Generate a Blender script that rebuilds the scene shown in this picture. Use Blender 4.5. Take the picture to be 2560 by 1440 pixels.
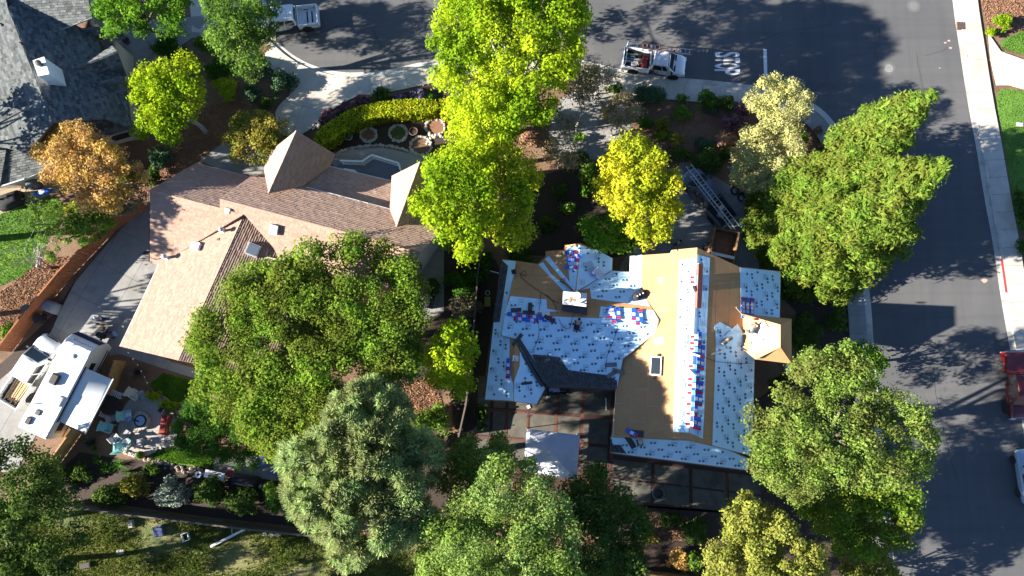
import bpy, bmesh, math, random
import numpy as np
from mathutils import Vector, Matrix
for o in list(bpy.data.objects): bpy.data.objects.remove(o)
C = bpy.context.scene.collection
S = bpy.context.scene
PI = math.pi
# ------------------------------------------------------------------ camera, sky, sun, exposure
F_PX = 1740.0; TILT = math.radians(9.0); CAM_H = 58.0
cam = bpy.data.cameras.new('camera'); cam_o = bpy.data.objects.new('camera', cam); C.objects.link(cam_o)
cam.sensor_width = 36.0; cam.lens = 36.0*F_PX/2560.0; cam.clip_end = 3000.0; cam.clip_start = 0.5
cam_o.location = (0, 0, CAM_H); cam_o.rotation_euler = (TILT, 0, 0)
S.camera = cam_o
SUN_EL = math.radians(21.5); SUN_AZ = math.radians(7.5)      # light travels towards +x, swung 7.5 degrees to +y
W = bpy.data.worlds.new('World'); S.world = W; W.use_nodes = True
_n = W.node_tree.nodes; _n.clear()
_sky = _n.new('ShaderNodeTexSky'); _sky.sky_type = 'NISHITA'; _sky.sun_disc = False
_sky.sun_elevation = SUN_EL
# direction to the sun is (-cos az, -sin az); Nishita rotation is measured clockwise from +y
_sky.sun_rotation = math.atan2(-math.cos(SUN_AZ), -math.sin(SUN_AZ)) % (2*PI)
_sky.altitude = 900; _sky.air_density = 0.6; _sky.dust_density = 0.1; _sky.ozone_density = 2.5
_bg = _n.new('ShaderNodeBackground'); _bg.inputs[1].default_value = 0.068
_wo = _n.new('ShaderNodeOutputWorld')
W.node_tree.links.new(_sky.outputs[0], _bg.inputs[0]); W.node_tree.links.new(_bg.outputs[0], _wo.inputs[0])
sun = bpy.data.lights.new('sun', 'SUN'); sun.energy = 5.0; sun.angle = math.radians(0.55); sun.color = (1.0, 0.93, 0.82)
sun_o = bpy.data.objects.new('sun', sun); C.objects.link(sun_o)
_d = Vector((math.cos(SUN_EL)*math.cos(SUN_AZ), math.cos(SUN_EL)*math.sin(SUN_AZ), -math.sin(SUN_EL)))
sun_o.rotation_euler = _d.to_track_quat('-Z', 'Y').to_euler(); sun_o.location = (-60, -15, 40)
S.view_settings.view_transform = 'Standard'; S.view_settings.look = 'None'; S.view_settings.gamma = 1.0
S.view_settings.exposure = 2.2
S.view_settings.use_curve_mapping = False
S.cycles.max_bounces = 6
# ------------------------------------------------------------------ pixel -> place
CT, ST = math.cos(TILT), math.sin(TILT)
def ray(u, v):
    a = (u-1280.0)/F_PX; b = (720.0-v)/F_PX
    return Vector((a, b*CT+ST, b*ST-CT))
def G(u, v, z=0.0):
    d = ray(u, v); t = (z-CAM_H)/d.z
    return Vector((d.x*t, d.y*t, z))
def PX(p):
    x, y, z = p[0], p[1], p[2]-CAM_H
    dep = y*ST - z*CT; up = y*CT + z*ST
    return 1280.0+F_PX*x/dep, 720.0-F_PX*up/dep
class Plane:
    def __init__(s, a, b, c):
        s.p = G(*a); q = G(*b); r = G(*c)
        n = (q-s.p).cross(r-s.p).normalized()
        if n.z < 0: n = -n
        s.n = n
        e1 = Vector((0, 0, 1)).cross(n)
        s.e1 = e1.normalized() if e1.length > 1e-5 else Vector((1, 0, 0))
        s.e2 = n.cross(s.e1)          # uphill
        if s.e2.z < 0: s.e2 = -s.e2; s.e1 = -s.e1
        # e1 runs so that (e1, e2, n) is right handed
        if s.e1.cross(s.e2).dot(n) < 0: s.e1 = -s.e1
    def at(s, u, v, h=0.0):
        d = ray(u, v); o = Vector((0, 0, CAM_H)); p0 = s.p + s.n*h
        t = (p0-o).dot(s.n)/d.dot(s.n)
        return o + d*t
    def loc(s, w):
        d = w - s.p; return d.dot(s.e1), d.dot(s.e2)
    def wor(s, x, y, h=0.0):
        return s.p + s.e1*x + s.e2*y + s.n*h
    def frame(s, u, v, ang=0.0, h=0.0):
        """matrix of a thing lying on the plane at a pixel, its x axis turned by ang from e1"""
        c, k = math.cos(ang), math.sin(ang)
        x = s.e1*c + s.e2*k; y = s.n.cross(x); o = s.at(u, v, h)
        return Matrix(((x.x, y.x, s.n.x, o.x), (x.y, y.y, s.n.y, o.y), (x.z, y.z, s.n.z, o.z), (0, 0, 0, 1)))
# ------------------------------------------------------------------ objects
def link(o, parent=None, world=True):
    C.objects.link(o)
    if parent is not None:
        o.parent = parent
        if world:
            m = Matrix.Translation(parent.location)
            if parent.parent is not None: m = Matrix.Translation(parent.parent.location) @ m
            m = wmat(parent)
            o.matrix_parent_inverse = m.inverted()
    return o
def wmat(o):
    m = o.matrix_basis.copy()
    if o.parent is not None: m = wmat(o.parent) @ o.matrix_parent_inverse @ m
    return m
def tag(o, label=None, cat=None, group=None, kind=None):
    if label: o['label'] = label
    if cat: o['category'] = cat
    if group: o['group'] = group
    if kind: o['kind'] = kind
    return o
def thing(name, label, cat, loc=(0, 0, 0), rz=0.0, group=None, mat4=None):
    o = bpy.data.objects.new(name, None); C.objects.link(o); o.empty_display_size = 0.2
    o.location = loc; o.rotation_euler = (0, 0, rz)
    if mat4 is not None: o.matrix_basis = mat4
    return tag(o, label, cat, group)
def copy_tree(o, parent=None):
    c = o.copy(); C.objects.link(c)
    if parent is not None: c.parent = parent
    for ch in o.children: copy_tree(ch, c)
    return c
class MB:
    """collects shapes for ONE mesh"""
    def __init__(s): s.v = []; s.f = []; s.mi = []; s.k = 0
    def add(s, vs, fs):
        b = len(s.v); s.v += [tuple(p) for p in vs]
        for f in fs: s.f.append([b+i for i in f]); s.mi.append(s.k)
        return s
    def box(s, x0, x1, y0, y1, z0, z1, m=None):
        p = [Vector((x, y, z)) for z in (z0, z1) for x, y in ((x0, y0), (x1, y0), (x1, y1), (x0, y1))]
        if m is not None: p = [m @ q for q in p]
        return s.add(p, [(3, 2, 1, 0), (4, 5, 6, 7), (0, 1, 5, 4), (1, 2, 6, 5), (2, 3, 7, 6), (3, 0, 4, 7)])
    def prism(s, pts, dz):
        """extrude polygon (3d points) by vector dz"""
        n = len(pts); dz = Vector(dz); pts = [Vector(p) for p in pts]
        a = pts; b = [p+dz for p in pts]
        fs = [tuple(range(n))[::-1], tuple(range(n, 2*n))] + [(i, (i+1) % n, n+(i+1) % n, n+i) for i in range(n)]
        return s.add(a+b, fs)
    def tube(s, pts, rs, n=8, cap=True):
        pts = [Vector(p) for p in pts]
        if not isinstance(rs, (list, tuple)): rs = [rs]*len(pts)
        vs = []; fs = []; up = Vector((0, 0, 1)); prev = None
        for i, p in enumerate(pts):
            d = (pts[min(i+1, len(pts)-1)] - pts[max(i-1, 0)])
            d = d.normalized() if d.length > 1e-9 else Vector((0, 0, 1))
            if prev is None:
                a = d.cross(up) if abs(d.z) < .95 else d.cross(Vector((1, 0, 0)))
            else: a = prev - d*prev.dot(d)
            if a.length < 1e-6: a = d.cross(Vector((1, 0.3, 0.2)))
            a.normalize(); prev = a; b = d.cross(a)
            for k in range(n):
                t = 2*PI*k/n; vs.append(p + (a*math.cos(t)+b*math.sin(t))*rs[i])
        for i in range(len(pts)-1):
            for k in range(n):
                k2 = (k+1) % n; fs.append((i*n+k, i*n+k2, (i+1)*n+k2, (i+1)*n+k))
        if cap:
            fs.append(tuple(range(n))[::-1]); fs.append(tuple((len(pts)-1)*n+k for k in range(n)))
        return s.add(vs, fs)
    def lathe(s, prof, n=16, m=None):
        """prof: (r, z) list from bottom to top"""
        vs = []; fs = []
        for r, z in prof:
            for k in range(n):
                t = 2*PI*k/n; vs.append(Vector((r*math.cos(t), r*math.sin(t), z)))
        for i in range(len(prof)-1):
            for k in range(n):
                k2 = (k+1) % n; fs.append((i*n+k, i*n+k2, (i+1)*n+k2, (i+1)*n+k))
        if prof[0][0] > 1e-4: fs.append(tuple(range(n))[::-1])
        if prof[-1][0] > 1e-4: fs.append(tuple((len(prof)-1)*n+k for k in range(n)))
        if m is not None: vs = [m @ v for v in vs]
        return s.add(vs, fs)
    def loft(s, rings, cap=True):
        n = len(rings[0]); vs = [p for r in rings for p in r]; fs = []
        for i in range(len(rings)-1):
            for k in range(n):
                k2 = (k+1) % n; fs.append((i*n+k, i*n+k2, (i+1)*n+k2, (i+1)*n+k))
        if cap:
            fs.append(tuple(range(n))[::-1]); fs.append(tuple((len(rings)-1)*n+k for k in range(n)))
        return s.add(vs, fs)
    def build(s, name, mat, parent=None, world=False, smooth=False, bevel=0, label=None):
        me = bpy.data.meshes.new(name)
        me.from_pydata(s.v, [], s.f); me.update()
        for m in (mat if isinstance(mat, (list, tuple)) else [mat]): me.materials.append(m)
        if any(s.mi): me.polygons.foreach_set('material_index', s.mi)
        bm = bmesh.new(); bm.from_mesh(me); bmesh.ops.recalc_face_normals(bm, faces=bm.faces); bm.to_mesh(me); bm.free()
        if smooth: me.polygons.foreach_set('use_smooth', [True]*len(me.polygons))
        o = bpy.data.objects.new(name, me); link(o, parent, world)
        if bevel:
            b = o.modifiers.new('bevel', 'BEVEL'); b.width = bevel; b.segments = 2; b.limit_method = 'ANGLE'
            b.angle_limit = math.radians(40)
        if label: o['label'] = label
        return o
def quads_mesh(name, V, mat, nper=4):
    """V: (N, nper, 3) array of loose polygons -> mesh, fast"""
    n = len(V); me = bpy.data.meshes.new(name)
    me.vertices.add(n*nper); me.vertices.foreach_set('co', np.ascontiguousarray(V, dtype=np.float32).ravel())
    me.loops.add(n*nper); me.loops.foreach_set('vertex_index', np.arange(n*nper, dtype=np.int32))
    me.polygons.add(n); me.polygons.foreach_set('loop_start', np.arange(0, n*nper, nper, dtype=np.int32))
    me.polygons.foreach_set('loop_total', np.full(n, nper, dtype=np.int32))
    for m in (mat if isinstance(mat, (list, tuple)) else [mat]): me.materials.append(m)
    me.update(calc_edges=True)
    return me
# ------------------------------------------------------------------ 2d helpers
def clip_rect(poly, x0, x1, y0, y1):
    def cut(P, ax, lim, keep):
        out = []; n = len(P)
        for i in range(n):
            a, b = P[i], P[(i+1) % n]
            ia = (a[ax]-lim)*keep >= 0; ib = (b[ax]-lim)*keep >= 0
            if ia: out.append(a)
            if ia != ib:
                t = (lim-a[ax])/(b[ax]-a[ax]); out.append((a[0]+(b[0]-a[0])*t, a[1]+(b[1]-a[1])*t))
        return out
    for ax, lim, k in ((0, x0, 1), (0, x1, -1), (1, y0, 1), (1, y1, -1)):
        poly = cut(poly, ax, lim, k)
        if len(poly) < 3: return []
    return poly
def area2(P): return 0.5*sum(P[i][0]*P[(i+1) % len(P)][1]-P[(i+1) % len(P)][0]*P[i][1] for i in range(len(P)))
def inside(P, x, y):
    """vectorised point in polygon"""
    x = np.asarray(x); y = np.asarray(y); r = np.zeros(x.shape, bool); n = len(P); j = n-1
    for i in range(n):
        xi, yi = P[i][0], P[i][1]; xj, yj = P[j][0], P[j][1]
        if yi != yj:
            c = ((yi > y) != (yj > y)) & (x < (xj-xi)*(y-yi)/(yj-yi)+xi); r ^= c
        j = i
    return r
def smooth_closed(P, k=3):
    """Chaikin smoothing of a closed pixel outline"""
    for _ in range(k):
        Q = []
        for i in range(len(P)):
            a, b = P[i], P[(i+1) % len(P)]
            Q += [(a[0]*.75+b[0]*.25, a[1]*.75+b[1]*.25), (a[0]*.25+b[0]*.75, a[1]*.25+b[1]*.75)]
        P = Q
    return P
def smooth_open(P, k=2):
    for _ in range(k):
        Q = [P[0]]
        for i in range(len(P)-1):
            a, b = P[i], P[i+1]
            Q += [(a[0]*.75+b[0]*.25, a[1]*.75+b[1]*.25), (a[0]*.25+b[0]*.75, a[1]*.25+b[1]*.75)]
        Q.append(P[-1]); P = Q
    return P
def offset_line(P, d):
    """offset an open polyline of (x, y) to its left by d"""
    out = []
    for i in range(len(P)):
        a = P[max(i-1, 0)]; b = P[min(i+1, len(P)-1)]
        dx, dy = b[0]-a[0], b[1]-a[1]; l = math.hypot(dx, dy) or 1
        out.append((P[i][0]-dy/l*d, P[i][1]+dx/l*d))
    return out
# ------------------------------------------------------------------ materials
def _nt(name):
    m = bpy.data.materials.new(name); m.use_nodes = True; t = m.node_tree; t.nodes.clear()
    out = t.nodes.new('ShaderNodeOutputMaterial'); return m, t, out
def _mixrgb(t, fac, a, b, mode='MIX'):
    n = t.nodes.new('ShaderNodeMix'); n.data_type = 'RGBA'; n.blend_type = mode
    for sock, val in ((n.inputs[0], fac), (n.inputs[6], a), (n.inputs[7], b)):
        if hasattr(val, 'is_output') or isinstance(val, bpy.types.NodeSocket): t.links.new(val, sock)
        elif isinstance(val, (int, float)): sock.default_value = val
        else: sock.default_value = (*val, 1) if len(val) == 3 else val
    return n.outputs[2]
def _ramp(t, val, stops):
    r = t.nodes.new('ShaderNodeValToRGB'); t.links.new(val, r.inputs[0]); e = r.color_ramp.elements
    while len(e) < len(stops): e.new(0.5)
    for i, (p, c) in enumerate(stops): e[i].position = p; e[i].color = (*c, 1) if len(c) == 3 else c
    return r.outputs[0]
def _noise(t, vec, scale, detail=4, rough=.6, dist=0):
    n = t.nodes.new('ShaderNodeTexNoise'); n.inputs['Scale'].default_value = scale; n.inputs['Detail'].default_value = detail
    n.inputs['Roughness'].default_value = rough; n.inputs['Distortion'].default_value = dist
    t.links.new(vec, n.inputs['Vector']); return n.outputs['Fac']
def mat(name, c1, c2=None, scale=3.0, rough=.85, bump=0.0, bscale=None, metal=0.0, spec=.3, coat=0.0, island=0.0,
        big=None, bigscale=.15, bigcol=None, contrast=(.32, .68), local=False, trans=0.0, sheen=0):
    """procedural surface: two tones mixed by noise, optional large blotches, piece-to-piece variation, bump"""
    m, t, out = _nt(name)
    g = t.nodes.new('ShaderNodeNewGeometry')
    if local:
        tc = t.nodes.new('ShaderNodeTexCoord'); vec = tc.outputs['Object']
    else: vec = g.outputs['Position']
    if c2 is None: c2 = tuple(x*.8 for x in c1)
    f = _noise(t, vec, scale)
    col = _ramp(t, f, [(contrast[0], c1), (contrast[1], c2)])
    if bigcol is not None:
        fb = _noise(t, vec, bigscale, 5, .62, .6)
        fb = _ramp(t, fb, [(big[0], (0, 0, 0)), (big[1], (1, 1, 1))])
        col = _mixrgb(t, fb, col, bigcol)
    if island:
        mr = t.nodes.new('ShaderNodeMapRange'); mr.inputs[3].default_value = 1-island; mr.inputs[4].default_value = 1+island
        t.links.new(g.outputs['Random Per Island'], mr.inputs[0])
        hv = t.nodes.new('ShaderNodeHueSaturation'); t.links.new(mr.outputs[0], hv.inputs['Value']); t.links.new(col, hv.inputs['Color'])
        col = hv.outputs[0]
    b = t.nodes.new('ShaderNodeBsdfPrincipled')
    b.inputs['Roughness'].default_value = rough; b.inputs['Metallic'].default_value = metal
    b.inputs['Specular IOR Level'].default_value = spec; b.inputs['Coat Weight'].default_value = coat
    if coat: b.inputs['Coat Roughness'].default_value = .08
    if trans: b.inputs['Transmission Weight'].default_value = trans
    t.links.new(col, b.inputs['Base Color'])
    if bump:
        bn = t.nodes.new('ShaderNodeBump'); bn.inputs['Strength'].default_value = 1.0; bn.inputs['Distance'].default_value = bump
        t.links.new(_noise(t, vec, bscale or scale*3, 5, .65), bn.inputs['Height']); t.links.new(bn.outputs[0], b.inputs['Normal'])
    t.links.new(b.outputs[0], out.inputs[0])
    return m
def leafmat(name, cols, trans=.35, patch=None, pscale=.25, gloss=.12):
    """foliage: leaf-to-leaf colour from a ramp, branch-sized drift, light through the leaf"""
    m, t, out = _nt(name)
    g = t.nodes.new('ShaderNodeNewGeometry')
    n = len(cols)
    col = _ramp(t, g.outputs['Random Per Island'], [(i/(n-1), c) for i, c in enumerate(cols)])
    if patch is not None:
        f = _noise(t, g.outputs['Position'], pscale, 3, .55)
        f = _ramp(t, f, [(.42, (0, 0, 0)), (.6, (1, 1, 1))])
        col = _mixrgb(t, f, col, _mixrgb(t, .72, col, patch))
    fv = _ramp(t, _noise(t, g.outputs['Position'], 1.1, 3, .6), [(.35, (.72, .70, .70)), (.65, (1.12, 1.1, 1.0))]); col = _mixrgb(t, 1.0, col, fv, 'MULTIPLY')
    d = t.nodes.new('ShaderNodeBsdfDiffuse'); tr = t.nodes.new('ShaderNodeBsdfTranslucent')
    t.links.new(col, d.inputs[0]); t.links.new(col, tr.inputs[0])
    mx = t.nodes.new('ShaderNodeMixShader'); mx.inputs[0].default_value = trans
    t.links.new(d.outputs[0], mx.inputs[1]); t.links.new(tr.outputs[0], mx.inputs[2])
    t.links.new(mx.outputs[0], out.inputs[0])
    return m
def glassmat(name, col=(.02, .025, .03), rough=.06):
    return mat(name, col, tuple(x*1.2 for x in col), rough=rough, spec=.8)
K = {}
K['soil'] = mat('reddish bark soil', (.145, .085, .054), (.235, .145, .092), 9, bump=.05, bscale=16, big=(.45, .7), bigcol=(.12, .066, .042), bigscale=.35)
K['soil_dark'] = mat('dark mulch and painted shade', (.032, .022, .017), (.065, .045, .034), 14, bump=.04, bscale=24)  # mulch of the planted beds, and shade painted onto some ground
def asphaltmat():
    """worn asphalt: speckle, blotches, wheel-track streaks, sealed patches, drips of oil"""
    m, t, out = _nt('asphalt'); g = t.nodes.new('ShaderNodeNewGeometry'); pos = g.outputs['Position']
    col = _ramp(t, _noise(t, pos, 38, 3, .7), [(.3, (.078, .080, .084)), (.7, (.105, .106, .108))])
    col = _mixrgb(t, _ramp(t, _noise(t, pos, .09, 5, .6, .6), [(.42, (0, 0, 0)), (.62, (1, 1, 1))]), col, _mixrgb(t, .6, col, (.125, .121, .117)))
    for rz, sc in ((math.radians(3), (1.1, .035, 1)), (math.radians(-4), (.03, 1.3, 1))):
        mp = t.nodes.new('ShaderNodeMapping'); mp.inputs['Scale'].default_value = sc; mp.inputs['Rotation'].default_value = (0, 0, rz); t.links.new(pos, mp.inputs['Vector'])
        f = _ramp(t, _noise(t, mp.outputs[0], 1.0, 4, .65), [(.45, (0, 0, 0)), (.75, (1, 1, 1))]); f2 = t.nodes.new('ShaderNodeMath'); f2.operation = 'MULTIPLY'; f2.inputs[1].default_value = .35
        t.links.new(f, f2.inputs[0]); col = _mixrgb(t, f2.outputs[0], col, (.06, .062, .066))
    st = _ramp(t, _noise(t, pos, .75, 2, .4), [(.70, (0, 0, 0)), (.78, (1, 1, 1))]); col = _mixrgb(t, st, col, _mixrgb(t, .45, col, (.045, .045, .048)))
    b = t.nodes.new('ShaderNodeBsdfPrincipled'); b.inputs['Roughness'].default_value = .92; b.inputs['Specular IOR Level'].default_value = .25; t.links.new(col, b.inputs['Base Color'])
    bn = t.nodes.new('ShaderNodeBump'); bn.inputs['Distance'].default_value = .006; t.links.new(_noise(t, pos, 110, 3, .7), bn.inputs['Height']); t.links.new(bn.outputs[0], b.inputs['Normal'])
    t.links.new(b.outputs[0], out.inputs[0]); return m
K['asphalt'] = asphaltmat()
K['patio_conc'] = mat('stained concrete with painted shade', (.125, .118, .098), (.09, .085, .07), 1.1, bump=.004, bscale=30, island=.10, big=(.45, .7), bigcol=(.06, .055, .045), bigscale=.7)  # dirty olive concrete, darkened further for the shade of the pine
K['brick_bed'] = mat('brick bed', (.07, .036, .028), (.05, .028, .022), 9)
K['concrete'] = mat('concrete', (.52, .475, .40), (.44, .40, .34), 1.3, bump=.004, bscale=30, island=.06, big=(.5, .72), bigcol=(.38, .335, .28), bigscale=.5)
K['concrete_grey'] = mat('grey concrete', (.27, .265, .255), (.22, .215, .205), 1.3, bump=.004, bscale=30, island=.05, big=(.5, .75), bigcol=(.19, .18, .165), bigscale=.5)
K['concrete_tan'] = mat('tan stained concrete', (.34, .27, .18), (.27, .21, .145), 1.0, bump=.004, island=.05)
K['joint'] = mat('slab joint', (.075, .07, .062), (.10, .09, .08), 6)
K['gutter'] = mat('gutter concrete', (.50, .48, .42), (.42, .40, .36), 1.6, island=.05, big=(.5, .7), bigcol=(.26, .24, .21), bigscale=.6)
K['paint'] = mat('road paint', (.72, .72, .70), (.58, .58, .56), 12, rough=.7)
K['red_paint'] = mat('red kerb paint', (.45, .045, .05), (.36, .04, .045), 8, rough=.6)
K['lawn'] = mat('lawn', (.085, .18, .025), (.13, .25, .035), 6, bump=.05, bscale=30, big=(.4, .65), bigcol=(.06, .14, .02), bigscale=.5)
K['field'] = mat('rough field', (.14, .15, .045), (.22, .19, .08), 1.2, bump=.06, bscale=14, big=(.4, .62), bigcol=(.06, .085, .022), bigscale=.28)
K['gravel'] = mat('pea gravel', (.27, .25, .225), (.40, .37, .33), 26, bump=.03, bscale=40)
K['shingle_brown'] = mat('brown asphalt shingle', (.375, .256, .195), (.315, .21, .158), 5, rough=.92, island=.13, bump=.004, bscale=60)
K['shingle_grey'] = mat('grey asphalt shingle', (.085, .095, .098), (.135, .145, .14), 5, rough=.92, island=.45, bump=.004, bscale=60)
K['shingle_new'] = mat('new charcoal shingle', (.055, .057, .060), (.085, .085, .086), 6, rough=.92, island=.35, bump=.004, bscale=60)
K['osb'] = mat('oriented strand board', (.55, .325, .155), (.40, .215, .095), 18, rough=.85, island=.12, bump=.003, bscale=40, big=(.42, .7), bigcol=(.44, .225, .10), bigscale=.6)
K['felt'] = mat('pale blue white roof underlayment', (.56, .82, .98), (.50, .76, .95), 2.0, rough=.45, spec=.5, bump=.012, bscale=2.2, island=.02)
K['ink'] = mat('dark print', (.012, .018, .05), (.03, .035, .05), 5, rough=.6)
K['white_trim'] = mat('white painted trim', (.76, .76, .75), (.70, .70, .69), 3, rough=.55)
K['stucco'] = mat('beige stucco', (.48, .43, .35), (.42, .37, .30), 6, bump=.006, bscale=40)
K['stucco_grey'] = mat('grey stucco', (.34, .35, .33), (.29, .30, .28), 6, bump=.006, bscale=40)
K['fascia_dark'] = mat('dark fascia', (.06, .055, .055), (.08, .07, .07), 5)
K['fascia_tan'] = mat('tan plank fascia', (.40, .25, .15), (.33, .2, .12), 5)  # tan plank tone for the turret and front gable roof edges
K['fence'] = mat('red cedar board', (.30, .115, .048), (.22, .08, .035), 3, island=.18, bump=.004, bscale=30)
K['fence_gold'] = mat('golden fence board', (.42, .25, .10), (.30, .17, .07), 3, island=.18, bump=.004, bscale=30)
K['fence_dark'] = mat('weathered fence board', (.10, .082, .066), (.14, .115, .09), 3, island=.2)
K['deck'] = mat('grey composite deck', (.20, .215, .235), (.165, .175, .195), 4, island=.07)
K['brick'] = mat('red paving brick', (.15, .06, .043), (.10, .043, .033), 8, island=.2)
K['stone'] = mat('pale river stone', (.46, .42, .37), (.36, .32, .28), 5, island=.25)
K['rock'] = mat('brown garden rock', (.30, .24, .19), (.22, .17, .13), 5, island=.3, bump=.02, bscale=20)
K['bark'] = mat('brown bark', (.10, .075, .055), (.16, .125, .095), 9, bump=.02, bscale=20)
K['bark_pale'] = mat('pale bark', (.42, .40, .37), (.27, .25, .23), 7, bump=.01, bscale=20)
K['glass'] = glassmat('dark glass'); K['glass_sky'] = glassmat('skylight glass', (.20, .24, .28), .12)
K['tire'] = mat('tyre rubber', (.022, .022, .023), (.03, .03, .03), 20, rough=.9)
K['rim'] = mat('alloy rim', (.45, .46, .48), (.36, .37, .39), 6, rough=.35, metal=.9)
K['black'] = mat('black plastic', (.02, .02, .022), (.03, .03, .032), 10, rough=.6)
K['alu'] = mat('aluminium', (.58, .60, .62), (.50, .51, .53), 6, rough=.4, metal=.6)
K['steel_dark'] = mat('dark steel', (.05, .05, .055), (.075, .07, .068), 8, rough=.5, metal=.4)
K['rust'] = mat('rusty brown steel', (.26, .145, .075), (.17, .095, .052), 5, rough=.8, island=.04, bump=.004)
K['wood'] = mat('raw lumber', (.52, .36, .20), (.42, .28, .15), 6, island=.12)
# ================================================================== THE SETTING
def sheet(name, pts, z, m, holes=None, parent=None):
    """flat polygon from world (x, y) points, triangulated"""
    me = bpy.data.meshes.new(name); bm = bmesh.new()
    vs = [bm.verts.new((p[0], p[1], z)) for p in pts]
    f = bm.faces.new(vs); f.normal_update()
    if f.normal.z < 0: f.normal_flip()
    bmesh.ops.triangulate(bm, faces=bm.faces[:]); bm.to_mesh(me); bm.free()
    me.materials.append(m); o = bpy.data.objects.new(name, me); link(o, parent)
    return o
def pxs(P, z=0.0): return [tuple(G(u, v, z)[:2]) for u, v in P]
def zone(name, P, z, m, smooth=2):
    P = smooth_closed(P, smooth) if smooth else P
    return tag(sheet(name, pxs(P), z, m), kind='structure')
def raised(name, P, z0, z1, m, parent=None, smooth=0, px=True):
    """polygon slab with real sides"""
    if smooth: P = smooth_closed(P, smooth)
    W_ = pxs(P) if px else P
    b = MB(); b.prism([(x, y, z0) for x, y in W_], (0, 0, z1-z0))
    return b.build(name, m, parent, world=True)
def slabs(name, P, cw, ch, ang, z, m, gap=.02, parent=None, stagger=0, thick=.03, piece='slab', px=True, seed=0, minarea=.02):
    """cut a polygon into separate pieces on a turned grid; each piece is an object"""
    W_ = pxs(P) if px else list(P)
    c, s = math.cos(ang), math.sin(ang)
    L = [(x*c+y*s, -x*s+y*c) for x, y in W_]
    x0 = min(p[0] for p in L); x1 = max(p[0] for p in L); y0 = min(p[1] for p in L); y1 = max(p[1] for p in L)
    out = []; r = 0; y = y0
    rnd = random.Random(seed)
    while y < y1:
        x = x0-cw+(stagger*cw*(r % 2))
        while x < x1:
            Q = clip_rect(L, x+gap/2, x+cw-gap/2, y+gap/2, y+ch-gap/2)
            if len(Q) >= 3 and abs(area2(Q)) > minarea:
                dz = rnd.uniform(-.002, .002)
                b = MB(); b.prism([(px_*c-py_*s, px_*s+py_*c, z-thick) for px_, py_ in Q], (0, 0, thick+dz))
                out.append(b.build(piece, m, parent, world=True))
            x += cw
        y += ch; r += 1
    return out
# --- ground: one sheet to the horizon
gr = sheet('ground', [(-900, -900), (900, -900), (900, 900), (-900, 900)], 0.0, K['soil']); tag(gr, kind='structure')
# --- road: top street and the cross street on the right
curbS = smooth_open([(560, -60), (620, 40), (680, 110), (730, 152), (790, 180), (860, 194), (950, 190), (1040, 170), (1100, 156), (1200, 140),
         (1320, 140), (1450, 160), (1510, 175), (1600, 195), (1700, 206), (1800, 214), (1900, 226), (1990, 246), (2050, 280), (2092, 332),
         (2120, 420), (2140, 560), (2166, 763), (2171, 857), (2182, 985), (2205, 1200), (2225, 1440), (2250, 1700)], 2)
curbE = smooth_open([(2340, -500), (2392, 0), (2411, 121), (2432, 260), (2453, 365), (2474, 497), (2496, 610), (2515, 746), (2538, 871), (2562, 1010), (2590, 1200), (2620, 1440), (2650, 1700)], 2)
road_px = curbS + curbE[::-1] + [(1700, -420), (900, -380), (560, -300)]
tag(sheet('road', pxs(road_px), .004, K['asphalt']), kind='structure')
def kerb(name, line_px, w, h, m, side=1, parent=None):
    """kerb stone and gutter along an edge, broken into lengths"""
    L = pxs(line_px)
    root = None
    A = L; Bq = offset_line(L, side*w)
    b = MB()
    for i in range(len(A)-1):
        b.prism([(A[i][0], A[i][1], -.05), (A[i+1][0], A[i+1][1], -.05), (Bq[i+1][0], Bq[i+1][1], -.05), (Bq[i][0], Bq[i][1], -.05)], (0, 0, h+.05))
    o = b.build(name, m); tag(o, kind='structure')
    return o
def strip(name, line_px, w0, w1, z, m):
    L = pxs(line_px); A = offset_line(L, w0); B_ = offset_line(L, w1)
    return tag(sheet(name, A + B_[::-1], z, m), kind='structure')
# curbS runs left to right then down: yards lie on its right; curbE runs down: sidewalk on its left
kerb('kerb', curbS[4:], .16, .13, K['gutter'], -1)
strip('gutter', curbS[4:], .0, .42, .008, K['gutter'])
kerb('kerb', curbE, .16, .13, K['gutter'], 1)
strip('gutter', curbE, .0, -.45, .008, K['gutter'])
def walk(name, line_px, w0, w1, z, m, step=1.6, side=1, skip=()):
    """pavement of separate slabs following a kerb line"""
    L = pxs(line_px)
    # resample by arc length
    P = [Vector((*p, 0)) for p in L]; acc = [0]
    for i in range(1, len(P)): acc.append(acc[-1]+(P[i]-P[i-1]).length)
    n = max(2, int(acc[-1]/step)); R = []
    for k in range(n+1):
        s = acc[-1]*k/n; i = max(j for j in range(len(acc)) if acc[j] <= s+1e-9); i = min(i, len(P)-2)
        t = (s-acc[i])/max(1e-9, acc[i+1]-acc[i]); q = P[i].lerp(P[i+1], t); R.append((q.x, q.y))
    A = offset_line(R, side*w0); B_ = offset_line(R, side*w1)
    base = sheet(name, A+B_[::-1], z-.03, K['joint']); tag(base, kind='structure')
    for i in range(n):
        if i in skip: continue
        a, b_, c_, d_ = Vector((*A[i], 0)), Vector((*A[i+1], 0)), Vector((*B_[i+1], 0)), Vector((*B_[i], 0))
        g1 = (b_-a).normalized()*.012; g2 = (c_-d_).normalized()*.012
        q = [a+g1, b_-g1, c_-g2, d_+g2]
        mb = MB(); mb.prism([(p.x, p.y, z-.05) for p in q], (0, 0, .05)); mb.build('slab', m, base, world=True)
    return base
walk('sidewalk', curbS[10:70], .16, 1.75, .135, K['concrete'], 1.55, -1)
walk('sidewalk', curbS[70:], .16, 1.6, .135, K['concrete_grey'], 1.55, -1)
walk('sidewalk', curbE, .16, 1.75, .135, K['concrete'], 1.55, 1)
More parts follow.
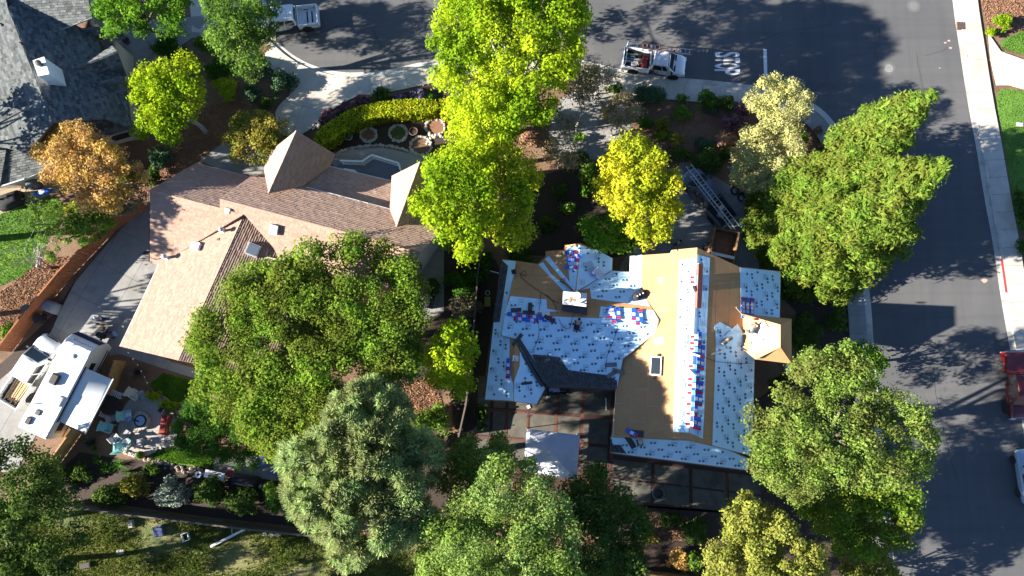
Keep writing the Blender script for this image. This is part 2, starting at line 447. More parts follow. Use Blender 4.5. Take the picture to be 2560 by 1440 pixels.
# red painted kerb length on the right
redseg = [p for p in curbE if 640 <= p[1] <= 735]
redseg = [(2501, 648), (2507, 690), (2513, 732)]
_L = pxs(redseg, .13); _A = offset_line(_L, .005); _B = offset_line(_L, .20)
_b = MB()
for i in range(len(_A)-1):
    _b.prism([(_A[i][0], _A[i][1], .132), (_A[i+1][0], _A[i+1][1], .132), (_B[i+1][0], _B[i+1][1], .132), (_B[i][0], _B[i][1], .132)], (0, 0, .006))
tag(_b.build('kerb_paint', K['red_paint']), kind='structure')
# --- driveways and concrete yards
def yard(name, P, cw, ch, ang, m, z=.03, stag=0, seed=0):
    base = sheet(name, pxs(P), z-.022, K['joint']); tag(base, kind='structure')
    slabs(name, P, cw, ch, ang, z, m, gap=.022, parent=base, stagger=stag, seed=seed)
    return base
yard('driveway', smooth_closed([(700, 160), (735, 165), (800, 205), (900, 215), (900, 240), (850, 262), (795, 300), (770, 335), (700, 345), (690, 300), (690, 272), (735, 230), (752, 210), (720, 180)], 2), 3.0, 3.0, math.radians(-16), K['concrete'], z=.136)
yard('driveway', [(500, 400), (560, 355), (700, 365), (690, 420), (640, 440), (560, 430)], 3.0, 2.6, math.radians(-16), K['concrete_grey'])
yard('driveway', smooth_closed([(1700, 395), (1760, 430), (1815, 455), (1865, 500), (1885, 560), (1895, 640), (1900, 690), (1540, 700), (1560, 640), (1620, 600), (1660, 520), (1680, 450)], 2), 4.6, 4.4, math.radians(2), K['concrete_grey'])
yard('side_yard', [(372, 500), (372, 655), (420, 640), (330, 850), (430, 905), (540, 935), (530, 960), (420, 925), (300, 885), (190, 905), (40, 1180), (-60, 1180), (-60, 1000), (60, 900), (128, 830), (150, 780), (187, 707), (267, 613), (330, 545)], 3.2, 3.2, math.radians(-26), K['concrete_grey'])
yard('apron', [(2468, 84), (2500, 130), (2560, 152), (2700, 185), (2700, 280), (2560, 226), (2520, 215), (2488, 215), (2474, 150)], 3.0, 3.0, math.radians(6), K['concrete'], z=.136)
yard('walkway', [(1370, 330), (1400, 250), (1480, 195), (1520, 200), (1560, 260), (1580, 330), (1560, 400), (1450, 400), (1385, 390)], 1.6, 1.6, math.radians(20), K['concrete_grey'], z=.03)
yard('entry_walk', [(250, 100), (300, 60), (500, 40), (560, 60), (560, 90), (480, 95), (420, 140), (380, 170), (300, 190)], 2.4, 2.4, math.radians(-30), K['concrete_grey'])
yard('entry_walk', [(470, -60), (640, -60), (690, 70), (690, 118), (600, 90), (480, 80)], 2.8, 2.8, 0, K['concrete'])
yard('patio', [(-60, 440), (40, 440), (130, 400), (170, 430), (170, 470), (110, 492), (60, 515), (-60, 560)], 2.4, 2.4, math.radians(15), K['concrete_tan'])
yard('side_path', [(1035, 650), (1080, 600), (1110, 600), (1110, 780), (1060, 800)], 1.5, 1.5, math.radians(-15), K['concrete_grey'])
# --- soft ground
zone('lawn', [(-60, 560), (0, 535), (70, 510), (140, 490), (165, 520), (120, 600), (105, 640), (60, 690), (0, 715), (-60, 730)], .012, K['lawn'])
zone('lawn', [(2490, 110), (2520, 92), (2600, 60), (2760, 40), (2760, 160), (2640, 150), (2560, 140)], .012, K['lawn'])
zone('lawn', [(2484, 222), (2540, 222), (2640, 250), (2760, 280), (2760, 560), (2540, 600), (2530, 480), (2506, 340)], .012, K['lawn'])
zone('lawn', [(370, 960), (410, 930), (500, 955), (520, 985), (490, 1010), (450, 1010), (400, 985)], .012, K['lawn'])
zone('lawn', [(365, 1140), (420, 1112), (480, 1120), (545, 1140), (525, 1170), (440, 1160), (370, 1150)], .012, K['lawn'])
zone('field', [(-80, 1252), (170, 1252), (500, 1295), (840, 1335), (1000, 1352), (1120, 1366), (1400, 1400), (1640, 1428), (1760, 1440), (1800, 1700), (-120, 1700)], .012, K['field'], 0)
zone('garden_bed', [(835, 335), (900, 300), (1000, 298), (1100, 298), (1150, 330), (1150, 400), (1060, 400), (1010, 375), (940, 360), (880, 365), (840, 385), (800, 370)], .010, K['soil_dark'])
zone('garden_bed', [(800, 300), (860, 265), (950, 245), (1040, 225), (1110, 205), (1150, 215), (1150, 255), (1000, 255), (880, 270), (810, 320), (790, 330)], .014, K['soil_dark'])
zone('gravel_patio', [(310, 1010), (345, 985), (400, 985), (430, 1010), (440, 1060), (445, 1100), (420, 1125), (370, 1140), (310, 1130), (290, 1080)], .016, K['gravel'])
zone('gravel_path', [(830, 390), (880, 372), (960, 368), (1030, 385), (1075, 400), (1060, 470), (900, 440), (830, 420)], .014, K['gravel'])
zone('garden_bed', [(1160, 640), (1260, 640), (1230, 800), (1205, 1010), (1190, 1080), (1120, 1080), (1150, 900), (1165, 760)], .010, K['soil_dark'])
zone('garden_bed', [(1905, 690), (1990, 640), (2100, 690), (2122, 770), (2130, 860), (2145, 1000), (2180, 1440), (1930, 1440), (1905, 1300), (1908, 1190), (1890, 1000), (1990, 930), (1990, 780)], .010, K['soil_dark'], 0)  # dark ground, its colour also standing in for deep shade under the trees
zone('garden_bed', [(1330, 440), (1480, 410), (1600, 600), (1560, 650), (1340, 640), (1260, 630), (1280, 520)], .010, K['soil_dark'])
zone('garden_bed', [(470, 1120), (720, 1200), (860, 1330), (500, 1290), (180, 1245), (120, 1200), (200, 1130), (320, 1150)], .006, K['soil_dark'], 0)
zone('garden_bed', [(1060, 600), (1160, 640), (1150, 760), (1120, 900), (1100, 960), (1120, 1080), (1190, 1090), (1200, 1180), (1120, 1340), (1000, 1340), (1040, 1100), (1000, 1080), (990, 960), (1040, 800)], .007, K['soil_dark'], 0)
zone('garden_bed', [(1500, 1255), (1905, 1285), (1930, 1440), (1600, 1430), (1520, 1400)], .008, K['soil_dark'], 0)  # dark patch painted on the soil in place of tree shade
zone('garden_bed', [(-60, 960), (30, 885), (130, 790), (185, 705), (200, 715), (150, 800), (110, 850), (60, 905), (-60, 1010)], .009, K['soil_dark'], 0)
# --- paved yard behind the re-roofed house: concrete panels between brick bands
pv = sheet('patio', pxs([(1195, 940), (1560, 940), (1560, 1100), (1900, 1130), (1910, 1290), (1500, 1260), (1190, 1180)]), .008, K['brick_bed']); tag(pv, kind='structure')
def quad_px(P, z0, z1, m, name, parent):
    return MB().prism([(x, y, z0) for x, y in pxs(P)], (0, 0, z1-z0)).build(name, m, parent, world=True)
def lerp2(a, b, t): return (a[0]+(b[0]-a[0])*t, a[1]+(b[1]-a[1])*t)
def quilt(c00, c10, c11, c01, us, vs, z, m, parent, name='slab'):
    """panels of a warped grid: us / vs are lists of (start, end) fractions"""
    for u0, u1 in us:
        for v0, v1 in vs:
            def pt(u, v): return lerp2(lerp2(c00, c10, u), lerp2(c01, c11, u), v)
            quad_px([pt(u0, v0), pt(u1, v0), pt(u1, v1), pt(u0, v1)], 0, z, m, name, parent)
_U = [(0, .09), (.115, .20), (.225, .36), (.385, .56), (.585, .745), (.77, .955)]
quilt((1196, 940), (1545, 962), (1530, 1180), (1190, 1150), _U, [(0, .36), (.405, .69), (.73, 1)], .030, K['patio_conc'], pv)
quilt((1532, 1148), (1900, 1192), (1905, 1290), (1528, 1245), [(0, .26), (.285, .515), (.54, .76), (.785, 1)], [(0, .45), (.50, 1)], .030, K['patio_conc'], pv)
def brickband(p0, p1, w, n_across, parent, l=.20):
    a = Vector((*G(*p0)[:2], 0)); b = Vector((*G(*p1)[:2], 0)); d = (b-a); L = d.length; d.normalize(); s = Vector((-d.y, d.x, 0))
    n = max(1, int(L/l)); me = None
    for k in range(n):
        c = a + d*((k+.5)*L/n)
        m = Matrix(((d.x, s.x, 0, c.x), (d.y, s.y, 0, c.y), (0, 0, 1, 0), (0, 0, 0, 1)))
        if me is None:
            o = MB().box(-L/n/2+.006, L/n/2-.006, -w/2, w/2, 0, .026).build('brick', K['brick'], parent); me = o.data
        else: o = bpy.data.objects.new('brick', me); link(o, parent, False)
        o.matrix_parent_inverse = Matrix.Identity(4); o.matrix_basis = m
for p0, p1 in (((1392, 966), (1385, 1165)), ((1459, 964), (1452, 1175)), ((1533, 1052), (1528, 1180)), ((1318, 1030), (1312, 1160)), ((1196, 1022), (1316, 1034)),
               ((1320, 1036), (1388, 1042)), ((1394, 1042), (1454, 1048)), ((1460, 1048), (1530, 1054)), ((1196, 1094), (1310, 1102)), ((1268, 1030), (1262, 1090)),
               ((1612, 1163), (1607, 1255)), ((1712, 1172), (1708, 1268)), ((1815, 1184), (1812, 1280)), ((1532, 1150), (1528, 1250))):
    brickband(p0, p1, .30, 1, pv)
# --- road markings: STOP legend, stop bar, survey paint, manholes, cracks
def letters(name, text, u, v, w_m, h_m, rz, m, z=.009, parent=None, bold=0.0):
    cu = bpy.data.curves.new(name, 'FONT'); cu.body = text; cu.align_x = 'CENTER'; cu.align_y = 'CENTER'; cu.size = 1.0; cu.offset = bold
    to = bpy.data.objects.new('tmp', cu); C.objects.link(to)
    dg = bpy.context.evaluated_depsgraph_get(); me = bpy.data.meshes.new_from_object(to.evaluated_get(dg))
    bpy.data.objects.remove(to); bpy.data.curves.remove(cu)
    return me
def fit_text(name, text, m, w, h, bold=0.0):
    """flat lettering w wide, h tall, centred"""
    me = letters(name, text, 0, 0, w, h, 0, m, bold=bold)
    co = np.zeros(len(me.vertices)*3); me.vertices.foreach_get('co', co); co = co.reshape(-1, 3)
    lo, hi = co.min(0), co.max(0); co[:, 0] = (co[:, 0]-(lo[0]+hi[0])/2)*w/(hi[0]-lo[0]); co[:, 1] = (co[:, 1]-(lo[1]+hi[1])/2)*h/(hi[1]-lo[1]); co[:, 2] = 0
    me.vertices.foreach_set('co', co.ravel()); me.materials.clear(); me.materials.append(m); me.update()
    return me
# the legend is read by traffic driving to the right: letters are tall along x, laid out from top (S) to bottom (P)
a = G(1787, 130); b_ = G(1850, 186)
def legend(ch, v0, v1):
    """one road letter, 8 ft long along the lane, built as bars and bent strokes"""
    me = fit_text('STOP letter', ch, K['paint'], abs(G(1818, v0).y-G(1818, v1).y), (G(1850, 158)-G(1787, 158)).x, .022)
    o = bpy.data.objects.new('road_letter', me); C.objects.link(o)
    c = G(1818.5, (v0+v1)/2, .009); o.location = c; o.rotation_euler = (0, 0, -PI/2); return o
for ch, v0, v1 in (('S', 130, 143), ('T', 144.5, 157), ('O', 158, 172), ('P', 173, 187)):
    o = legend(ch, v0, v1); tag(o, 'white painted road letter %s of the stop legend on the asphalt' % ch, 'road marking', 'stop legend letters')
tag(MB().prism([tuple(G(u, v, .008)) for u, v in ((1908, 122), (1917, 123), (1919, 222), (1911, 222))], (0, 0, .003)).build('stop_bar', K['paint']), 'long white stop bar painted across the lane', 'road marking')
for (u, v) in ((2284, 15), (2222, 171)):
    q = G(u, v); t_ = thing('manhole', 'round pale manhole cover with concrete collar set in the asphalt' if v > 100 else 'round dark manhole cover with faint collar set in the asphalt', 'manhole', (q.x, q.y, 0))
    MB().lathe([(.62, .004), (.62, .009), (.40, .0095)], 28).build('collar', mat('collar', (.13, .13, .13), (.10, .10, .10), 20), t_)
    MB().lathe([(.385, .004), (.385, .013), (.02, .014)], 28).build('cover', mat('cover', (.24, .24, .23) if v > 100 else (.13, .12, .12), (.17, .17, .165), 16), t_)
for (u, v, s) in ((2363, 107, .12), (2372, 102, .13), (2376, 120, .14), (2349, 170, .07), (2461, 702, .26)):
    q = G(u, v); o = MB().prism([(q.x+s*math.cos(k)*(1+.3*math.sin(3*k)), q.y+s*.7*math.sin(k), .008) for k in np.linspace(0, 2*PI, 10)[:-1]], (0, 0, .003)).build('survey_mark', mat('survey paint', (.55, .33, .26), (.45, .26, .2), 9))
    tag(o, 'faded pink survey paint mark sprayed on the asphalt', 'road marking', 'survey paint marks')
K['tar'] = mat('crack', (.028, .028, .03), (.035, .035, .038), 10, rough=.7)
rc = random.Random(5)
def crack(P, w=.03, where='across the asphalt'):
    Q = []
    L = pxs(smooth_open(P, 1))
    for p in L: Q.append((p[0]+rc.uniform(-.10, .10), p[1]+rc.uniform(-.10, .10)))
    A = offset_line(Q, w/2); B_ = offset_line(Q, -w/2)
    b = MB()
    for i in range(len(Q)-1):
        b.add([(*A[i], .0075), (*A[i+1], .0075), (*B_[i+1], .0075), (*B_[i], .0075)], [(0, 1, 2, 3)])
    tag(b.build('road_crack', K['tar']), 'thin dark crack wandering '+where, 'crack', 'cracks in the road')
crack([(2055, 0), (2062, 30), (2066, 45)], where='over the top street'); crack([(2290, 130), (2300, 170), (2308, 240), (2312, 300)], where='past the pale manhole cover'); crack([(2195, 60), (2200, 110), (2185, 130), (2196, 160)], .035, where='beside the pale manhole cover')
crack([(2030, 228), (2060, 212), (2075, 206), (2085, 222)], where='near the sage tree shadow'); crack([(900, 50), (925, 62), (940, 85), (945, 110), (975, 125)], .05, where='in the street shade near the white crew cab pickup'); crack([(1500, 90), (1520, 50), (1535, 15)], where='behind the ladder truck')
crack([(2140, 20), (2155, 40), (2190, 55)], where='toward the dark manhole cover'); crack([(1880, 110), (1960, 80), (2080, 60)], where='above the stop bar'); crack([(2310, 140), (2350, 132), (2370, 118)], where='toward the survey marks')
crack([(700, 70), (780, 95), (850, 60), (905, 48)], .04, where='along the white crew cab pickup'); crack([(2270, 1300), (2290, 1380), (2296, 1440)], where='near the small roadside cedar'); crack([(2330, 900), (2345, 1010), (2390, 1200)], .03, where='down the cross street beside the live oak')
# storm drain inlet
q = G(2400, 66); dt = thing('storm_drain', 'brown steel storm drain inlet at the kerb', 'drain', (q.x, q.y, 0), math.radians(-3))
MB().box(-.33, .38, -.36, .36, .01, .145).build('inlet_top', mat('drain steel', (.13, .08, .06), (.09, .06, .05), 9), dt)
for k in range(5): MB().box(-.34, .39, -.3+.14*k-.02, -.3+.14*k+.02, .145, .16).build('grate_bar', K['steel_dark'], dt)
# ================================================================== ROOF TOOLS
def lpoly(pl, P, h=0.0): return [pl.loc(pl.at(u, v, h)) for u, v in P]
def roof_face(house, pl, P, m, thick=.16, name='roof_panel'):
    top = [pl.at(u, v) for u, v in P]
    return MB().prism([p-Vector((0, 0, thick)) for p in top], (0, 0, thick)).build(name, m, house, world=True)
def pieces(pl, P, cw, ch, h0, h1, m, name, parent, stagger=.5, gap=.01, x_off=0.0, y_off=0.0, minarea=.02, seed=0, jit=.0):
    """separate boards or sheets on a roof plane"""
    L = lpoly(pl, P, h1); out = []; rnd = random.Random(seed)
    x0 = min(p[0] for p in L); x1 = max(p[0] for p in L); y0 = min(p[1] for p in L); y1 = max(p[1] for p in L)
    y = y0-y_off; r = 0
    while y < y1:
        x = x0-cw+stagger*cw*(r % 2)-x_off
        while x < x1:
            Q = clip_rect(L, x+gap/2, x+cw-gap/2, y+gap/2, y+ch-gap/2)
            if len(Q) >= 3 and abs(area2(Q)) > minarea:
                hh = h1 + rnd.uniform(-jit, jit)
                b = MB(); b.prism([pl.wor(a, c, h0) for a, c in Q], pl.n*(hh-h0)); out.append(b.build(name, m, parent, world=True))
            x += cw
        y += ch; r += 1
    return out
def shingles(pl, P, m, parent, cw=.33, ch=.15, h=.02, name='shingles', seed=0, base=0.0):
    """overlapping shingle tabs, lower edge proud: real relief, one joined part"""
    L = lpoly(pl, P, base); rnd = random.Random(seed); V = []; Fs = []
    x0 = min(p[0] for p in L); x1 = max(p[0] for p in L); y0 = min(p[1] for p in L); y1 = max(p[1] for p in L)
    y = y0; r = 0
    while y < y1:
        x = x0-cw*rnd.random()
        while x < x1:
            w = cw*rnd.uniform(.8, 1.2)
            Q = clip_rect(L, x+.004, x+w-.004, y, y+ch*1.06)
            if len(Q) >= 3 and abs(area2(Q)) > .002:
                hh = h*rnd.uniform(.7, 1.25); b = len(V)
                for a, c in Q:
                    t = min(1, max(0, (c-y)/ch)); V.append(tuple(pl.wor(a, c, base+.006+hh*(1-t)*.95)))
                n = len(Q); Fs.append(list(range(b, b+n)))
                low = [i for i in range(n) if abs(Q[i][1]-y) < 1e-6]
                if len(low) == 2:
                    i, j = low
                    V.append(tuple(pl.wor(Q[i][0], Q[i][1], base-.01))); V.append(tuple(pl.wor(Q[j][0], Q[j][1], base-.01)))
                    Fs.append([b+i, b+j, b+n+1, b+n])
            x += w
        y += ch; r += 1
    me = bpy.data.meshes.new(name); me.from_pydata(V, [], Fs); me.update(); me.materials.append(m)
    bm = bmesh.new(); bm.from_mesh(me)
    for f in bm.faces:
        f.normal_update()
        if f.normal.dot(pl.n) < -.2: f.normal_flip()
    bm.to_mesh(me); bm.free()
    o = bpy.data.objects.new(name, me); link(o, parent); o['kind'] = 'stuff'
    return o
def ellipse2(cx, cy, rx, ry, n=8, a=0.0):
    ca, sa = math.cos(a), math.sin(a)
    return [(cx+rx*math.cos(t)*ca-ry*math.sin(t)*sa, cy+rx*math.cos(t)*sa+ry*math.sin(t)*ca) for t in [2*PI*k/n for k in range(n)]]
PAW = [ellipse2(0, -.03, .075, .06, 9), ellipse2(-.085, .03, .026, .04, 7, .4), ellipse2(-.034, .085, .027, .042, 7, .12), ellipse2(.034, .085, .027, .042, 7, -.12), ellipse2(.085, .03, .026, .04, 7, -.4)]
_gm = fit_text('logo', 'GAF', K['ink'], .30, .15)
GAFP = [[(_gm.vertices[i].co.x, _gm.vertices[i].co.y) for i in p.vertices] for p in _gm.polygons]
_t = .012
for (xa, xb, ya, yb) in ((-.22, .22, .2-_t, .2), (-.22, .22, -.2, -.2+_t), (-.22, -.22+_t, -.2, .2), (.22-_t, .22, -.2, .2), (-.2, .2, -.27, -.255)):
    GAFP.append([(xa, ya), (xb, ya), (xb, yb), (xa, yb)])
def prints(pl, P, h, parent, row=1.0, seed=0, flip=False):
    L = lpoly(pl, P, h); rnd = random.Random(seed); mb = MB()
    x0 = min(p[0] for p in L); x1 = max(p[0] for p in L); y0 = min(p[1] for p in L); y1 = max(p[1] for p in L)
    def put(polys, cx, cy, s=1.0):
        tst = np.array([(cx+dx, cy+dy) for dx in (-.2, .2) for dy in (-.2, .2)])
        if not inside(L, tst[:, 0], tst[:, 1]).all(): return
        for q in polys: mb.add([pl.wor(cx+a*s, cy+c*s, h) for a, c in q], [tuple(range(len(q)))])
    y = y0; k = 0
    while y < y1:
        x = x0-1.4+rnd.random()*1.36
        while x < x1+.5:
            put(GAFP, x, y+.48)
            for (dx, dy) in ((.46, .74), (.98, .22)):
                put(PAW, x+dx, y+dy, .95); put(PAW, x+dx+.27, y+dy+.03, .95)
            x += 1.36
        y += row; k += 1
    if not mb.v: return None
    return mb.build('printed_marks', K['ink'], parent, world=True)
def felt(house, pl, P, h=.012, seed=0, row=1.0):
    """underlayment laid in rolls: each roll a strip of its own, with its print"""
    L = lpoly(pl, P, h); y0 = min(p[1] for p in L); y1 = max(p[1] for p in L)
    x0 = min(p[0] for p in L)-1; x1 = max(p[0] for p in L)+1; y = y0; k = 0; rnd = random.Random(seed)
    first = None
    while y < y1-.03:
        Q = clip_rect(L, x0, x1, y, y+row+.03)
        if len(Q) >= 3 and abs(area2(Q)) > .02:
            b = MB(); n = len(Q)
            top = [pl.wor(a, c, h+.006*(1-(c-y)/row)+.001*(k % 2)) for a, c in Q]
            b.prism([p-pl.n*.006 for p in top], pl.n*.006)
            o = b.build('underlayment_strip', K['felt'], house, world=True)
            first = first or o
        y += row; k += 1
    prints(pl, P, h+.014, first, row, seed)
    return first
def walls(house, P, z0, z1, m, th=.14, px_z=None, inset=.45, name='wall'):
    """wall panels round a footprint given by its eave corners in pixels (at height px_z), set in from the eaves"""
    W_ = [Vector((*G(u, v, px_z)[:2], 0)) for u, v in P]
    n = len(W_); ar = area2([(p.x, p.y) for p in W_]); sg = 1 if ar > 0 else -1
    ins = []
    for i in range(n):
        a, b, c = W_[i-1], W_[i], W_[(i+1) % n]
        d1 = (b-a).normalized(); d2 = (c-b).normalized()
        n1 = Vector((-d1.y, d1.x, 0))*sg; n2 = Vector((-d2.y, d2.x, 0))*sg
        k = 1+n1.dot(n2); q = b+(n1+n2)*(inset/max(.35, k)); ins.append(q)
    out = []
    for i in range(n):
        a, b = ins[i], ins[(i+1) % n]; d = (b-a).normalized(); s = Vector((-d.y, d.x, 0))*sg*th
        b2 = b - d*(th*.5); a2 = a + d*.002
        mb = MB(); mb.prism([(p.x, p.y, z0) for p in (a2, b2, b2+s, a2+s)], (0, 0, z1-z0))
        out.append(mb.build(name, m, house, world=True))
    return out, ins
def gutter(house, p0, p1, m, w=.11, h=.12, name='gutter'):
    a, b = Vector(p0), Vector(p1); d = (b-a).normalized(); s = Vector((-d.y, d.x, 0)).normalized()*w
    mb = MB(); mb.prism([a-s/2, b-s/2, b+s/2, a+s/2], (0, 0, -h)); return mb.build(name, m, house, world=True)
def ridge_cap(house, p0, p1, m, w=.24, name='ridge_cap', step=.3):
    """ridge shingles lapped along a ridge, joined"""
    a, b = Vector(p0), Vector(p1); d = b-a; L = d.length; d.normalize(); s = d.cross(Vector((0, 0, 1))).normalized(); mb = MB()
    n = max(1, int(L/step))
    for k in range(n):
        c0 = a+d*(L*k/n); c1 = a+d*(L*(k+1.05)/n); dn = Vector((0, 0, -w*.32))
        mb.add([c0+s*w/2+dn+Vector((0, 0, .03)), c0+Vector((0, 0, .045)), c0-s*w/2+dn+Vector((0, 0, .03)), c1+s*w/2+dn+Vector((0, 0, .012)), c1+Vector((0, 0, .025)), c1-s*w/2+dn+Vector((0, 0, .012))],
               [(0, 1, 4, 3), (1, 2, 5, 4), (0, 2, 1)])
    o = mb.build(name, m, house, world=True); o['kind'] = 'stuff'; return o
# ================================================================== BROWN SHINGLED HOUSE
q = G(760, 640)
BH = thing('brown_house', 'long house with brown shingled gables and skylights behind the hedge', 'house', (q.x, q.y, 0))
zr, ze = 6.2, 4.5
pb = {}
pb['main_up'] = Plane((550, 497, zr), (1052, 630, zr), (870, 496, ze))
pb['main_dn'] = Plane((550, 497, zr), (1052, 630, zr), (690, 690, 4.0))
pb['wing_up'] = Plane((375, 475, 5.3), (550, 520, 5.3), (489, 409, 3.0))
pb['wing_dn'] = Plane((375, 475, 5.3), (550, 520, 5.3), (375, 655, 2.8))
pb['gar_l'] = Plane((610, 535, 4.85), (446, 901, 4.85), (300, 866, 2.85))
pb['gar_r'] = Plane((610, 535, 4.85), (446, 901, 4.85), (672, 946, 2.95))
pb['porch'] = Plane((754, 466, 4.0), (973, 524, 4.0), (900, 434, 2.9))
pb['dl'] = Plane((741, 327, 6.3), (672, 482, 6.3), (660, 422, 3.6))
pb['dr'] = Plane((741, 327, 6.3), (672, 482, 6.3), (823, 416, 3.2))
pb['d2l'] = Plane((1050, 405, 6.0), (992, 566, 6.0), (979, 453, 3.6))
pb['d2r'] = Plane((1050, 405, 6.0), (992, 566, 6.0), (1105, 470, 3.4))
faces_b = [('main_up', [(550, 497), (625, 443), (665, 443), (765, 469), (973, 524), (1118, 562), (1052, 630)]),
           ('main_dn', [(550, 497), (1052, 630), (1000, 730), (700, 650), (683, 618), (610, 535), (550, 520)]),
           ('wing_up', [(375, 475), (489, 409), (625, 443), (550, 497), (550, 520)]),
           ('wing_dn', [(375, 475), (550, 520), (611, 535), (398, 662), (375, 656)]),
           ('gar_l', [(611, 535), (446, 901), (300, 866), (398, 660)]),
           ('gar_r', [(611, 535), (683, 618), (760, 700), (672, 946), (446, 901)]),
           ('porch', [(754, 466), (823, 416), (985, 455), (982, 528)]),
           ('dl', [(741, 327), (672, 482), (660, 422), (677, 378)]),
           ('dr', [(741, 327), (837, 385), (823, 416), (754, 466), (672, 482)]),
           ('d2l', [(1050, 405), (992, 566), (975, 524), (980, 440)]),
           ('d2r', [(1050, 405), (1112, 440), (1095, 545), (992, 566)])]
for i, (k, P) in enumerate(faces_b):
    rf = roof_face(BH, pb[k], P, K['shingle_brown'])
    shingles(pb[k], P, K['shingle_brown'], rf, cw=.36, ch=.175, h=.034, seed=i)
for a_, b2 in ((((550, 497), 'main_up'), ((1052, 630), 'main_up')), (((375, 475), 'wing_up'), ((550, 520), 'wing_up')), (((611, 535), 'gar_l'), ((446, 901), 'gar_l')),
               (((741, 327), 'dl'), ((672, 482), 'dl')), (((1050, 405), 'd2l'), ((992, 566), 'd2l'))):
    ridge_cap(BH, pb[a_[1]].at(*a_[0]), pb[b2[1]].at(*b2[0]), K['shingle_brown'])
for (k, a_, b2) in (('porch', (823, 416), (983, 454)), ('main_up', (765, 468), (973, 523)), ('wing_up', (489, 409), (625, 443)), ('gar_l', (300, 866), (398, 660))):
    gutter(BH, pb[k].at(*a_)+Vector((0, 0, -.0)), pb[k].at(*b2)+Vector((0, 0, -.0)), K['white_trim'])
walls(BH, [(398, 662), (300, 866), (672, 946), (760, 700)], 0, 2.75, K['stucco'], px_z=2.8, inset=.55)
walls(BH, [(489, 409), (375, 656), (600, 690), (640, 470)], 0, 2.75, K['stucco'], px_z=2.8, inset=.55)
wl, ins = walls(BH, [(670, 480), (640, 660), (1000, 730), (1052, 632), (1110, 562), (940, 520)], 0, 4.1, K['stucco'], px_z=4.2, inset=.6)
walls(BH, [(677, 395), (668, 470), (760, 480), (823, 416)], 0, 3.1, K['stucco'], px_z=3.2, inset=.35)
walls(BH, [(985, 450), (985, 540), (1090, 550), (1105, 470)], 0, 3.2, K['stucco'], px_z=3.3, inset=.35)
# gable wall facing right, with a tall window
gw = [pb['main_up'].at(1112, 566), pb['main_up'].at(1050, 628), pb['main_dn'].at(1002, 726)]
gw = [p+Vector((-.55, 0, -.2)) for p in gw]
MB().prism([gw[0], gw[1], gw[2], Vector((gw[2].x, gw[2].y, 0)), Vector((gw[0].x, gw[0].y, 0))], (-.12, 0, 0)).build('gable_wall', K['stucco'], BH, world=True)
ww = MB().prism([gw[1]+Vector((.06, 1.2, -2.6)), gw[1]+Vector((.06, -.6, -2.6)), gw[1]+Vector((.06, -.6, -4.6)), gw[1]+Vector((.06, 1.2, -4.6))], (.03, 0, 0)).build('window', K['glass'], BH, world=True)
# skylights, vents, pipes, satellite dish, all fixed to this roof
def roof_box(pl, u, v, lx, ly, hz, m, name, ang=0.0, parent=BH, glass=None):
    M4 = pl.frame(u, v, ang); mb = MB(); mb.box(-lx/2, lx/2, -ly/2, ly/2, -.05, hz, M4)
    o = mb.build(name, m, parent, world=True)
    if glass is not None:
        MB().box(-lx/2+.08, lx/2-.08, -ly/2+.08, ly/2-.08, hz, hz+.015, M4).build('pane', glass, o, world=True)
    return o
def roof_vent(pl, u, v, w, h, parent, m=K['white_trim']):
    """low box vent with a sloping hood"""
    M4 = pl.frame(u, v); mb = MB()
    mb.add([M4 @ Vector(p) for p in ((-w/2, -w/2, 0), (w/2, -w/2, 0), (w/2, w/2, 0), (-w/2, w/2, 0), (-w*.42, -w*.42, h), (w*.42, -w*.42, h), (w*.42, w*.42, h*.5), (-w*.42, w*.42, h*.5))],
           [(0, 1, 5, 4), (1, 2, 6, 5), (2, 3, 7, 6), (3, 0, 4, 7), (4, 5, 6, 7)])
    return mb.build('roof_vent', m, parent, world=True)
def roof_pipe(pl, u, v, r, h, parent, m=K['alu'], cap=True):
    o = pl.at(u, v); mb = MB(); T = Matrix.Translation(o)
    mb.lathe([(r*2.2, -.05), (r*2.0, .06), (r, .12), (r, h)], 12, T)
    p = mb.build('vent_pipe', m, parent, world=True)
    if cap: MB().lathe([(r*1.7, h), (r*1.8, h+.12), (r*.9, h+.2), (.01, h+.24)], 12, T).build('cap', m, p, world=True)
    return p
roof_box(pb['gar_l'], 493, 617, .62, .8, .28, K['white_trim'], 'skylight', .1, glass=K['white_trim'])
roof_box(pb['gar_r'], 632, 625, .95, 1.0, .16, K['white_trim'], 'skylight', 0, glass=K['glass_sky'])
roof_box(pb['main_dn'], 687, 573, .62, .75, .30, K['white_trim'], 'skylight', 0, glass=K['white_trim'])
roof_vent(pb['main_dn'], 571, 526, .42, .3, BH); roof_pipe(pb['gar_l'], 560, 578, .11, .55, BH); roof_pipe(pb['wing_dn'], 420, 645, .12, .6, BH)
roof_vent(pb['gar_l'], 547, 599, .2, .14, BH, K['rust']); roof_pipe(pb['gar_l'], 566, 545, .05, .35, BH, K['steel_dark'], False)
ant = pb['gar_l'].at(392, 650)
sat = MB(); sat.tube([ant, ant+Vector((0, 0, .9))], .03, 6); sat.tube([ant+Vector((-.5, .1, .8)), ant+Vector((.4, -.1, .85))], .025, 6); sat.tube([ant+Vector((-.4, .45, .75)), ant+Vector((-.35, -.3, .8))], .02, 6)
sat.lathe([(.02, 0), (.22, .04), (.30, .12), (.28, .12), (.2, .06), (.01, .03)], 14, Matrix.Translation(ant+Vector((-.45, .35, .8))) @ Matrix.Rotation(-.9, 4, 'X'))
sat.build('aerial', K['steel_dark'], BH, world=True)
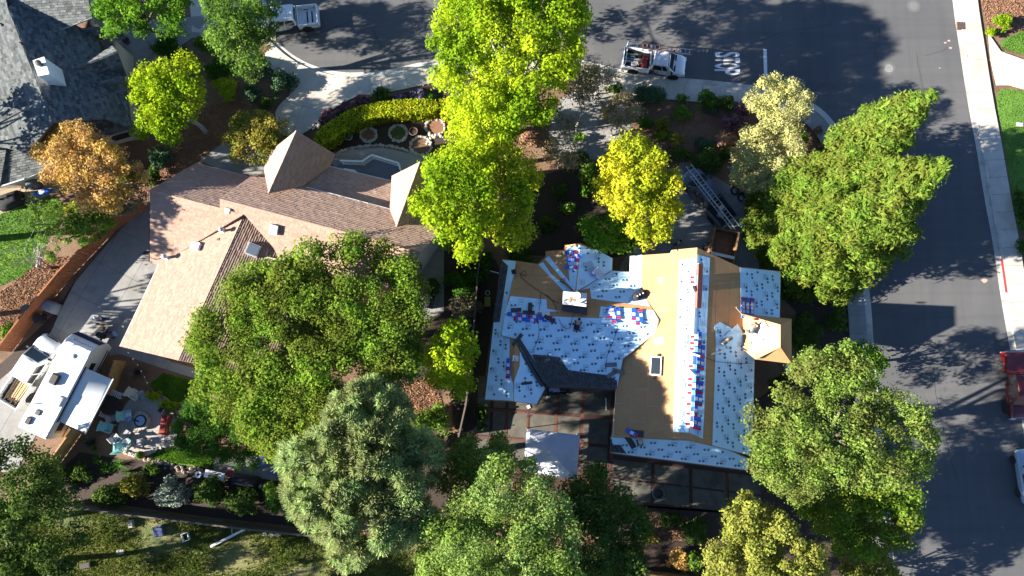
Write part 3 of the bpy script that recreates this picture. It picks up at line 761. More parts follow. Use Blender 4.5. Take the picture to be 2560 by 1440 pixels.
# ================================================================== DECK beside the brown house
q = G(930, 430); DK = thing('deck', 'grey raised deck with white railing between the brown gables', 'deck', (q.x, q.y, 0))
dz = 1.1
deck_px = [(838, 420), (850, 408), (905, 412), (938, 395), (1000, 415), (990, 460), (960, 490), (850, 450)]
_W = pxs(deck_px, dz)
for i, o in enumerate(slabs('deck', _W, 6.0, .15, math.radians(-14), dz, K['deck'], gap=.012, parent=DK, thick=.04, piece='deck_board', px=False)): pass
MB().prism([(x, y, .0) for x, y in _W], (0, 0, dz-.06)).build('skirt', K['fascia_dark'], DK, world=True)
def railing(P, z, parent, h=.95, step=.14):
    pts = [G(u, v, z) for u, v in P]
    for i in range(len(pts)-1):
        a, b = pts[i], pts[i+1]; d = b-a; L = d.length; d.normalize(); s = Vector((-d.y, d.x, 0))
        r = MB(); r.prism([a+s*.07+Vector((0, 0, h)), b+s*.07+Vector((0, 0, h)), b-s*.07+Vector((0, 0, h)), a-s*.07+Vector((0, 0, h))], (0, 0, .05)); r.build('top_rail', K['white_trim'], parent, world=True)
        r = MB(); r.prism([a+s*.03+Vector((0, 0, .1)), b+s*.03+Vector((0, 0, .1)), b-s*.03+Vector((0, 0, .1)), a-s*.03+Vector((0, 0, .1))], (0, 0, .07)); r.build('bottom_rail', K['white_trim'], parent, world=True)
        n = max(2, int(L/step)); me = None
        for k in range(1, n):
            c = a+d*(L*k/n)
            if me is None:
                o = MB().box(-.022, .022, -.022, .022, .1, h).build('baluster', K['white_trim'], parent); me = o.data
            else: o = bpy.data.objects.new('baluster', me); link(o, parent, False)
            o.matrix_parent_inverse = wmat(parent).inverted(); o.matrix_basis = Matrix.Translation(c)
        for c in ((a, b) if i == len(pts)-2 else (a,)):
            MB().box(c.x-.06, c.x+.06, c.y-.06, c.y+.06, z-.1, z+h+.08).build('post', K['white_trim'], parent, world=True)
railing([(858, 411), (911, 413), (935, 397), (1000, 417), (1008, 440)], dz, DK)
railing([(868, 432), (893, 436), (898, 450)], dz, DK)
# ================================================================== RE-ROOFED HOUSE
q = G(1560, 880); RH = thing('reroofed_house', 'house with its roof stripped to boards and covered in white printed underlayment', 'house', (q.x, q.y, 0))
E, R = 4.0, 6.0
pc = {}
pc['RL'] = Plane((1743, 619, R), (1723, 1098, R), (1535, 1000, E))
pc['RR'] = Plane((1743, 619, R), (1723, 1098, R), (1885, 1000, E))
pc['N'] = Plane((1300, 786, 5.2), (1645, 800, 5.2), (1465, 664, E))
pc['S'] = Plane((1300, 786, 5.2), (1645, 800, 5.2), (1465, 975, E))
pc['W'] = Plane((1211, 1000, E), (1254, 648, E), (1284, 1000, 4.85))
pc['SW'] = Plane((1287, 846, 4.85), (1284, 1004, 4.85), (1343, 1010, E))
pc['GL'] = Plane((1452, 608, 4.95), (1437, 731, 4.95), (1364, 628, E))
pc['GR'] = Plane((1452, 608, 4.95), (1437, 731, 4.95), (1531, 645, E))
pc['SK'] = Plane((1525, 1133, 3.3), (1870, 1177, 3.3), (1527, 1090, 3.9))
pc['TL'] = Plane((1951, 812, 6.9), (1951, 868, 6.9), (1866, 890, 4.7))
pc['TR'] = Plane((1951, 812, 6.9), (1951, 868, 6.9), (1979, 850, 4.7))
pc['TN'] = Plane((1951, 812, 6.9), (1860, 785, 4.7), (1979, 797, 4.7))
pc['TS'] = Plane((1951, 868, 6.9), (1979, 909, 4.7), (1889, 898, 4.7))
fc = [('RL', [(1743, 619), (1680, 625), (1676, 633), (1576, 640), (1575, 680), (1648, 800), (1640, 832), (1558, 897), (1543, 960), (1540, 970), (1533, 1092), (1723, 1099)]),
      ('RR', [(1743, 619), (1848, 667), (1952, 678), (1950, 797), (1884, 800), (1887, 900), (1882, 1100), (1875, 1140), (1820, 1124), (1723, 1099)]),
      ('N', [(1262, 785), (1292, 652), (1346, 660), (1437, 731), (1531, 676), (1576, 680), (1648, 800)]),
      ('S', [(1262, 785), (1648, 800), (1640, 832), (1558, 897), (1543, 972), (1370, 965), (1290, 846), (1252, 840)]),
      ('W', [(1211, 1000), (1254, 648), (1292, 652), (1262, 785), (1253, 840), (1289, 846), (1284, 1004)]),
      ('SW', [(1287, 846), (1366, 966), (1342, 1012), (1284, 1004)]),
      ('GL', [(1452, 608), (1412, 613), (1411, 624), (1364, 628), (1364, 642), (1345, 660), (1437, 731)]),
      ('GR', [(1452, 608), (1490, 625), (1531, 645), (1531, 676), (1437, 731)]),
      ('SK', [(1527, 1090), (1525, 1133), (1870, 1177), (1872, 1146), (1820, 1122), (1723, 1099)]),
      ('TL', [(1951, 812), (1951, 868), (1890, 898), (1858, 872), (1857, 787)]),
      ('TR', [(1951, 812), (1979, 797), (1979, 909), (1951, 868)]),
      ('TN', [(1951, 812), (1857, 785), (1979, 797)]),
      ('TS', [(1951, 868), (1979, 909), (1889, 898)])]
seedi = 0
for k, P in fc:
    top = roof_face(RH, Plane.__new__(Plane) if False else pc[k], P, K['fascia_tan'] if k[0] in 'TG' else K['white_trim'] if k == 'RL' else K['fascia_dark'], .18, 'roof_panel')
    if k in ('SK', 'W', 'SW'): h1 = .012
    else: h1 = .014
    pieces(pc[k], P, 2.44, 1.22, .002, h1, K['osb'], 'roof_board', top, .5, .012, seed=seedi, jit=.0015); seedi += 1
FH = .018
felts = [('S', [(1262, 787), (1645, 801), (1638, 832), (1557, 897), (1543, 968), (1368, 962), (1300, 850), (1254, 838)]),
         ('N', [(1276, 740), (1366, 749), (1368, 772), (1400, 778), (1262, 784)]),
         ('N', [(1502, 766), (1634, 776), (1646, 799), (1498, 793)]),
         ('N', [(1475, 720), (1478, 746), (1560, 757), (1625, 766), (1605, 728), (1575, 681), (1531, 677), (1448, 727)]),
         ('N', [(1346, 661), (1358, 655), (1434, 731), (1414, 733)]),
         ('GL', [(1362, 648), (1372, 640), (1438, 722), (1436, 728)]),
         ('GL', [(1417, 618), (1451, 613), (1438, 725), (1424, 705)]),
         ('GR', [(1453, 613), (1484, 626), (1490, 623), (1531, 646), (1530, 675), (1440, 729)]),
         ('RL', [(1577, 641), (1605, 637), (1602, 728), (1577, 681)]),
         ('RL', [(1698, 650), (1741, 645), (1722, 1082), (1683, 1079)]),
         ('RR', [(1744, 636), (1775, 645), (1768, 800), (1762, 1000), (1757, 1097), (1724, 1082)]),
         ('RR', [(1786, 815), (1800, 805), (1883, 850), (1886, 895), (1881, 1098), (1874, 1138), (1818, 1123), (1781, 1113), (1790, 850)]),
         ('RR', [(1850, 669), (1951, 679), (1949, 795), (1853, 795)]),
         ('SK', [(1528, 1093), (1526, 1131), (1869, 1175), (1871, 1148), (1820, 1125), (1723, 1102)]),
         ('W', [(1213, 998), (1235, 800), (1251, 790), (1270, 664), (1255, 650), (1290, 653), (1268, 760), (1253, 840), (1275, 846), (1272, 925), (1283, 960), (1283, 1002)]),
         ('SW', [(1300, 868), (1364, 967), (1341, 1010), (1285, 1003), (1285, 955), (1299, 915)]),
         ('TL', [(1944, 818), (1947, 866), (1872, 880), (1872, 835), (1895, 815)])]
for i, (k, P) in enumerate(felts): felt(RH, pc[k], P, FH, seed=i*7+1)
# freshly laid charcoal shingles on this roof
for k, P, h in (('W', [(1254, 649), (1270, 666), (1249, 805), (1232, 806)], .035), ('S', [(1330, 888), (1337, 886), (1400, 893), (1420, 925), (1520, 938), (1543, 952), (1542, 971), (1369, 964)], .035),
                ('SW', [(1300, 866), (1312, 880), (1367, 966), (1362, 971)], .035), ('SK', [(1527, 1100), (1533, 1112), (1552, 1112), (1566, 1134), (1527, 1130)], .035), ('SK', [(1526, 1097), (1530, 1097), (1530, 1131), (1526, 1131)], .03)):
    shingles(pc[k], P, K['shingle_new'], RH, cw=.30, ch=.145, h=.02, name='new_shingles', seed=3, base=FH+.018)
for (k, a_, b2, m) in (('SK', (1525, 1134), (1870, 1178), K['fascia_dark']), ('W', (1211, 1000), (1254, 648), K['fascia_dark']), ('S', (1369, 967), (1540, 975), K['fascia_dark']), ('SW', (1366, 967), (1343, 1012), K['fascia_dark'])):
    gutter(RH, pc[k].at(*a_), pc[k].at(*b2), m, .12, .12)
walls(RH, [(1254, 648), (1211, 1000), (1342, 1012), (1366, 966), (1543, 972), (1527, 1130), (1870, 1172), (1887, 900), (1950, 795), (1952, 678), (1848, 667), (1743, 625), (1576, 642), (1575, 680), (1531, 676), (1531, 645), (1364, 630), (1350, 655)], 0, 3.15, K['stucco_grey'], px_z=E, inset=.5)
walls(RH, [(1870, 795), (1870, 895), (1972, 902), (1972, 802)], 0, 4.6, K['stucco_grey'], px_z=4.7, inset=.4)
# gable triangles under the rakes
def gable(house, a, apex, b, m, off, zb=3.2):
    pts = [Vector(a), Vector(apex), Vector(b)]; pts = [p+Vector(off)+Vector((0, 0, -.19)) for p in pts]
    MB().prism([pts[0], pts[1], pts[2], Vector((pts[2].x, pts[2].y, zb)), Vector((pts[0].x, pts[0].y, zb))], Vector(off).normalized()*.12).build('gable_wall', m, house, world=True)
gable(RH, pc['RL'].at(1580, 640), pc['RL'].at(1743, 621), pc['RR'].at(1845, 667), K['stucco_grey'], (0, -.45, 0))
gable(RH, pc['RL'].at(1536, 1090), pc['RL'].at(1723, 1097), pc['RR'].at(1868, 1138), K['stucco_grey'], (0, .35, 0))
gable(RH, pc['GL'].at(1368, 628), pc['GL'].at(1452, 610), pc['GR'].at(1528, 645), K['stucco_grey'], (0, -.45, 0))
gable(RH, pc['W'].at(1214, 999), pc['W'].at(1284, 1003), pc['SW'].at(1341, 1011), K['stucco_grey'], (0, .4, 0))
gable(RH, pc['N'].at(1292, 653), pc['N'].at(1262, 785), pc['S'].at(1253, 839), K['stucco_grey'], (.3, 0, 0))
# brick chimney, trash piled on its cap
zc = 6.2
ch_px = [(1411, 731), (1464, 735), (1462, 765), (1409, 759)]
cb = pxs(ch_px, zc)
CH = MB().prism([(x, y, 4.0) for x, y in cb], (0, 0, zc-4.0)).build('chimney', mat('dark chimney flashing', (.055, .045, .045), (.085, .07, .07), 6), RH, world=True)
cx = sum(p[0] for p in cb)/4; cy = sum(p[1] for p in cb)/4
MB().prism([(cx+(x-cx)*1.12, cy+(y-cy)*1.12, zc) for x, y in cb], (0, 0, .07)).build('cap', K['white_trim'], CH, world=True)
lo = pxs([(1406, 756), (1468, 764), (1468, 786), (1404, 774)], 5.5)
MB().prism([(x, y, 4.6) for x, y in lo], (0, 0, .9)).build('chimney_shoulder', mat('purple grey flashing', (.075, .06, .075), (.10, .085, .10), 5), RH, world=True)
# skylight and plumbing vents
M4 = pc['RL'].frame(1640, 915); sk = MB().box(-.72, .72, -.42, .42, 0, .16, M4).build('skylight', K['white_trim'], RH, world=True)
MB().box(-.62, .62, -.34, .34, .16, .175, M4).build('pane', K['glass'], sk, world=True)
for (u, v) in ((1647, 888), (1637, 943)): roof_box(pc['RL'], u, v, .20, .20, .12, K['black'], 'roof_vent', 0, RH)
# dark valley boards by the lower left wing
for (a_, b2, w) in (((1297, 850), (1364, 955), .30), ((1291, 862), (1356, 966), .22)):
    p0 = pc['S'].at(*a_, .05); p1 = pc['S'].at(*b2, .05); d = (p1-p0).normalized(); s = pc['S'].n.cross(d)*w/2
    MB().prism([p0-s, p1-s, p1+s, p0+s], pc['S'].n*.035).build('valley_shingle', K['shingle_new'], RH, world=True)
p0 = pc['S'].at(1282, 864, .12); p1 = pc['S'].at(1305, 835, .12); d = (p1-p0).normalized(); s = pc['S'].n.cross(d)*.14
MB().prism([p0-s, p1-s, p1+s, p0+s], pc['S'].n*.03).build('valley_shingle', K['shingle_new'], RH, world=True)
# ================================================================== GREY HOUSE, upper left
q = G(100, 200); GH = thing('grey_house', 'grey shingled house with white chimney beside the orange tree', 'house', (q.x, q.y, 0))
pg = {}
pg['L'] = Plane((20, 20, 6.6), (132, 307, 6.6), (-150, 420, 3.6))
pg['Rt'] = Plane((20, 20, 6.6), (132, 307, 6.6), (318, 300, 3.9))
pg['lowL'] = Plane((0, 345, 4.1), (130, 320, 4.1), (60, 440, 3.0))
pg['lowR'] = Plane((187, 308, 3.9), (262, 296, 3.9), (290, 340, 3.0))
pg['cornL'] = Plane((-60, 350, 4.3), (18, 352, 4.1), (0, 470, 3.0))
pg['top'] = Plane((-80, -40, 7.0), (205, -60, 7.0), (132, 80, 5.0))
zg = pg['Rt'].at(185, 172).z+.02; zg2 = pg['Rt'].at(232, 208).z+.02
pg['g1a'] = Plane((175, 175, zg), (292, 128, zg), (281, 112, zg-.9))
pg['g1b'] = Plane((175, 175, zg), (292, 128, zg), (316, 190, zg-1.7))
pg['g2'] = Plane((225, 210, zg2), (305, 190, zg2), (318, 232, zg2-.9))
pg['back'] = Plane((200, 75, 4.2), (310, 70, 4.2), (250, 100, 3.3))
fg = [('L', [(20, 20), (132, 307), (70, 383), (-60, 350), (-200, 380), (-200, -60), (0, -60)]),
      ('Rt', [(20, 20), (60, -20), (245, 97), (253, 130), (305, 170), (318, 240), (330, 322), (260, 296), (187, 303), (132, 307)]),
      ('lowL', [(0, 345), (72, 330), (70, 383), (135, 380), (170, 400), (60, 447), (0, 465)]),
      ('cornL', [(-80, 350), (20, 352), (0, 466), (-80, 500)]),
      ('lowR', [(187, 310), (262, 296), (330, 322), (247, 347), (205, 350)]),
      ('top', [(-120, -80), (205, -80), (230, 43), (132, 80), (-120, 40)]),
      ('g1a', [(175, 175), (281, 115), (292, 128)]),
      ('g1b', [(175, 175), (292, 128), (315, 188), (225, 208)]),
      ('g2', [(225, 210), (305, 190), (316, 228), (300, 244)]),
      ('back', [(200, 70), (300, 62), (312, 96), (248, 97)])]
for i, (k, P) in enumerate(fg):
    rf = roof_face(GH, pg[k], P, K['shingle_grey'])
    shingles(pg[k], P, K['shingle_grey'], rf, cw=.36, ch=.20, h=.05, seed=40+i)
ridge_cap(GH, pg['L'].at(20, 20), pg['L'].at(132, 307), K['shingle_grey'])
ridge_cap(GH, pg['g1a'].at(175, 175), pg['g1a'].at(292, 128), K['shingle_grey'])
for (k, a_, b2) in (('lowR', (330, 322), (247, 347)), ('lowL', (170, 400), (60, 447)), ('cornL', (60, 447), (0, 466)), ('top', (230, 43), (132, 80))):
    try: gutter(GH, pg[k].at(*a_), pg[k].at(*b2), K['alu'])
    except Exception: pass
walls(GH, [(-100, 460), (0, 455), (165, 398), (200, 350), (320, 322), (312, 230), (300, 150), (300, 90), (240, 50), (220, -60), (-150, -60)], 0, 2.9, K['stucco'], px_z=3.1, inset=.5)
g3 = pg['top']
MB().prism([g3.at(228, 40)+Vector((-.3, .1, -.2)), g3.at(206, -75)+Vector((-.3, .1, -.2)), Vector((*(g3.at(206, -75)[:2]), 2.8))+Vector((-.3, .1, 0)), Vector((*(g3.at(228, 40)[:2]), 2.8))+Vector((-.3, .1, 0))], (.1, 0, 0)).build('gable_wall', K['stucco_grey'], GH, world=True)
# white tapered chimney with a round flue
zt = 7.5
top = pxs([(84, 153), (111, 144), (123, 185), (97, 190)], zt); cx = sum(p[0] for p in top)/4; cy = sum(p[1] for p in top)/4
mb = MB(); bot = [(cx+(x-cx)*1.12+.12, cy+(y-cy)*1.1-.1) for x, y in top]
mb.add([(x, y, 5.5) for x, y in bot]+[(x, y, zt-.02) for x, y in top], [(3, 2, 1, 0), (4, 5, 6, 7), (0, 1, 5, 4), (1, 2, 6, 5), (2, 3, 7, 6), (3, 0, 4, 7)])
chm = mb.build('chimney', K['white_trim'], GH, world=True)
MB().prism([(cx+(x-cx)*1.06, cy+(y-cy)*1.06, zt) for x, y in top], (0, 0, .06)).build('cap', K['white_trim'], chm, world=True)
MB().lathe([(.17, 0), (.17, .3), (.24, .32), (.24, .42), (.02, .48)], 14, Matrix.Translation((cx, cy+.15, zt+.06))).build('flue', K['steel_dark'], chm, world=True)
for (u, v) in ((55, 110), (5, 62)): roof_pipe(pg['Rt'], u, v, .06, .3, GH, K['steel_dark'], False)
gwp = G(300, 340, 1.9); MB().box(-.7, .7, -.06, .06, -.5, .5, Matrix.Translation(gwp) @ Matrix.Rotation(math.radians(17), 4, 'Z')).build('window', K['glass'], GH, world=True)
# ================================================================== TREES AND PLANTS
LM = {
 'lime': leafmat('lime leaves', [(.26, .40, .014), (.46, .58, .025), (.37, .51, .02), (.56, .62, .04)], .42, (.10, .24, .012), .22),
 'lime2': leafmat('yellow green leaves', [(.34, .43, .02), (.54, .58, .035), (.46, .52, .025), (.60, .60, .07)], .42, (.22, .36, .02), .3),
 'gold': leafmat('golden leaves', [(.34, .37, .014), (.54, .53, .03), (.45, .47, .02), (.58, .55, .08)], .38, (.25, .34, .02), .35),
 'fresh':  leafmat('fresh green leaves', [(.10, .24, .02), (.18, .36, .03), (.14, .30, .025), (.24, .40, .04)], .40, (.06, .16, .02), .3),
 'mid': leafmat('mid green leaves', [(0.120, 0.237, 0.036), (0.228, 0.388, 0.060), (0.174, 0.312, 0.048), (0.324, 0.450, 0.108)], 0.42, (.05, .11, .02), .3),
 'oak': leafmat('oak leaves', [(0.092, 0.189, 0.021), (0.189, 0.326, 0.036), (0.135, 0.254, 0.029), (0.297, 0.406, 0.058)], 0.42, (.14, .165, .03), .35),
 'oakgrey': leafmat('live oak leaves', [(0.098, 0.180, 0.031), (0.196, 0.306, 0.055), (0.144, 0.240, 0.042), (0.287, 0.384, 0.094)], 0.4, (.16, .17, .05), .35),
 'willow': leafmat('grey green leaves', [(0.138, 0.240, 0.055), (0.265, 0.396, 0.110), (0.196, 0.312, 0.077), (0.368, 0.480, 0.176)], 0.45, (.20, .30, .05), .3),
 'dark': leafmat('dark green leaves', [(.045, .09, .02), (.085, .145, .03), (.065, .115, .025), (.12, .18, .045)], .28),
 'soft': leafmat('soft feathery leaves', [(.035, .10, .016), (.065, .15, .022), (.05, .125, .02), (.09, .18, .035)], .3),
 'redwood': leafmat('redwood needles', [(.07, .145, .02), (.15, .255, .034), (.105, .195, .026), (.25, .325, .06)], 0.4, (.17, .19, .035), .6),
 'cedar':  leafmat('cedar sprays', [(.15, .20, .03), (.27, .30, .055), (.21, .26, .045), (.34, .34, .09)], .32, (.25, .25, .06), .5),
 'pine': leafmat('pine needles', [(0.204, 0.319, 0.120), (0.372, 0.512, 0.204), (0.288, 0.413, 0.162), (0.528, 0.625, 0.300)], 0.5, (.27, .28, .12), .5),
 'sage': leafmat('pale sage leaves', [(.33, .35, .13), (.48, .48, .21), (.40, .41, .16), (.55, .53, .30)], .3, (.46, .46, .16), .6),
 'orange': leafmat('orange leaves', [(.50, .28, .08), (.66, .42, .17), (.56, .38, .11), (.70, .46, .24)], .35, (.48, .34, .06), .45),
 'olive':  leafmat('olive leaves', [(.13, .17, .02), (.24, .27, .04), (.19, .22, .03), (.33, .31, .07)], .35, (.36, .29, .07), .6),
 'blue':   leafmat('blue green leaves', [(.05, .105, .055), (.085, .16, .08), (.07, .13, .065), (.11, .19, .10)], .2),
 'silver': leafmat('silver leaves', [(.16, .21, .17), (.26, .31, .26), (.20, .25, .21), (.30, .35, .30)], .2),
 'purple': leafmat('purple leaves', [(.10, .05, .085), (.22, .12, .15), (.15, .08, .115), (.34, .20, .20)], .25),
 'lavender': leafmat('lavender flowers', [(.14, .10, .24), (.27, .19, .42), (.10, .14, .06), (.20, .14, .32)], .2),
 'pink':   leafmat('pink bronze leaves', [(.34, .17, .16), (.48, .27, .22), (.30, .25, .07), (.40, .22, .20)], .3),
 'hedge': leafmat('hedge leaves', [(.30, .42, .018), (.48, .56, .025), (.38, .48, .022), (.56, .58, .04)], .35, (.34, .34, .02), .8),
 'box': leafmat('box leaves', [(.20, .32, .02), (.34, .45, .03), (.27, .39, .025), (.42, .48, .04)], .3),
 'tan':    leafmat('dry tan leaves', [(.34, .27, .16), (.46, .38, .25), (.28, .27, .10), (.50, .42, .30)], .3),
 'greybush': leafmat('grey brown leaves', [(.14, .13, .085), (.24, .22, .15), (.18, .17, .10), (.28, .25, .18)], .25),
 'grass': leafmat('grass blades', [(.075, .19, .018), (.15, .31, .03), (.11, .25, .024), (.20, .34, .045)], .35),
 'weeds': leafmat('field grass', [(.09, .14, .025), (.19, .22, .045), (.13, .175, .035), (.29, .28, .09)], .35, (.07, .12, .02), .3),
 'chips': leafmat('bark chips', [(.16, .085, .05), (.34, .19, .12), (.24, .13, .08), (.40, .25, .17)], .05),
 'agap':   leafmat('strap leaves', [(.05, .15, .02), (.10, .26, .035), (.075, .20, .028), (.14, .30, .05)], .3),
 'spike':  leafmat('spiky leaves', [(.12, .09, .08), (.20, .16, .14), (.09, .10, .06), (.26, .21, .19)], .15),
}
def unit(rng, n):
    v = rng.normal(size=(n, 3)); return v/np.linalg.norm(v, axis=1, keepdims=True)
def leaf_quads(pos, nrm, rng, L, Wd, jit=.5):
    """rhombic leaves at pos, facing nrm"""
    n = len(pos); t = unit(rng, n); a = t-nrm*(t*nrm).sum(1, keepdims=True); a /= np.maximum(1e-6, np.linalg.norm(a, axis=1, keepdims=True))
    b = np.cross(nrm, a); s = rng.uniform(1-jit, 1+jit, (n, 1)); a = a*(L*.5*s); b = b*(Wd*.5*s)
    fold = nrm*(Wd*.10*s)
    return np.stack([pos-a, pos+b*1.0+fold, pos+a, pos-b*1.0+fold], 1)
def clump_leaves(cen, rad, rng, L, Wd, dens, flat=.75, up=.35, rough=.65):
    """leaf positions on the outer part of every clump"""
    ls = rng.uniform(.72, 1.32, len(cen)); cnt = np.maximum(6, (dens*2*PI*rad**2/(L*Wd*.5)).astype(int)); idx = np.repeat(np.arange(len(cen)), cnt); n = len(idx)
    d = unit(rng, n); flip = (d[:, 2] < -.15) & (rng.random(n) < .75); d[flip, 2] *= -1
    r = rad[idx]*(.45+.55*rng.random(n)**.5)*(1+.18*rng.normal(size=n).clip(-2, 2))
    pos = cen[idx]+d*r[:, None]*np.array([1, 1, flat])
    nr = d*.75+unit(rng, n)*rough+np.array([0, 0, up]); nr /= np.linalg.norm(nr, axis=1, keepdims=True)
    return leaf_quads(pos, nr, rng, L*ls[idx][:, None], Wd*ls[idx][:, None])
def limb_tubes(mb, base, targets, r0, rng, zfork):
    """tapered trunk and bent limbs reaching into the crown"""
    base = Vector(base); top = Vector((base.x+rng.normal()*.2, base.y+rng.normal()*.2, zfork))
    mid = base.lerp(top, .5)+Vector((rng.normal()*.1, rng.normal()*.1, 0))
    mb.tube([base, base.lerp(mid, .3), mid, top], [r0*1.25, r0, r0*.88, r0*.72], 8)
    for tg in targets:
        tg = Vector(tg); m1 = top.lerp(tg, .45)+Vector((rng.normal()*.25, rng.normal()*.25, .25+rng.random()*.4))
        mb.tube([top-Vector((0, 0, rng.random()*zfork*.25)), m1, top.lerp(tg, .8)+Vector((0, 0, .12)), tg], [r0*.42, r0*.26, r0*.13, r0*.04], 6)
def tree(name, label, P, zlo, zhi, kind, L=.25, Wd=.16, rc=(.5, .95), dens=.62, gap=1.0, seed=1, bark='bark', group=None, cat='tree', margin=1.3, trunk=True, r0=None, shell=.45, flat=.75, up=.35, limbs=9, base=None, rough=.65):
    """crown whose outline, seen from above, follows the traced pixels P; an upright ellipsoid of leaf clumps on a trunk"""
    rng = np.random.default_rng(seed)
    zc = zlo+(zhi-zlo)*.42; Wp = np.array(pxs(P, zc)); lo, hi = Wp.min(0), Wp.max(0); c = (lo+hi)/2; h = (hi-lo)/2*margin
    zr_ = np.array([(zhi-zc), (zc-zlo)])
    # how much clump surface the crown needs
    A = abs(area2([tuple(p) for p in Wp])); rm = (rc[0]+rc[1])/2
    N = int(gap*A*1.9/(PI*rm*rm)*1.55)
    cen = []
    tries = 0
    while len(cen) < N and tries < 36:
        tries += 1; n = 400; th = rng.random(n)*2*PI; r = np.sqrt(rng.random(n)); cap_ = np.sqrt(np.maximum(0, 1-(r/1.0)**3))
        dep_ = np.where(rng.random(n) < .80, rng.random(n)**1.6*.55, .55+rng.random(n)*1.1)     # mostly on the upper skin, some below
        zt_ = zc+zr_[0]*cap_; zb_ = zc-zr_[1]*cap_
        p = np.stack([c[0]+np.cos(th)*r*h[0], c[1]+np.sin(th)*r*h[1], np.maximum(zb_, zt_-dep_*np.maximum(zt_-zb_, .3)*.6)], 1)
        zz = p[:, 2]-CAM_H; dep = p[:, 1]*ST-zz*CT; uu = 1280+F_PX*p[:, 0]/dep; vv = 720-F_PX*(p[:, 1]*CT+zz*ST)/dep
        # keep clumps a little inside the outline
        sc = F_PX/dep*rm*.22; cu, cv = np.mean([q[0] for q in P]), np.mean([q[1] for q in P]); du, dv = uu-cu, vv-cv; dl = np.hypot(du, dv)+1e-6
        ok = inside(P, uu+du/dl*sc, vv+dv/dl*sc)
        for q_ in p[ok]:
            if cen and len(cen) < 3000 and ((np.array(cen)-q_)**2).sum(1).min() < (rm*.5)**2: continue
            cen.append(q_)
    if not cen: cen = [np.array([c[0], c[1], zc])]
    cen = np.array(cen[:N]); rad = rng.uniform(rc[0], rc[1], len(cen))
    Q = clump_leaves(cen, rad, rng, L*.76, Wd*.76, dens, flat, up, rough)
    b0 = Vector((c[0], c[1], 0)) if base is None else G(*base)
    t = thing(name, label, cat, b0, group=group)
    me = quads_mesh('crown', Q, LM[kind]); o = bpy.data.objects.new('crown', me); link(o, t)
    if trunk:
        mb = MB(); rr = r0 or max(.06, .028*zhi); k = rng.choice(len(cen), min(limbs, len(cen)), replace=False)
        limb_tubes(mb, b0, [cen[i] for i in k], rr, rng, max(zlo*.8, zlo+.15*(zhi-zlo)))
        mb.build('trunk', K[bark], t, world=True, smooth=True)
    return t
def conifer(name, label, base, ztop, R0, kind, P=None, seed=1, zlo=.6, L=.20, Wd=.12, rc=(.45, .8), dens=.6, power=.85, n=520, group=None, bark='bark'):
    """upright cone of drooping sprays"""
    rng = np.random.default_rng(seed); b0 = Vector((base[0], base[1], 0))
    m = n*9; z = zlo+(ztop-zlo)*(1-(1-rng.random(m))**.62); f = 1-(z-zlo)/(ztop-zlo)
    ang = rng.random(m)*2*PI; lob = 1+.16*np.sin(ang*5+z*1.7)+.10*np.sin(ang*9-z*2.3)
    rr = R0*f**power*lob*(.62+.38*rng.random(m)**.5)
    cen = np.stack([b0.x+rr*np.cos(ang), b0.y+rr*np.sin(ang), z-.10*rr], 1)
    if P is not None:
        zz = cen[:, 2]-CAM_H; dep = cen[:, 1]*ST-zz*CT; uu = 1280+F_PX*cen[:, 0]/dep; vv = 720-F_PX*(cen[:, 1]*CT+zz*ST)/dep
        k = inside(P, uu, vv); cen = cen[k]; f = f[k]
    kp = []
    for i in range(len(cen)):
        if len(kp) >= n: break
        if kp and ((cen[kp]-cen[i])**2).sum(1).min() < (.62*(.45+.55*f[i]**.5))**2: continue
        kp.append(i)
    cen = cen[kp]; f = f[kp]; rad = rng.uniform(rc[0], rc[1], len(cen))*(.40+.60*f**.5)
    zt_ = np.linspace(ztop-3.2, ztop-.1, 16); tip = np.stack([b0.x+rng.normal(size=16)*.12*(ztop-zt_)**.7, b0.y+rng.normal(size=16)*.12*(ztop-zt_)**.7, zt_], 1); cen = np.concatenate([cen, tip]); rad = np.concatenate([rad, .16+.13*(ztop-zt_)])
    Q = clump_leaves(cen, rad, rng, L, Wd, dens, .8, .45)
    t = thing(name, label, 'tree', b0, group=group)
    me = quads_mesh('crown', Q, LM[kind]); o = bpy.data.objects.new('crown', me); link(o, t)
    mb = MB(); mb.tube([b0, b0+Vector((0, 0, ztop*.5)), b0+Vector((0, 0, ztop*.97))], [.34, .2, .03], 8)
    for i in rng.choice(len(cen), 40, replace=False):
        c = Vector(cen[i]); mb.tube([Vector((b0.x, b0.y, c.z+.1)), c], [.06, .015], 5)
    mb.build('trunk', K[bark], t, world=True, smooth=True)
    return t
def circle_px(u, v, rx, ry, n=14): return [(u+rx*math.cos(2*PI*k/n), v+ry*math.sin(2*PI*k/n)) for k in range(n)]
_sh = [0]
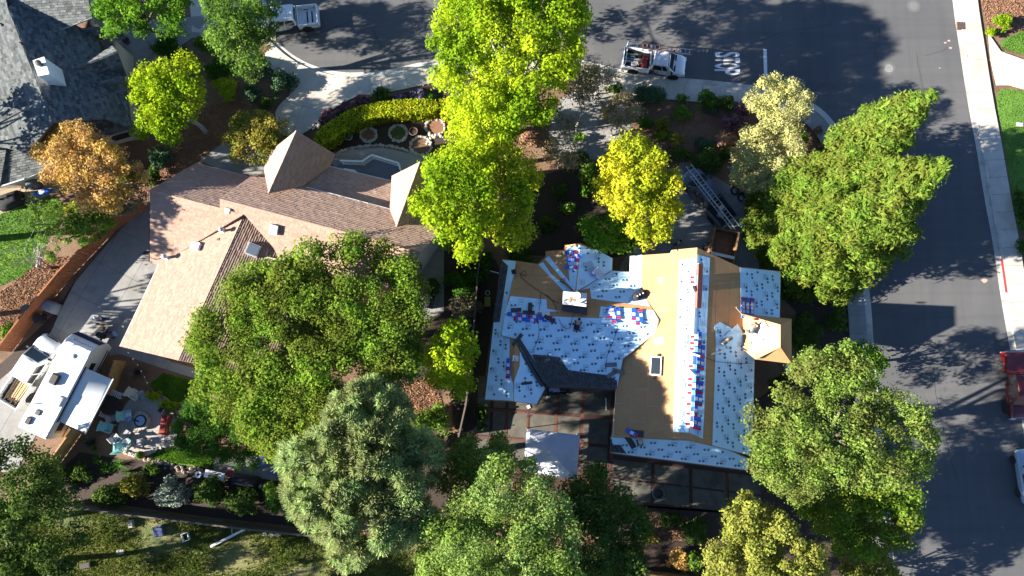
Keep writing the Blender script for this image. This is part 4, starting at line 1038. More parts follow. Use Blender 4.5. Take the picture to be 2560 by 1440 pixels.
def shrub(u, v, rx, ry, h, kind, label, name='shrub', group=None, L=.15, Wd=.10, rc=None, dens=.58, cat='shrub', flat=.8, lumps=1.0):
    """dome of leaf clumps standing on the ground at a pixel"""
    _sh[0] += 1; rng = np.random.default_rng(900+_sh[0])
    c = G(u, v, h*.45); R_ = np.array([rx*c_scale(u, v), ry*c_scale(u, v), h*.56])
    if rc is None: rc = (max(.14, R_[0]*.22), max(.2, R_[0]*.36))
    N = max(10, int(lumps*14*max(1, (R_[0]*R_[1])/(rc[1]**2)*.5)))
    d = unit(rng, N); d[:, 2] = np.abs(d[:, 2])*1.25-.35; r = (.40+.62*rng.random(N)**.6)*(1+.22*np.sin(3*np.arctan2(d[:, 1], d[:, 0])+_sh[0]))
    cen = np.array([c.x, c.y, h*.45])+d*r[:, None]*R_*.86
    cen[:, 2] = np.maximum(cen[:, 2], .12)
    Q = clump_leaves(cen, rng.uniform(rc[0], rc[1], N), rng, L, Wd, dens, flat)
    Q[:, :, 2] = np.maximum(Q[:, :, 2], .01)
    t = thing(name, label, cat, (c.x, c.y, 0), group=group)
    o = bpy.data.objects.new('foliage', quads_mesh('foliage', Q, LM[kind])); link(o, t)
    mb = MB()
    for k in range(4):
        e = cen[rng.integers(len(cen))]; mb.tube([(c.x+.05*k-.1, c.y, 0), ((c.x+e[0])/2, (c.y+e[1])/2, e[2]*.6), tuple(e)], [.03, .02, .006], 5)
    mb.build('stem', K['bark'], t, world=True)
    return t
def c_scale(u, v):
    a_ = G(u, v); b2 = G(u+1, v); return (b2-a_).length
def strap(u, v, r, h, kind, label, name='strap_plant', group=None, n=70, w=.05, arch=.6):
    """tuft of long blades springing from one point"""
    _sh[0] += 1; rng = np.random.default_rng(1900+_sh[0]); c = np.array(G(u, v, 0)); R_ = r*c_scale(u, v)
    ang = rng.random(n)*2*PI; el = rng.uniform(.25, 1.35, n); ln = rng.uniform(.7, 1.15, n)
    dr = np.stack([np.cos(ang), np.sin(ang), np.zeros(n)], 1); sd = np.stack([-np.sin(ang), np.cos(ang), np.zeros(n)], 1)
    Q = []
    for k in range(3):
        t0, t1 = k/3, (k+1)/3
        def pt(t): return c+dr*(R_*ln*np.cos(el)*t)[:, None]+np.array([0, 0, 1])*(h*ln*np.sin(el)*(t*1.4-arch*t*t))[:, None]+np.array([0, 0, .02])
        w0 = w*(1-.75*t0)*.5; w1 = w*(1-.85*t1)*.5
        Q.append(np.stack([pt(t0)-sd*w0, pt(t1)-sd*w1, pt(t1)+sd*w1, pt(t0)+sd*w0], 1))
    t = thing(name, label, 'plant', tuple(c), group=group)
    o = bpy.data.objects.new('leaves', quads_mesh('leaves', np.concatenate(Q), LM[kind])); link(o, t)
    return t
def bare_tree(name, label, base, lean, h, n, seed, leaf=None, nl=0, bark='bark_pale', r0=.09, spread=.75, cat='tree', leafL=.16):
    """open branching tree; few leaves at the twig ends"""
    rng = random.Random(seed); b0 = G(*base); mb = MB(); tips = []
    def grow(p, d, l, r, depth):
        q = p+d*l; m = p.lerp(q, .5)+Vector((rng.uniform(-1, 1), rng.uniform(-1, 1), rng.uniform(-1, 1)))*l*.09
        mb.tube([p, m, q], [r, r*.82, r*.62], 5 if depth > 1 else 7, cap=False)
        if depth >= n: tips.append((q, d)); return
        for k in range(rng.choice((2, 3)) if depth else 3):
            nd = (d+Vector((rng.uniform(-1, 1), rng.uniform(-1, 1), rng.uniform(-.35, .6)))*spread).normalized()
            grow(q if k else p.lerp(q, rng.uniform(.7, 1)), nd, l*rng.uniform(.6, .82), r*.60, depth+1)
        if depth > 1: tips.append((m, d))
    grow(b0, Vector((lean[0], lean[1], 1)).normalized(), h*.32, r0, 0)
    t = thing(name, label, cat, b0); mb.build('trunk', K[bark], t, world=True)
    if leaf:
        nr = np.random.default_rng(seed); cen = np.array([p[0] for p in tips]); k = nr.integers(len(cen), size=nl)
        pos = cen[k]+nr.normal(size=(nl, 3))*.22; nn = unit(nr, nl)*.8+np.array([0, 0, .5]); nn /= np.linalg.norm(nn, axis=1, keepdims=True)
        o = bpy.data.objects.new('crown', quads_mesh('crown', leaf_quads(pos, nn, nr, leafL, leafL*.65), LM[leaf])); link(o, t)
    return t
def scatter(name, P, n, kind, L, Wd, z0, z1, seed, tilt=.7, px=True, thin=None):
    """ground cover nobody could count"""
    rng = np.random.default_rng(seed); W_ = pxs(P) if px else P; A = np.array(W_); lo, hi = A.min(0), A.max(0); pos = []
    while len(pos) < n:
        p = lo+(hi-lo)*rng.random((n, 2)); k = inside(W_, p[:, 0], p[:, 1])
        if thin is not None:
            s = np.sin(p[:, 0]*.9+1.3*np.sin(p[:, 1]*.7))+np.sin(p[:, 1]*1.1+p[:, 0]*.3); k &= (s+rng.normal(size=n)*.6) > thin
        pos += list(p[k])
    pos = np.array(pos[:n]); z = rng.uniform(z0, z1, n); p3 = np.column_stack([pos, z])
    nn = unit(rng, n)*tilt+np.array([0, 0, .6]); nn /= np.linalg.norm(nn, axis=1, keepdims=True)
    Q = leaf_quads(p3, nn, rng, L, Wd); Q[:, :, 2] = np.maximum(Q[:, :, 2], .006)
    o = bpy.data.objects.new(name, quads_mesh(name, Q, LM[kind])); link(o); tag(o, kind='stuff'); return o
# ---- big trees (outlines traced at crown height)
tree('maple_tree', 'tallest lime green street tree overhanging the kerb and top road', [(1140, -70), (1092, 60), (1076, 110), (1098, 165), (1088, 200), (1120, 230), (1128, 300), (1150, 345), (1200, 350), (1270, 345), (1330, 300), (1380, 315), (1400, 240), (1445, 170), (1455, 90), (1472, 30), (1470, -70)], 3.5, 11.8, 'lime', gap=1.55, seed=11, limbs=18, base=(1275, 330), bark='bark_pale', rc=(.5, .9))
tree('maple_tree', 'slim lime green tree between the hedge end and the tall street tree', [(1130, 250), (1120, 330), (1118, 400), (1180, 470), (1240, 430), (1300, 380), (1290, 320), (1330, 260), (1250, 220)], 2.2, 8, 'lime', gap=1.4, seed=12, base=(1235, 420))
tree('maple_tree', 'lime green tree leaning over the right brown gable end', [(1150, 335), (1100, 370), (1060, 420), (1072, 450), (1022, 500), (1028, 540), (1065, 562), (1105, 590), (1120, 640), (1150, 695), (1178, 640), (1200, 600), (1240, 560), (1250, 470), (1230, 400), (1200, 360)], 3.2, 10.5, 'lime', gap=1.2, seed=13, base=(1175, 600))
tree('maple_tree', 'pale yellow green tree joined to the lime tree beside the dark garden', [(1205, 375), (1260, 355), (1320, 380), (1347, 440), (1342, 530), (1325, 605), (1270, 612), (1225, 590), (1200, 520), (1192, 440)], 3.0, 8.5, 'lime2', gap=1.2, seed=14, base=(1270, 580))
tree('golden_tree', 'dense golden yellow tree beside the driveway of the re-roofed house', [(1488, 430), (1530, 360), (1580, 336), (1630, 365), (1690, 415), (1712, 470), (1700, 525), (1664, 585), (1636, 626), (1605, 605), (1570, 572), (1535, 525), (1498, 490)], 1.8, 9.0, 'gold', L=.22, Wd=.17, rc=(.4, .75), gap=1.8, margin=1.25, seed=15, base=(1590, 590))
tree('green_tree', 'small bright green tree touching the front gable being re-roofed', [(1422, 590), (1460, 560), (1530, 548), (1560, 538), (1580, 600), (1572, 645), (1530, 645), (1480, 608)], 2.0, 5.5, 'fresh', gap=1.2, seed=16, base=(1510, 610))
tree('sage_tree', 'pale sage tree beside the stop bar at the corner', [(1858, 240), (1890, 210), (1940, 184), (2000, 195), (2032, 235), (2025, 280), (2000, 325), (1940, 335), (1880, 295)], 1.8, 6.0, 'sage', L=.17, Wd=.10, rc=(.35, .65), dens=.5, gap=1.2, seed=17, bark='bark_pale', base=(1915, 330))
tree('sage_tree', 'pale yellow sage tree between the corner bed and the redwoods', [(1838, 350), (1890, 300), (1990, 315), (2018, 370), (1995, 430), (1960, 465), (1880, 478), (1830, 462), (1826, 400)], 1.2, 5.5, 'sage', L=.17, Wd=.10, rc=(.35, .65), dens=.5, gap=1.25, seed=18, bark='bark_pale', base=(1890, 440))
RW = [(2362, 212), (2300, 222), (2200, 258), (2140, 308), (2088, 336), (2068, 388), (2000, 398), (1955, 428), (1895, 478), (1866, 540), (1875, 605), (1915, 650), (1975, 715), (2030, 755), (2110, 770), (2185, 765), (2206, 705), (2255, 695), (2266, 640), (2316, 605), (2356, 520), (2394, 392), (2330, 405), (2340, 310), (2368, 260)]
b1 = G(2007, 470); b2 = G(2028, 590)
conifer('redwood_tree', 'tall green redwood leaning its tip over the road near the sage trees', (b1.x, b1.y), 19, 5.3, 'redwood', RW, 21, power=1.05, n=470, rc=(.6, 1.0), dens=.8, L=.30, Wd=.10)
conifer('redwood_tree', 'tall green redwood beside the debris trailer driveway', (b2.x, b2.y), 19, 6.0, 'redwood', RW, 22, power=1.0, n=490, rc=(.6, 1.0), dens=.8, L=.30, Wd=.10)
b3 = G(1965, 600)
conifer('redwood_tree', 'shorter green redwood shading the driveway edge and loose lumber', (b3.x, b3.y), 9.5, 4.2, 'redwood', RW, 23, n=260, rc=(.5, .9), dens=.8, L=.30, Wd=.10)
tree('oak_tree', 'huge olive green oak spreading over the brown roof', [(870, 578), (820, 596), (760, 618), (700, 640), (650, 658), (600, 690), (560, 700), (530, 760), (500, 800), (482, 850), (508, 900), (496, 960), (515, 1010), (560, 1045), (620, 1085), (650, 1140), (695, 1142), (720, 1095), (760, 1085), (820, 1055), (850, 995), (900, 965), (990, 985), (1025, 940), (1045, 860), (1062, 800), (1055, 700), (1045, 640), (980, 618), (920, 618)], 4.6, 10.8, 'oak', L=.22, Wd=.14, rc=(.6, 1.15), gap=1.3, dens=.66, seed=31, base=(800, 880), limbs=18, r0=.4)
tree('feathery_tree', 'low dense dark green feathery tree beside the fire pit gravel', [(505, 985), (452, 1020), (432, 1080), (448, 1122), (520, 1145), (590, 1165), (645, 1170), (650, 1130), (640, 1075), (560, 1030)], .4, 4.0, 'soft', L=.2, Wd=.06, rc=(.4, .7), gap=1.5, dens=.7, seed=32, base=(540, 1080))
tree('maple_tree', 'young lime green tree in the strip between the two houses', [(1068, 845), (1120, 815), (1160, 798), (1188, 860), (1194, 900), (1165, 930), (1180, 985), (1140, 1003), (1090, 965), (1055, 935), (1042, 900), (1078, 880)], 2.0, 10, 'lime', gap=1.15, seed=33, base=(1130, 920), rc=(.4, .75))
tree('oak_tree', 'bright green oak behind the white canopy', [(1330, 1160), (1280, 1130), (1250, 1110), (1215, 1140), (1200, 1200), (1120, 1250), (1040, 1350), (1050, 1450), (1100, 1500), (1440, 1500), (1430, 1300), (1420, 1225), (1380, 1190)], 4.0, 12, 'willow', L=.20, Wd=.12, rc=(.5, 1.0), gap=1.5, seed=34, base=(1270, 1320), limbs=14)
tree('oak_tree', 'dark grey green oak between the pine and the white canopy', [(1110, 1130), (1200, 1090), (1260, 1098), (1285, 1135), (1260, 1190), (1200, 1230), (1120, 1260), (1085, 1210)], 3.0, 9.0, 'oakgrey', L=.22, Wd=.13, rc=(.5, .9), gap=1.4, seed=35, base=(1190, 1180))
tree('oak_tree', 'dark green oak beside the tyre planter patio', [(1420, 1190), (1500, 1165), (1535, 1225), (1600, 1262), (1625, 1320), (1605, 1400), (1585, 1490), (1430, 1490), (1415, 1300)], 2.5, 8.5, 'dark', L=.22, Wd=.13, rc=(.5, .9), gap=1.5, seed=36, base=(1500, 1340))
tree('live_oak_tree', 'spreading grey green live oak reaching over the right eave and road', [(1910, 1000), (1990, 960), (1995, 900), (2060, 868), (2120, 860), (2160, 900), (2180, 980), (2240, 985), (2312, 1035), (2322, 1080), (2360, 1120), (2352, 1172), (2290, 1195), (2240, 1215), (2170, 1225), (2100, 1235), (2000, 1245), (1950, 1225), (1920, 1190), (1880, 1180), (1862, 1100), (1866, 1040)], 4.0, 11.5, 'oakgrey', L=.21, Wd=.13, rc=(.5, 1.0), gap=1.15, seed=37, base=(2010, 1080), limbs=16, r0=.36)
tree('live_oak_tree', 'lower shaded live oak beside the cross street', [(1970, 1230), (2100, 1225), (2240, 1205), (2296, 1225), (2304, 1285), (2262, 1372), (2200, 1390), (2100, 1390), (2040, 1325), (1990, 1275)], 2.0, 7.0, 'oak', L=.21, Wd=.13, rc=(.5, .95), gap=1.5, seed=38, base=(2090, 1290))
tree('green_tree', 'small bright green tree at the sidewalk beside the live oak', [(2120, 880), (2160, 858), (2205, 880), (2216, 930), (2190, 975), (2150, 960), (2122, 930)], 1.5, 5.0, 'fresh', L=.2, Wd=.14, rc=(.35, .65), gap=1.2, seed=39)
tree('cedar_tree', 'yellow green cedar with rounded sprays behind the back fence', [(1812, 1268), (1870, 1236), (1930, 1268), (1990, 1310), (2040, 1345), (2075, 1440), (2070, 1520), (1765, 1520), (1765, 1400), (1788, 1330)], 1.5, 10, 'cedar', L=.2, Wd=.12, rc=(.45, .85), dens=.8, gap=1.3, seed=40, base=(1880, 1370))
tree('cedar_tree', 'small yellow green cedar beside the road edge', [(2105, 1440), (2130, 1390), (2180, 1368), (2235, 1395), (2245, 1450), (2200, 1520), (2110, 1520)], 1.2, 5.5, 'cedar', L=.2, Wd=.12, rc=(.4, .7), dens=.8, gap=1.2, seed=41)
tree('oak_tree', 'dark oak in the corner beyond the parked trailer', [(-60, 1095), (40, 1095), (130, 1145), (160, 1210), (190, 1270), (225, 1330), (205, 1400), (190, 1500), (-80, 1500), (-80, 1200)], 2.5, 9, 'dark', L=.22, Wd=.14, rc=(.5, .95), gap=1.05, seed=42, base=(70, 1300))
tree('green_tree', 'bright green treetop beside the dark corner oak', [(-20, 1400), (40, 1375), (100, 1385), (125, 1420), (110, 1480), (-20, 1500)], 3.0, 8.0, 'fresh', L=.22, Wd=.15, rc=(.35, .7), gap=.7, seed=43)
tree('orange_tree', 'orange leaved tree beside the grey house patio', [(148, 318), (195, 300), (262, 348), (312, 378), (352, 400), (368, 432), (352, 480), (300, 530), (240, 540), (195, 505), (150, 472), (108, 440), (86, 392), (108, 352)], 2.2, 7.5, 'orange', L=.2, Wd=.13, rc=(.4, .8), gap=1.05, seed=44, bark='bark_pale', base=(265, 470))
tree('lime_tree', 'rounded lime green tree beside the grey house side yard', [(325, 190), (400, 158), (450, 130), (490, 158), (522, 200), (538, 250), (505, 290), (472, 312), (445, 325), (432, 352), (370, 352), (338, 322), (343, 270), (312, 220)], 1.8, 7.2, 'lime', gap=1.2, seed=45, base=(515, 330), bark='bark_pale')
tree('street_tree', 'open light green tree over the grey house entry walk', [(255, -40), (238, 40), (262, 85), (330, 68), (380, 112), (430, 92), (468, 112), (482, 60), (474, -40)], 2.5, 7.5, 'fresh', L=.22, Wd=.15, rc=(.4, .75), gap=.8, seed=46, base=(410, 90))
tree('street_tree', 'leafy green tree overhanging the white pickup with a shell', [(505, 20), (560, -30), (640, -30), (690, 20), (692, 70), (684, 115), (662, 152), (640, 192), (602, 202), (570, 162), (538, 130), (498, 60)], 2.5, 9, 'mid', L=.22, Wd=.15, rc=(.45, .85), gap=1.05, seed=47, base=(640, 190))
tree('olive_tree', 'small olive yellow tree beside the tall brown gable', [(553, 330), (600, 288), (650, 272), (712, 300), (718, 340), (692, 382), (672, 412), (620, 408), (578, 392)], .9, 4.6, 'olive', L=.19, Wd=.12, rc=(.35, .65), gap=1.2, seed=48)
tree('grey_shrub_tree', 'grey brown bushy tree below the orange tree at the red fence', [(262, 470), (300, 460), (350, 470), (365, 500), (330, 535), (285, 540), (262, 510)], 1.0, 4.0, 'greybush', L=.17, Wd=.10, rc=(.3, .55), gap=1.2, seed=49)
tree('green_tree', 'mixed green tree in front of the red fence by the lawn', [(180, 520), (230, 505), (275, 530), (285, 560), (250, 600), (205, 610), (172, 575)], .9, 4.2, 'mid', L=.18, Wd=.12, rc=(.3, .6), gap=1.3, seed=50)
tree('yellow_shrub_tree', 'bright yellow green shrub under the orange tree', [(165, 520), (200, 500), (245, 500), (250, 535), (210, 555), (170, 548)], 2.0, 4.2, 'lime2', L=.17, Wd=.12, rc=(.3, .5), gap=1.0, seed=51)
tree('birch_foliage', 'thin green birch with white stems on the lawn edge', [(68, 530), (100, 500), (140, 505), (185, 560), (200, 610), (165, 650), (120, 650), (95, 600)], 1.2, 4.8, 'mid', L=.15, Wd=.09, rc=(.25, .5), gap=.45, seed=52, bark='bark_pale', base=(125, 668), cat='tree', limbs=12, r0=.10)
# long needled pine: tufts of needles at the ends of pale branches
def pine_tree(label, P, zlo, zhi, base, seed, ntuft=680):
    rng = np.random.default_rng(seed); zc = zlo+(zhi-zlo)*.4; Wp = np.array(pxs(P, zc)); lo, hi = Wp.min(0), Wp.max(0); c = (lo+hi)/2; h = (hi-lo)/2*1.25; cen = []
    while len(cen) < ntuft:
        n = 600; th = rng.random(n)*2*PI; r = np.sqrt(rng.random(n)); lay = np.sin(th*7+r*9)*.5+.5; cap_ = np.sqrt(np.maximum(0, 1-r**2.6)); p = np.stack([c[0]+np.cos(th)*r*h[0], c[1]+np.sin(th)*r*h[1], zc+(zhi-zc)*cap_*(1-.35*lay*rng.random(n))-rng.random(n)**2*(zhi-zlo)*.35], 1)
        zz = p[:, 2]-CAM_H; dep = p[:, 1]*ST-zz*CT; uu = 1280+F_PX*p[:, 0]/dep; vv = 720-F_PX*(p[:, 1]*CT+zz*ST)/dep
        cen += list(p[inside(P, uu, vv)])
    cen = np.array(cen[:ntuft]); per = 120; idx = np.repeat(np.arange(ntuft), per); n = len(idx)
    out = cen-np.array([c[0], c[1], zc-1.5]); out /= np.linalg.norm(out, axis=1, keepdims=True)
    d = unit(rng, n)+out[idx]*.45+np.array([0, 0, .25]); d /= np.linalg.norm(d, axis=1, keepdims=True)
    ln = rng.uniform(.40, .72, (n, 1)); a0 = cen[idx]+d*.05; a1 = cen[idx]+d*ln
    sd = np.cross(d, unit(rng, n)); sd /= np.linalg.norm(sd, axis=1, keepdims=True); sd *= .024
    Q = np.stack([a0-sd*.6, a1-sd, a1+sd, a0+sd*.6], 1)
    b0 = G(*base); t = thing('pine_tree', label, 'tree', b0)
    o = bpy.data.objects.new('crown', quads_mesh('crown', Q, LM['pine'])); link(o, t)
    mb = MB(); top = Vector((c[0], c[1], zhi*.86)); mb.tube([b0, b0.lerp(top, .5), top], [.36, .24, .05], 8)
    for i in range(0, ntuft, 22):
        q_ = Vector(cen[i]); z_ = max(zlo*.7, q_.z-rng.uniform(.6, 1.8)); f = min(.98, z_/top.z); s_ = b0.lerp(top, f)
        mb.tube([s_, s_.lerp(q_, .55)+Vector((0, 0, .12)), q_], [.085*(1-f)+.025, .04, .012], 5)
    mb.build('trunk', K['bark_pale'], t, world=True, smooth=True)
pine_tree('big pale blue green pine with long needles beside the olive oak', [(868, 965), (920, 950), (992, 956), (1014, 1010), (1054, 1080), (1104, 1120), (1104, 1180), (1064, 1225), (1086, 1290), (1054, 1345), (992, 1365), (935, 1374), (884, 1416), (826, 1414), (826, 1352), (776, 1322), (716, 1262), (700, 1180), (706, 1118), (756, 1098), (818, 1060), (826, 1010)], 4.0, 13.2, (930, 1170), 61)
# open, nearly leafless trees by the pale walkway
bare_tree('bare_tree', 'open grey tree with few leaves beside the pale walkway', (1440, 330), (.05, .12), 6.5, 5, 3, 'greybush', 2200, r0=.10)
bare_tree('bare_tree', 'thin tan twiggy tree overhanging the walkway', (1530, 340), (-.1, .15), 5.2, 5, 8, 'tan', 2600, r0=.08)
bare_tree('bare_tree', 'spindly green budded tree at the sidewalk edge', (1430, 250), (.15, .2), 5.0, 5, 5, 'olive', 1500, r0=.07)
bare_tree('bare_tree', 'twiggy tan shrub tree beside the red mulch strip', (1395, 420), (0, .1), 4.6, 5, 9, 'tan', 2400, r0=.07)
bare_tree('bare_tree', 'grey twiggy tree at the sidewalk end of the walkway', (1490, 250), (-.1, .1), 4.6, 5, 14, 'tan', 2200, r0=.07)
bare_tree('dry_shrub', 'leafless pale shrub beside the grey house entry', (375, 110), (.1, -.1), 1.8, 4, 6, None, 0, r0=.05, cat='shrub')
bare_tree('birch_tree', 'young white stemmed birch leaning over the lawn', (128, 672), (-.18, .16), 5.5, 3, 12, 'mid', 260, r0=.075, spread=.4)
bare_tree('birch_tree', 'bent white birch beside the patio edge', (150, 600), (-.04, .35), 5.6, 3, 22, 'mid', 260, r0=.07, spread=.42)
# ---- trees standing just outside the picture, whose shade falls into it
for i, (u, v, r, h_, lab) in enumerate(((-190, 330, 130, 11, 'leafy tree beyond the grey house'), (-280, 560, 130, 12, 'leafy tree beyond the patio lawn'), (-240, 780, 120, 8.5, 'leafy tree beyond the red fence corner'),
        (40, 1640, 130, 10, 'leafy tree beyond the field behind the corner oak'), (360, 1670, 140, 10, 'leafy tree beyond the middle of the field'), (680, 1680, 140, 11, 'leafy tree beyond the field near the pine'), (980, 1680, 120, 10, 'leafy tree beyond the field by the canopy oak'))):
    tree('shade_tree', lab, [(u+r*math.cos(2*PI*k/16), v+r*math.sin(2*PI*k/16)) for k in range(16)], 2.5, h_, 'mid', L=.42, Wd=.3, rc=(.6, 1.1), gap=.62, dens=.6, seed=200+i)
# ---- hedge
def hedge(name, label, P, h, kind, seed):
    rng = np.random.default_rng(seed); W_ = pxs(P, h*.85); A = np.array(W_); lo, hi = A.min(0), A.max(0); n = int((hi-lo).prod()*260); p = lo+(hi-lo)*rng.random((n, 2)); p = p[inside(W_, p[:, 0], p[:, 1])]
    top = np.column_stack([p, h+rng.normal(size=len(p))*.05]); nt = unit(rng, len(p))*.7+np.array([0, 0, .7])
    sides = []
    for i in range(len(W_)):
        a_, b_ = np.array(W_[i]), np.array(W_[(i+1) % len(W_)]); l = np.linalg.norm(b_-a_); m = int(l*h*190)
        t_ = rng.random((m, 1)); s_ = a_+(b_-a_)*t_; sides.append(np.column_stack([s_+rng.normal(size=(m, 2))*.06, rng.random(m)*h]))
    sd = np.concatenate(sides); ns = unit(rng, len(sd)); pos = np.concatenate([top, sd]); nn = np.concatenate([nt, ns]); nn /= np.linalg.norm(nn, axis=1, keepdims=True)
    Q = leaf_quads(pos, nn, rng, .15, .10); c = A.mean(0); t = thing(name, label, 'hedge', (c[0], c[1], 0))
    o = bpy.data.objects.new('foliage', quads_mesh('foliage', Q, LM[kind])); link(o, t)
    MB().prism([(c[0]+(x-c[0])*.985, c[1]+(y-c[1])*.985, 0) for x, y in W_], (0, 0, h-.12)).build('inner_growth', mat('hedge core', (.03, .05, .01), (.045, .07, .015), 8), t, world=True)
hedge('hedge', 'long clipped lime hedge curving round the dark garden bed', smooth_closed([(786, 348), (800, 325), (840, 297), (885, 272), (950, 257), (1020, 251), (1094, 250), (1098, 283), (1020, 288), (950, 292), (900, 308), (855, 335), (820, 362), (795, 366)], 2), 1.5, 'hedge', 71)
hedge('hedge', 'short clipped hedge piece under the lime street tree', [(1100, 252), (1135, 245), (1140, 285), (1104, 288)], 1.4, 'hedge', 72)
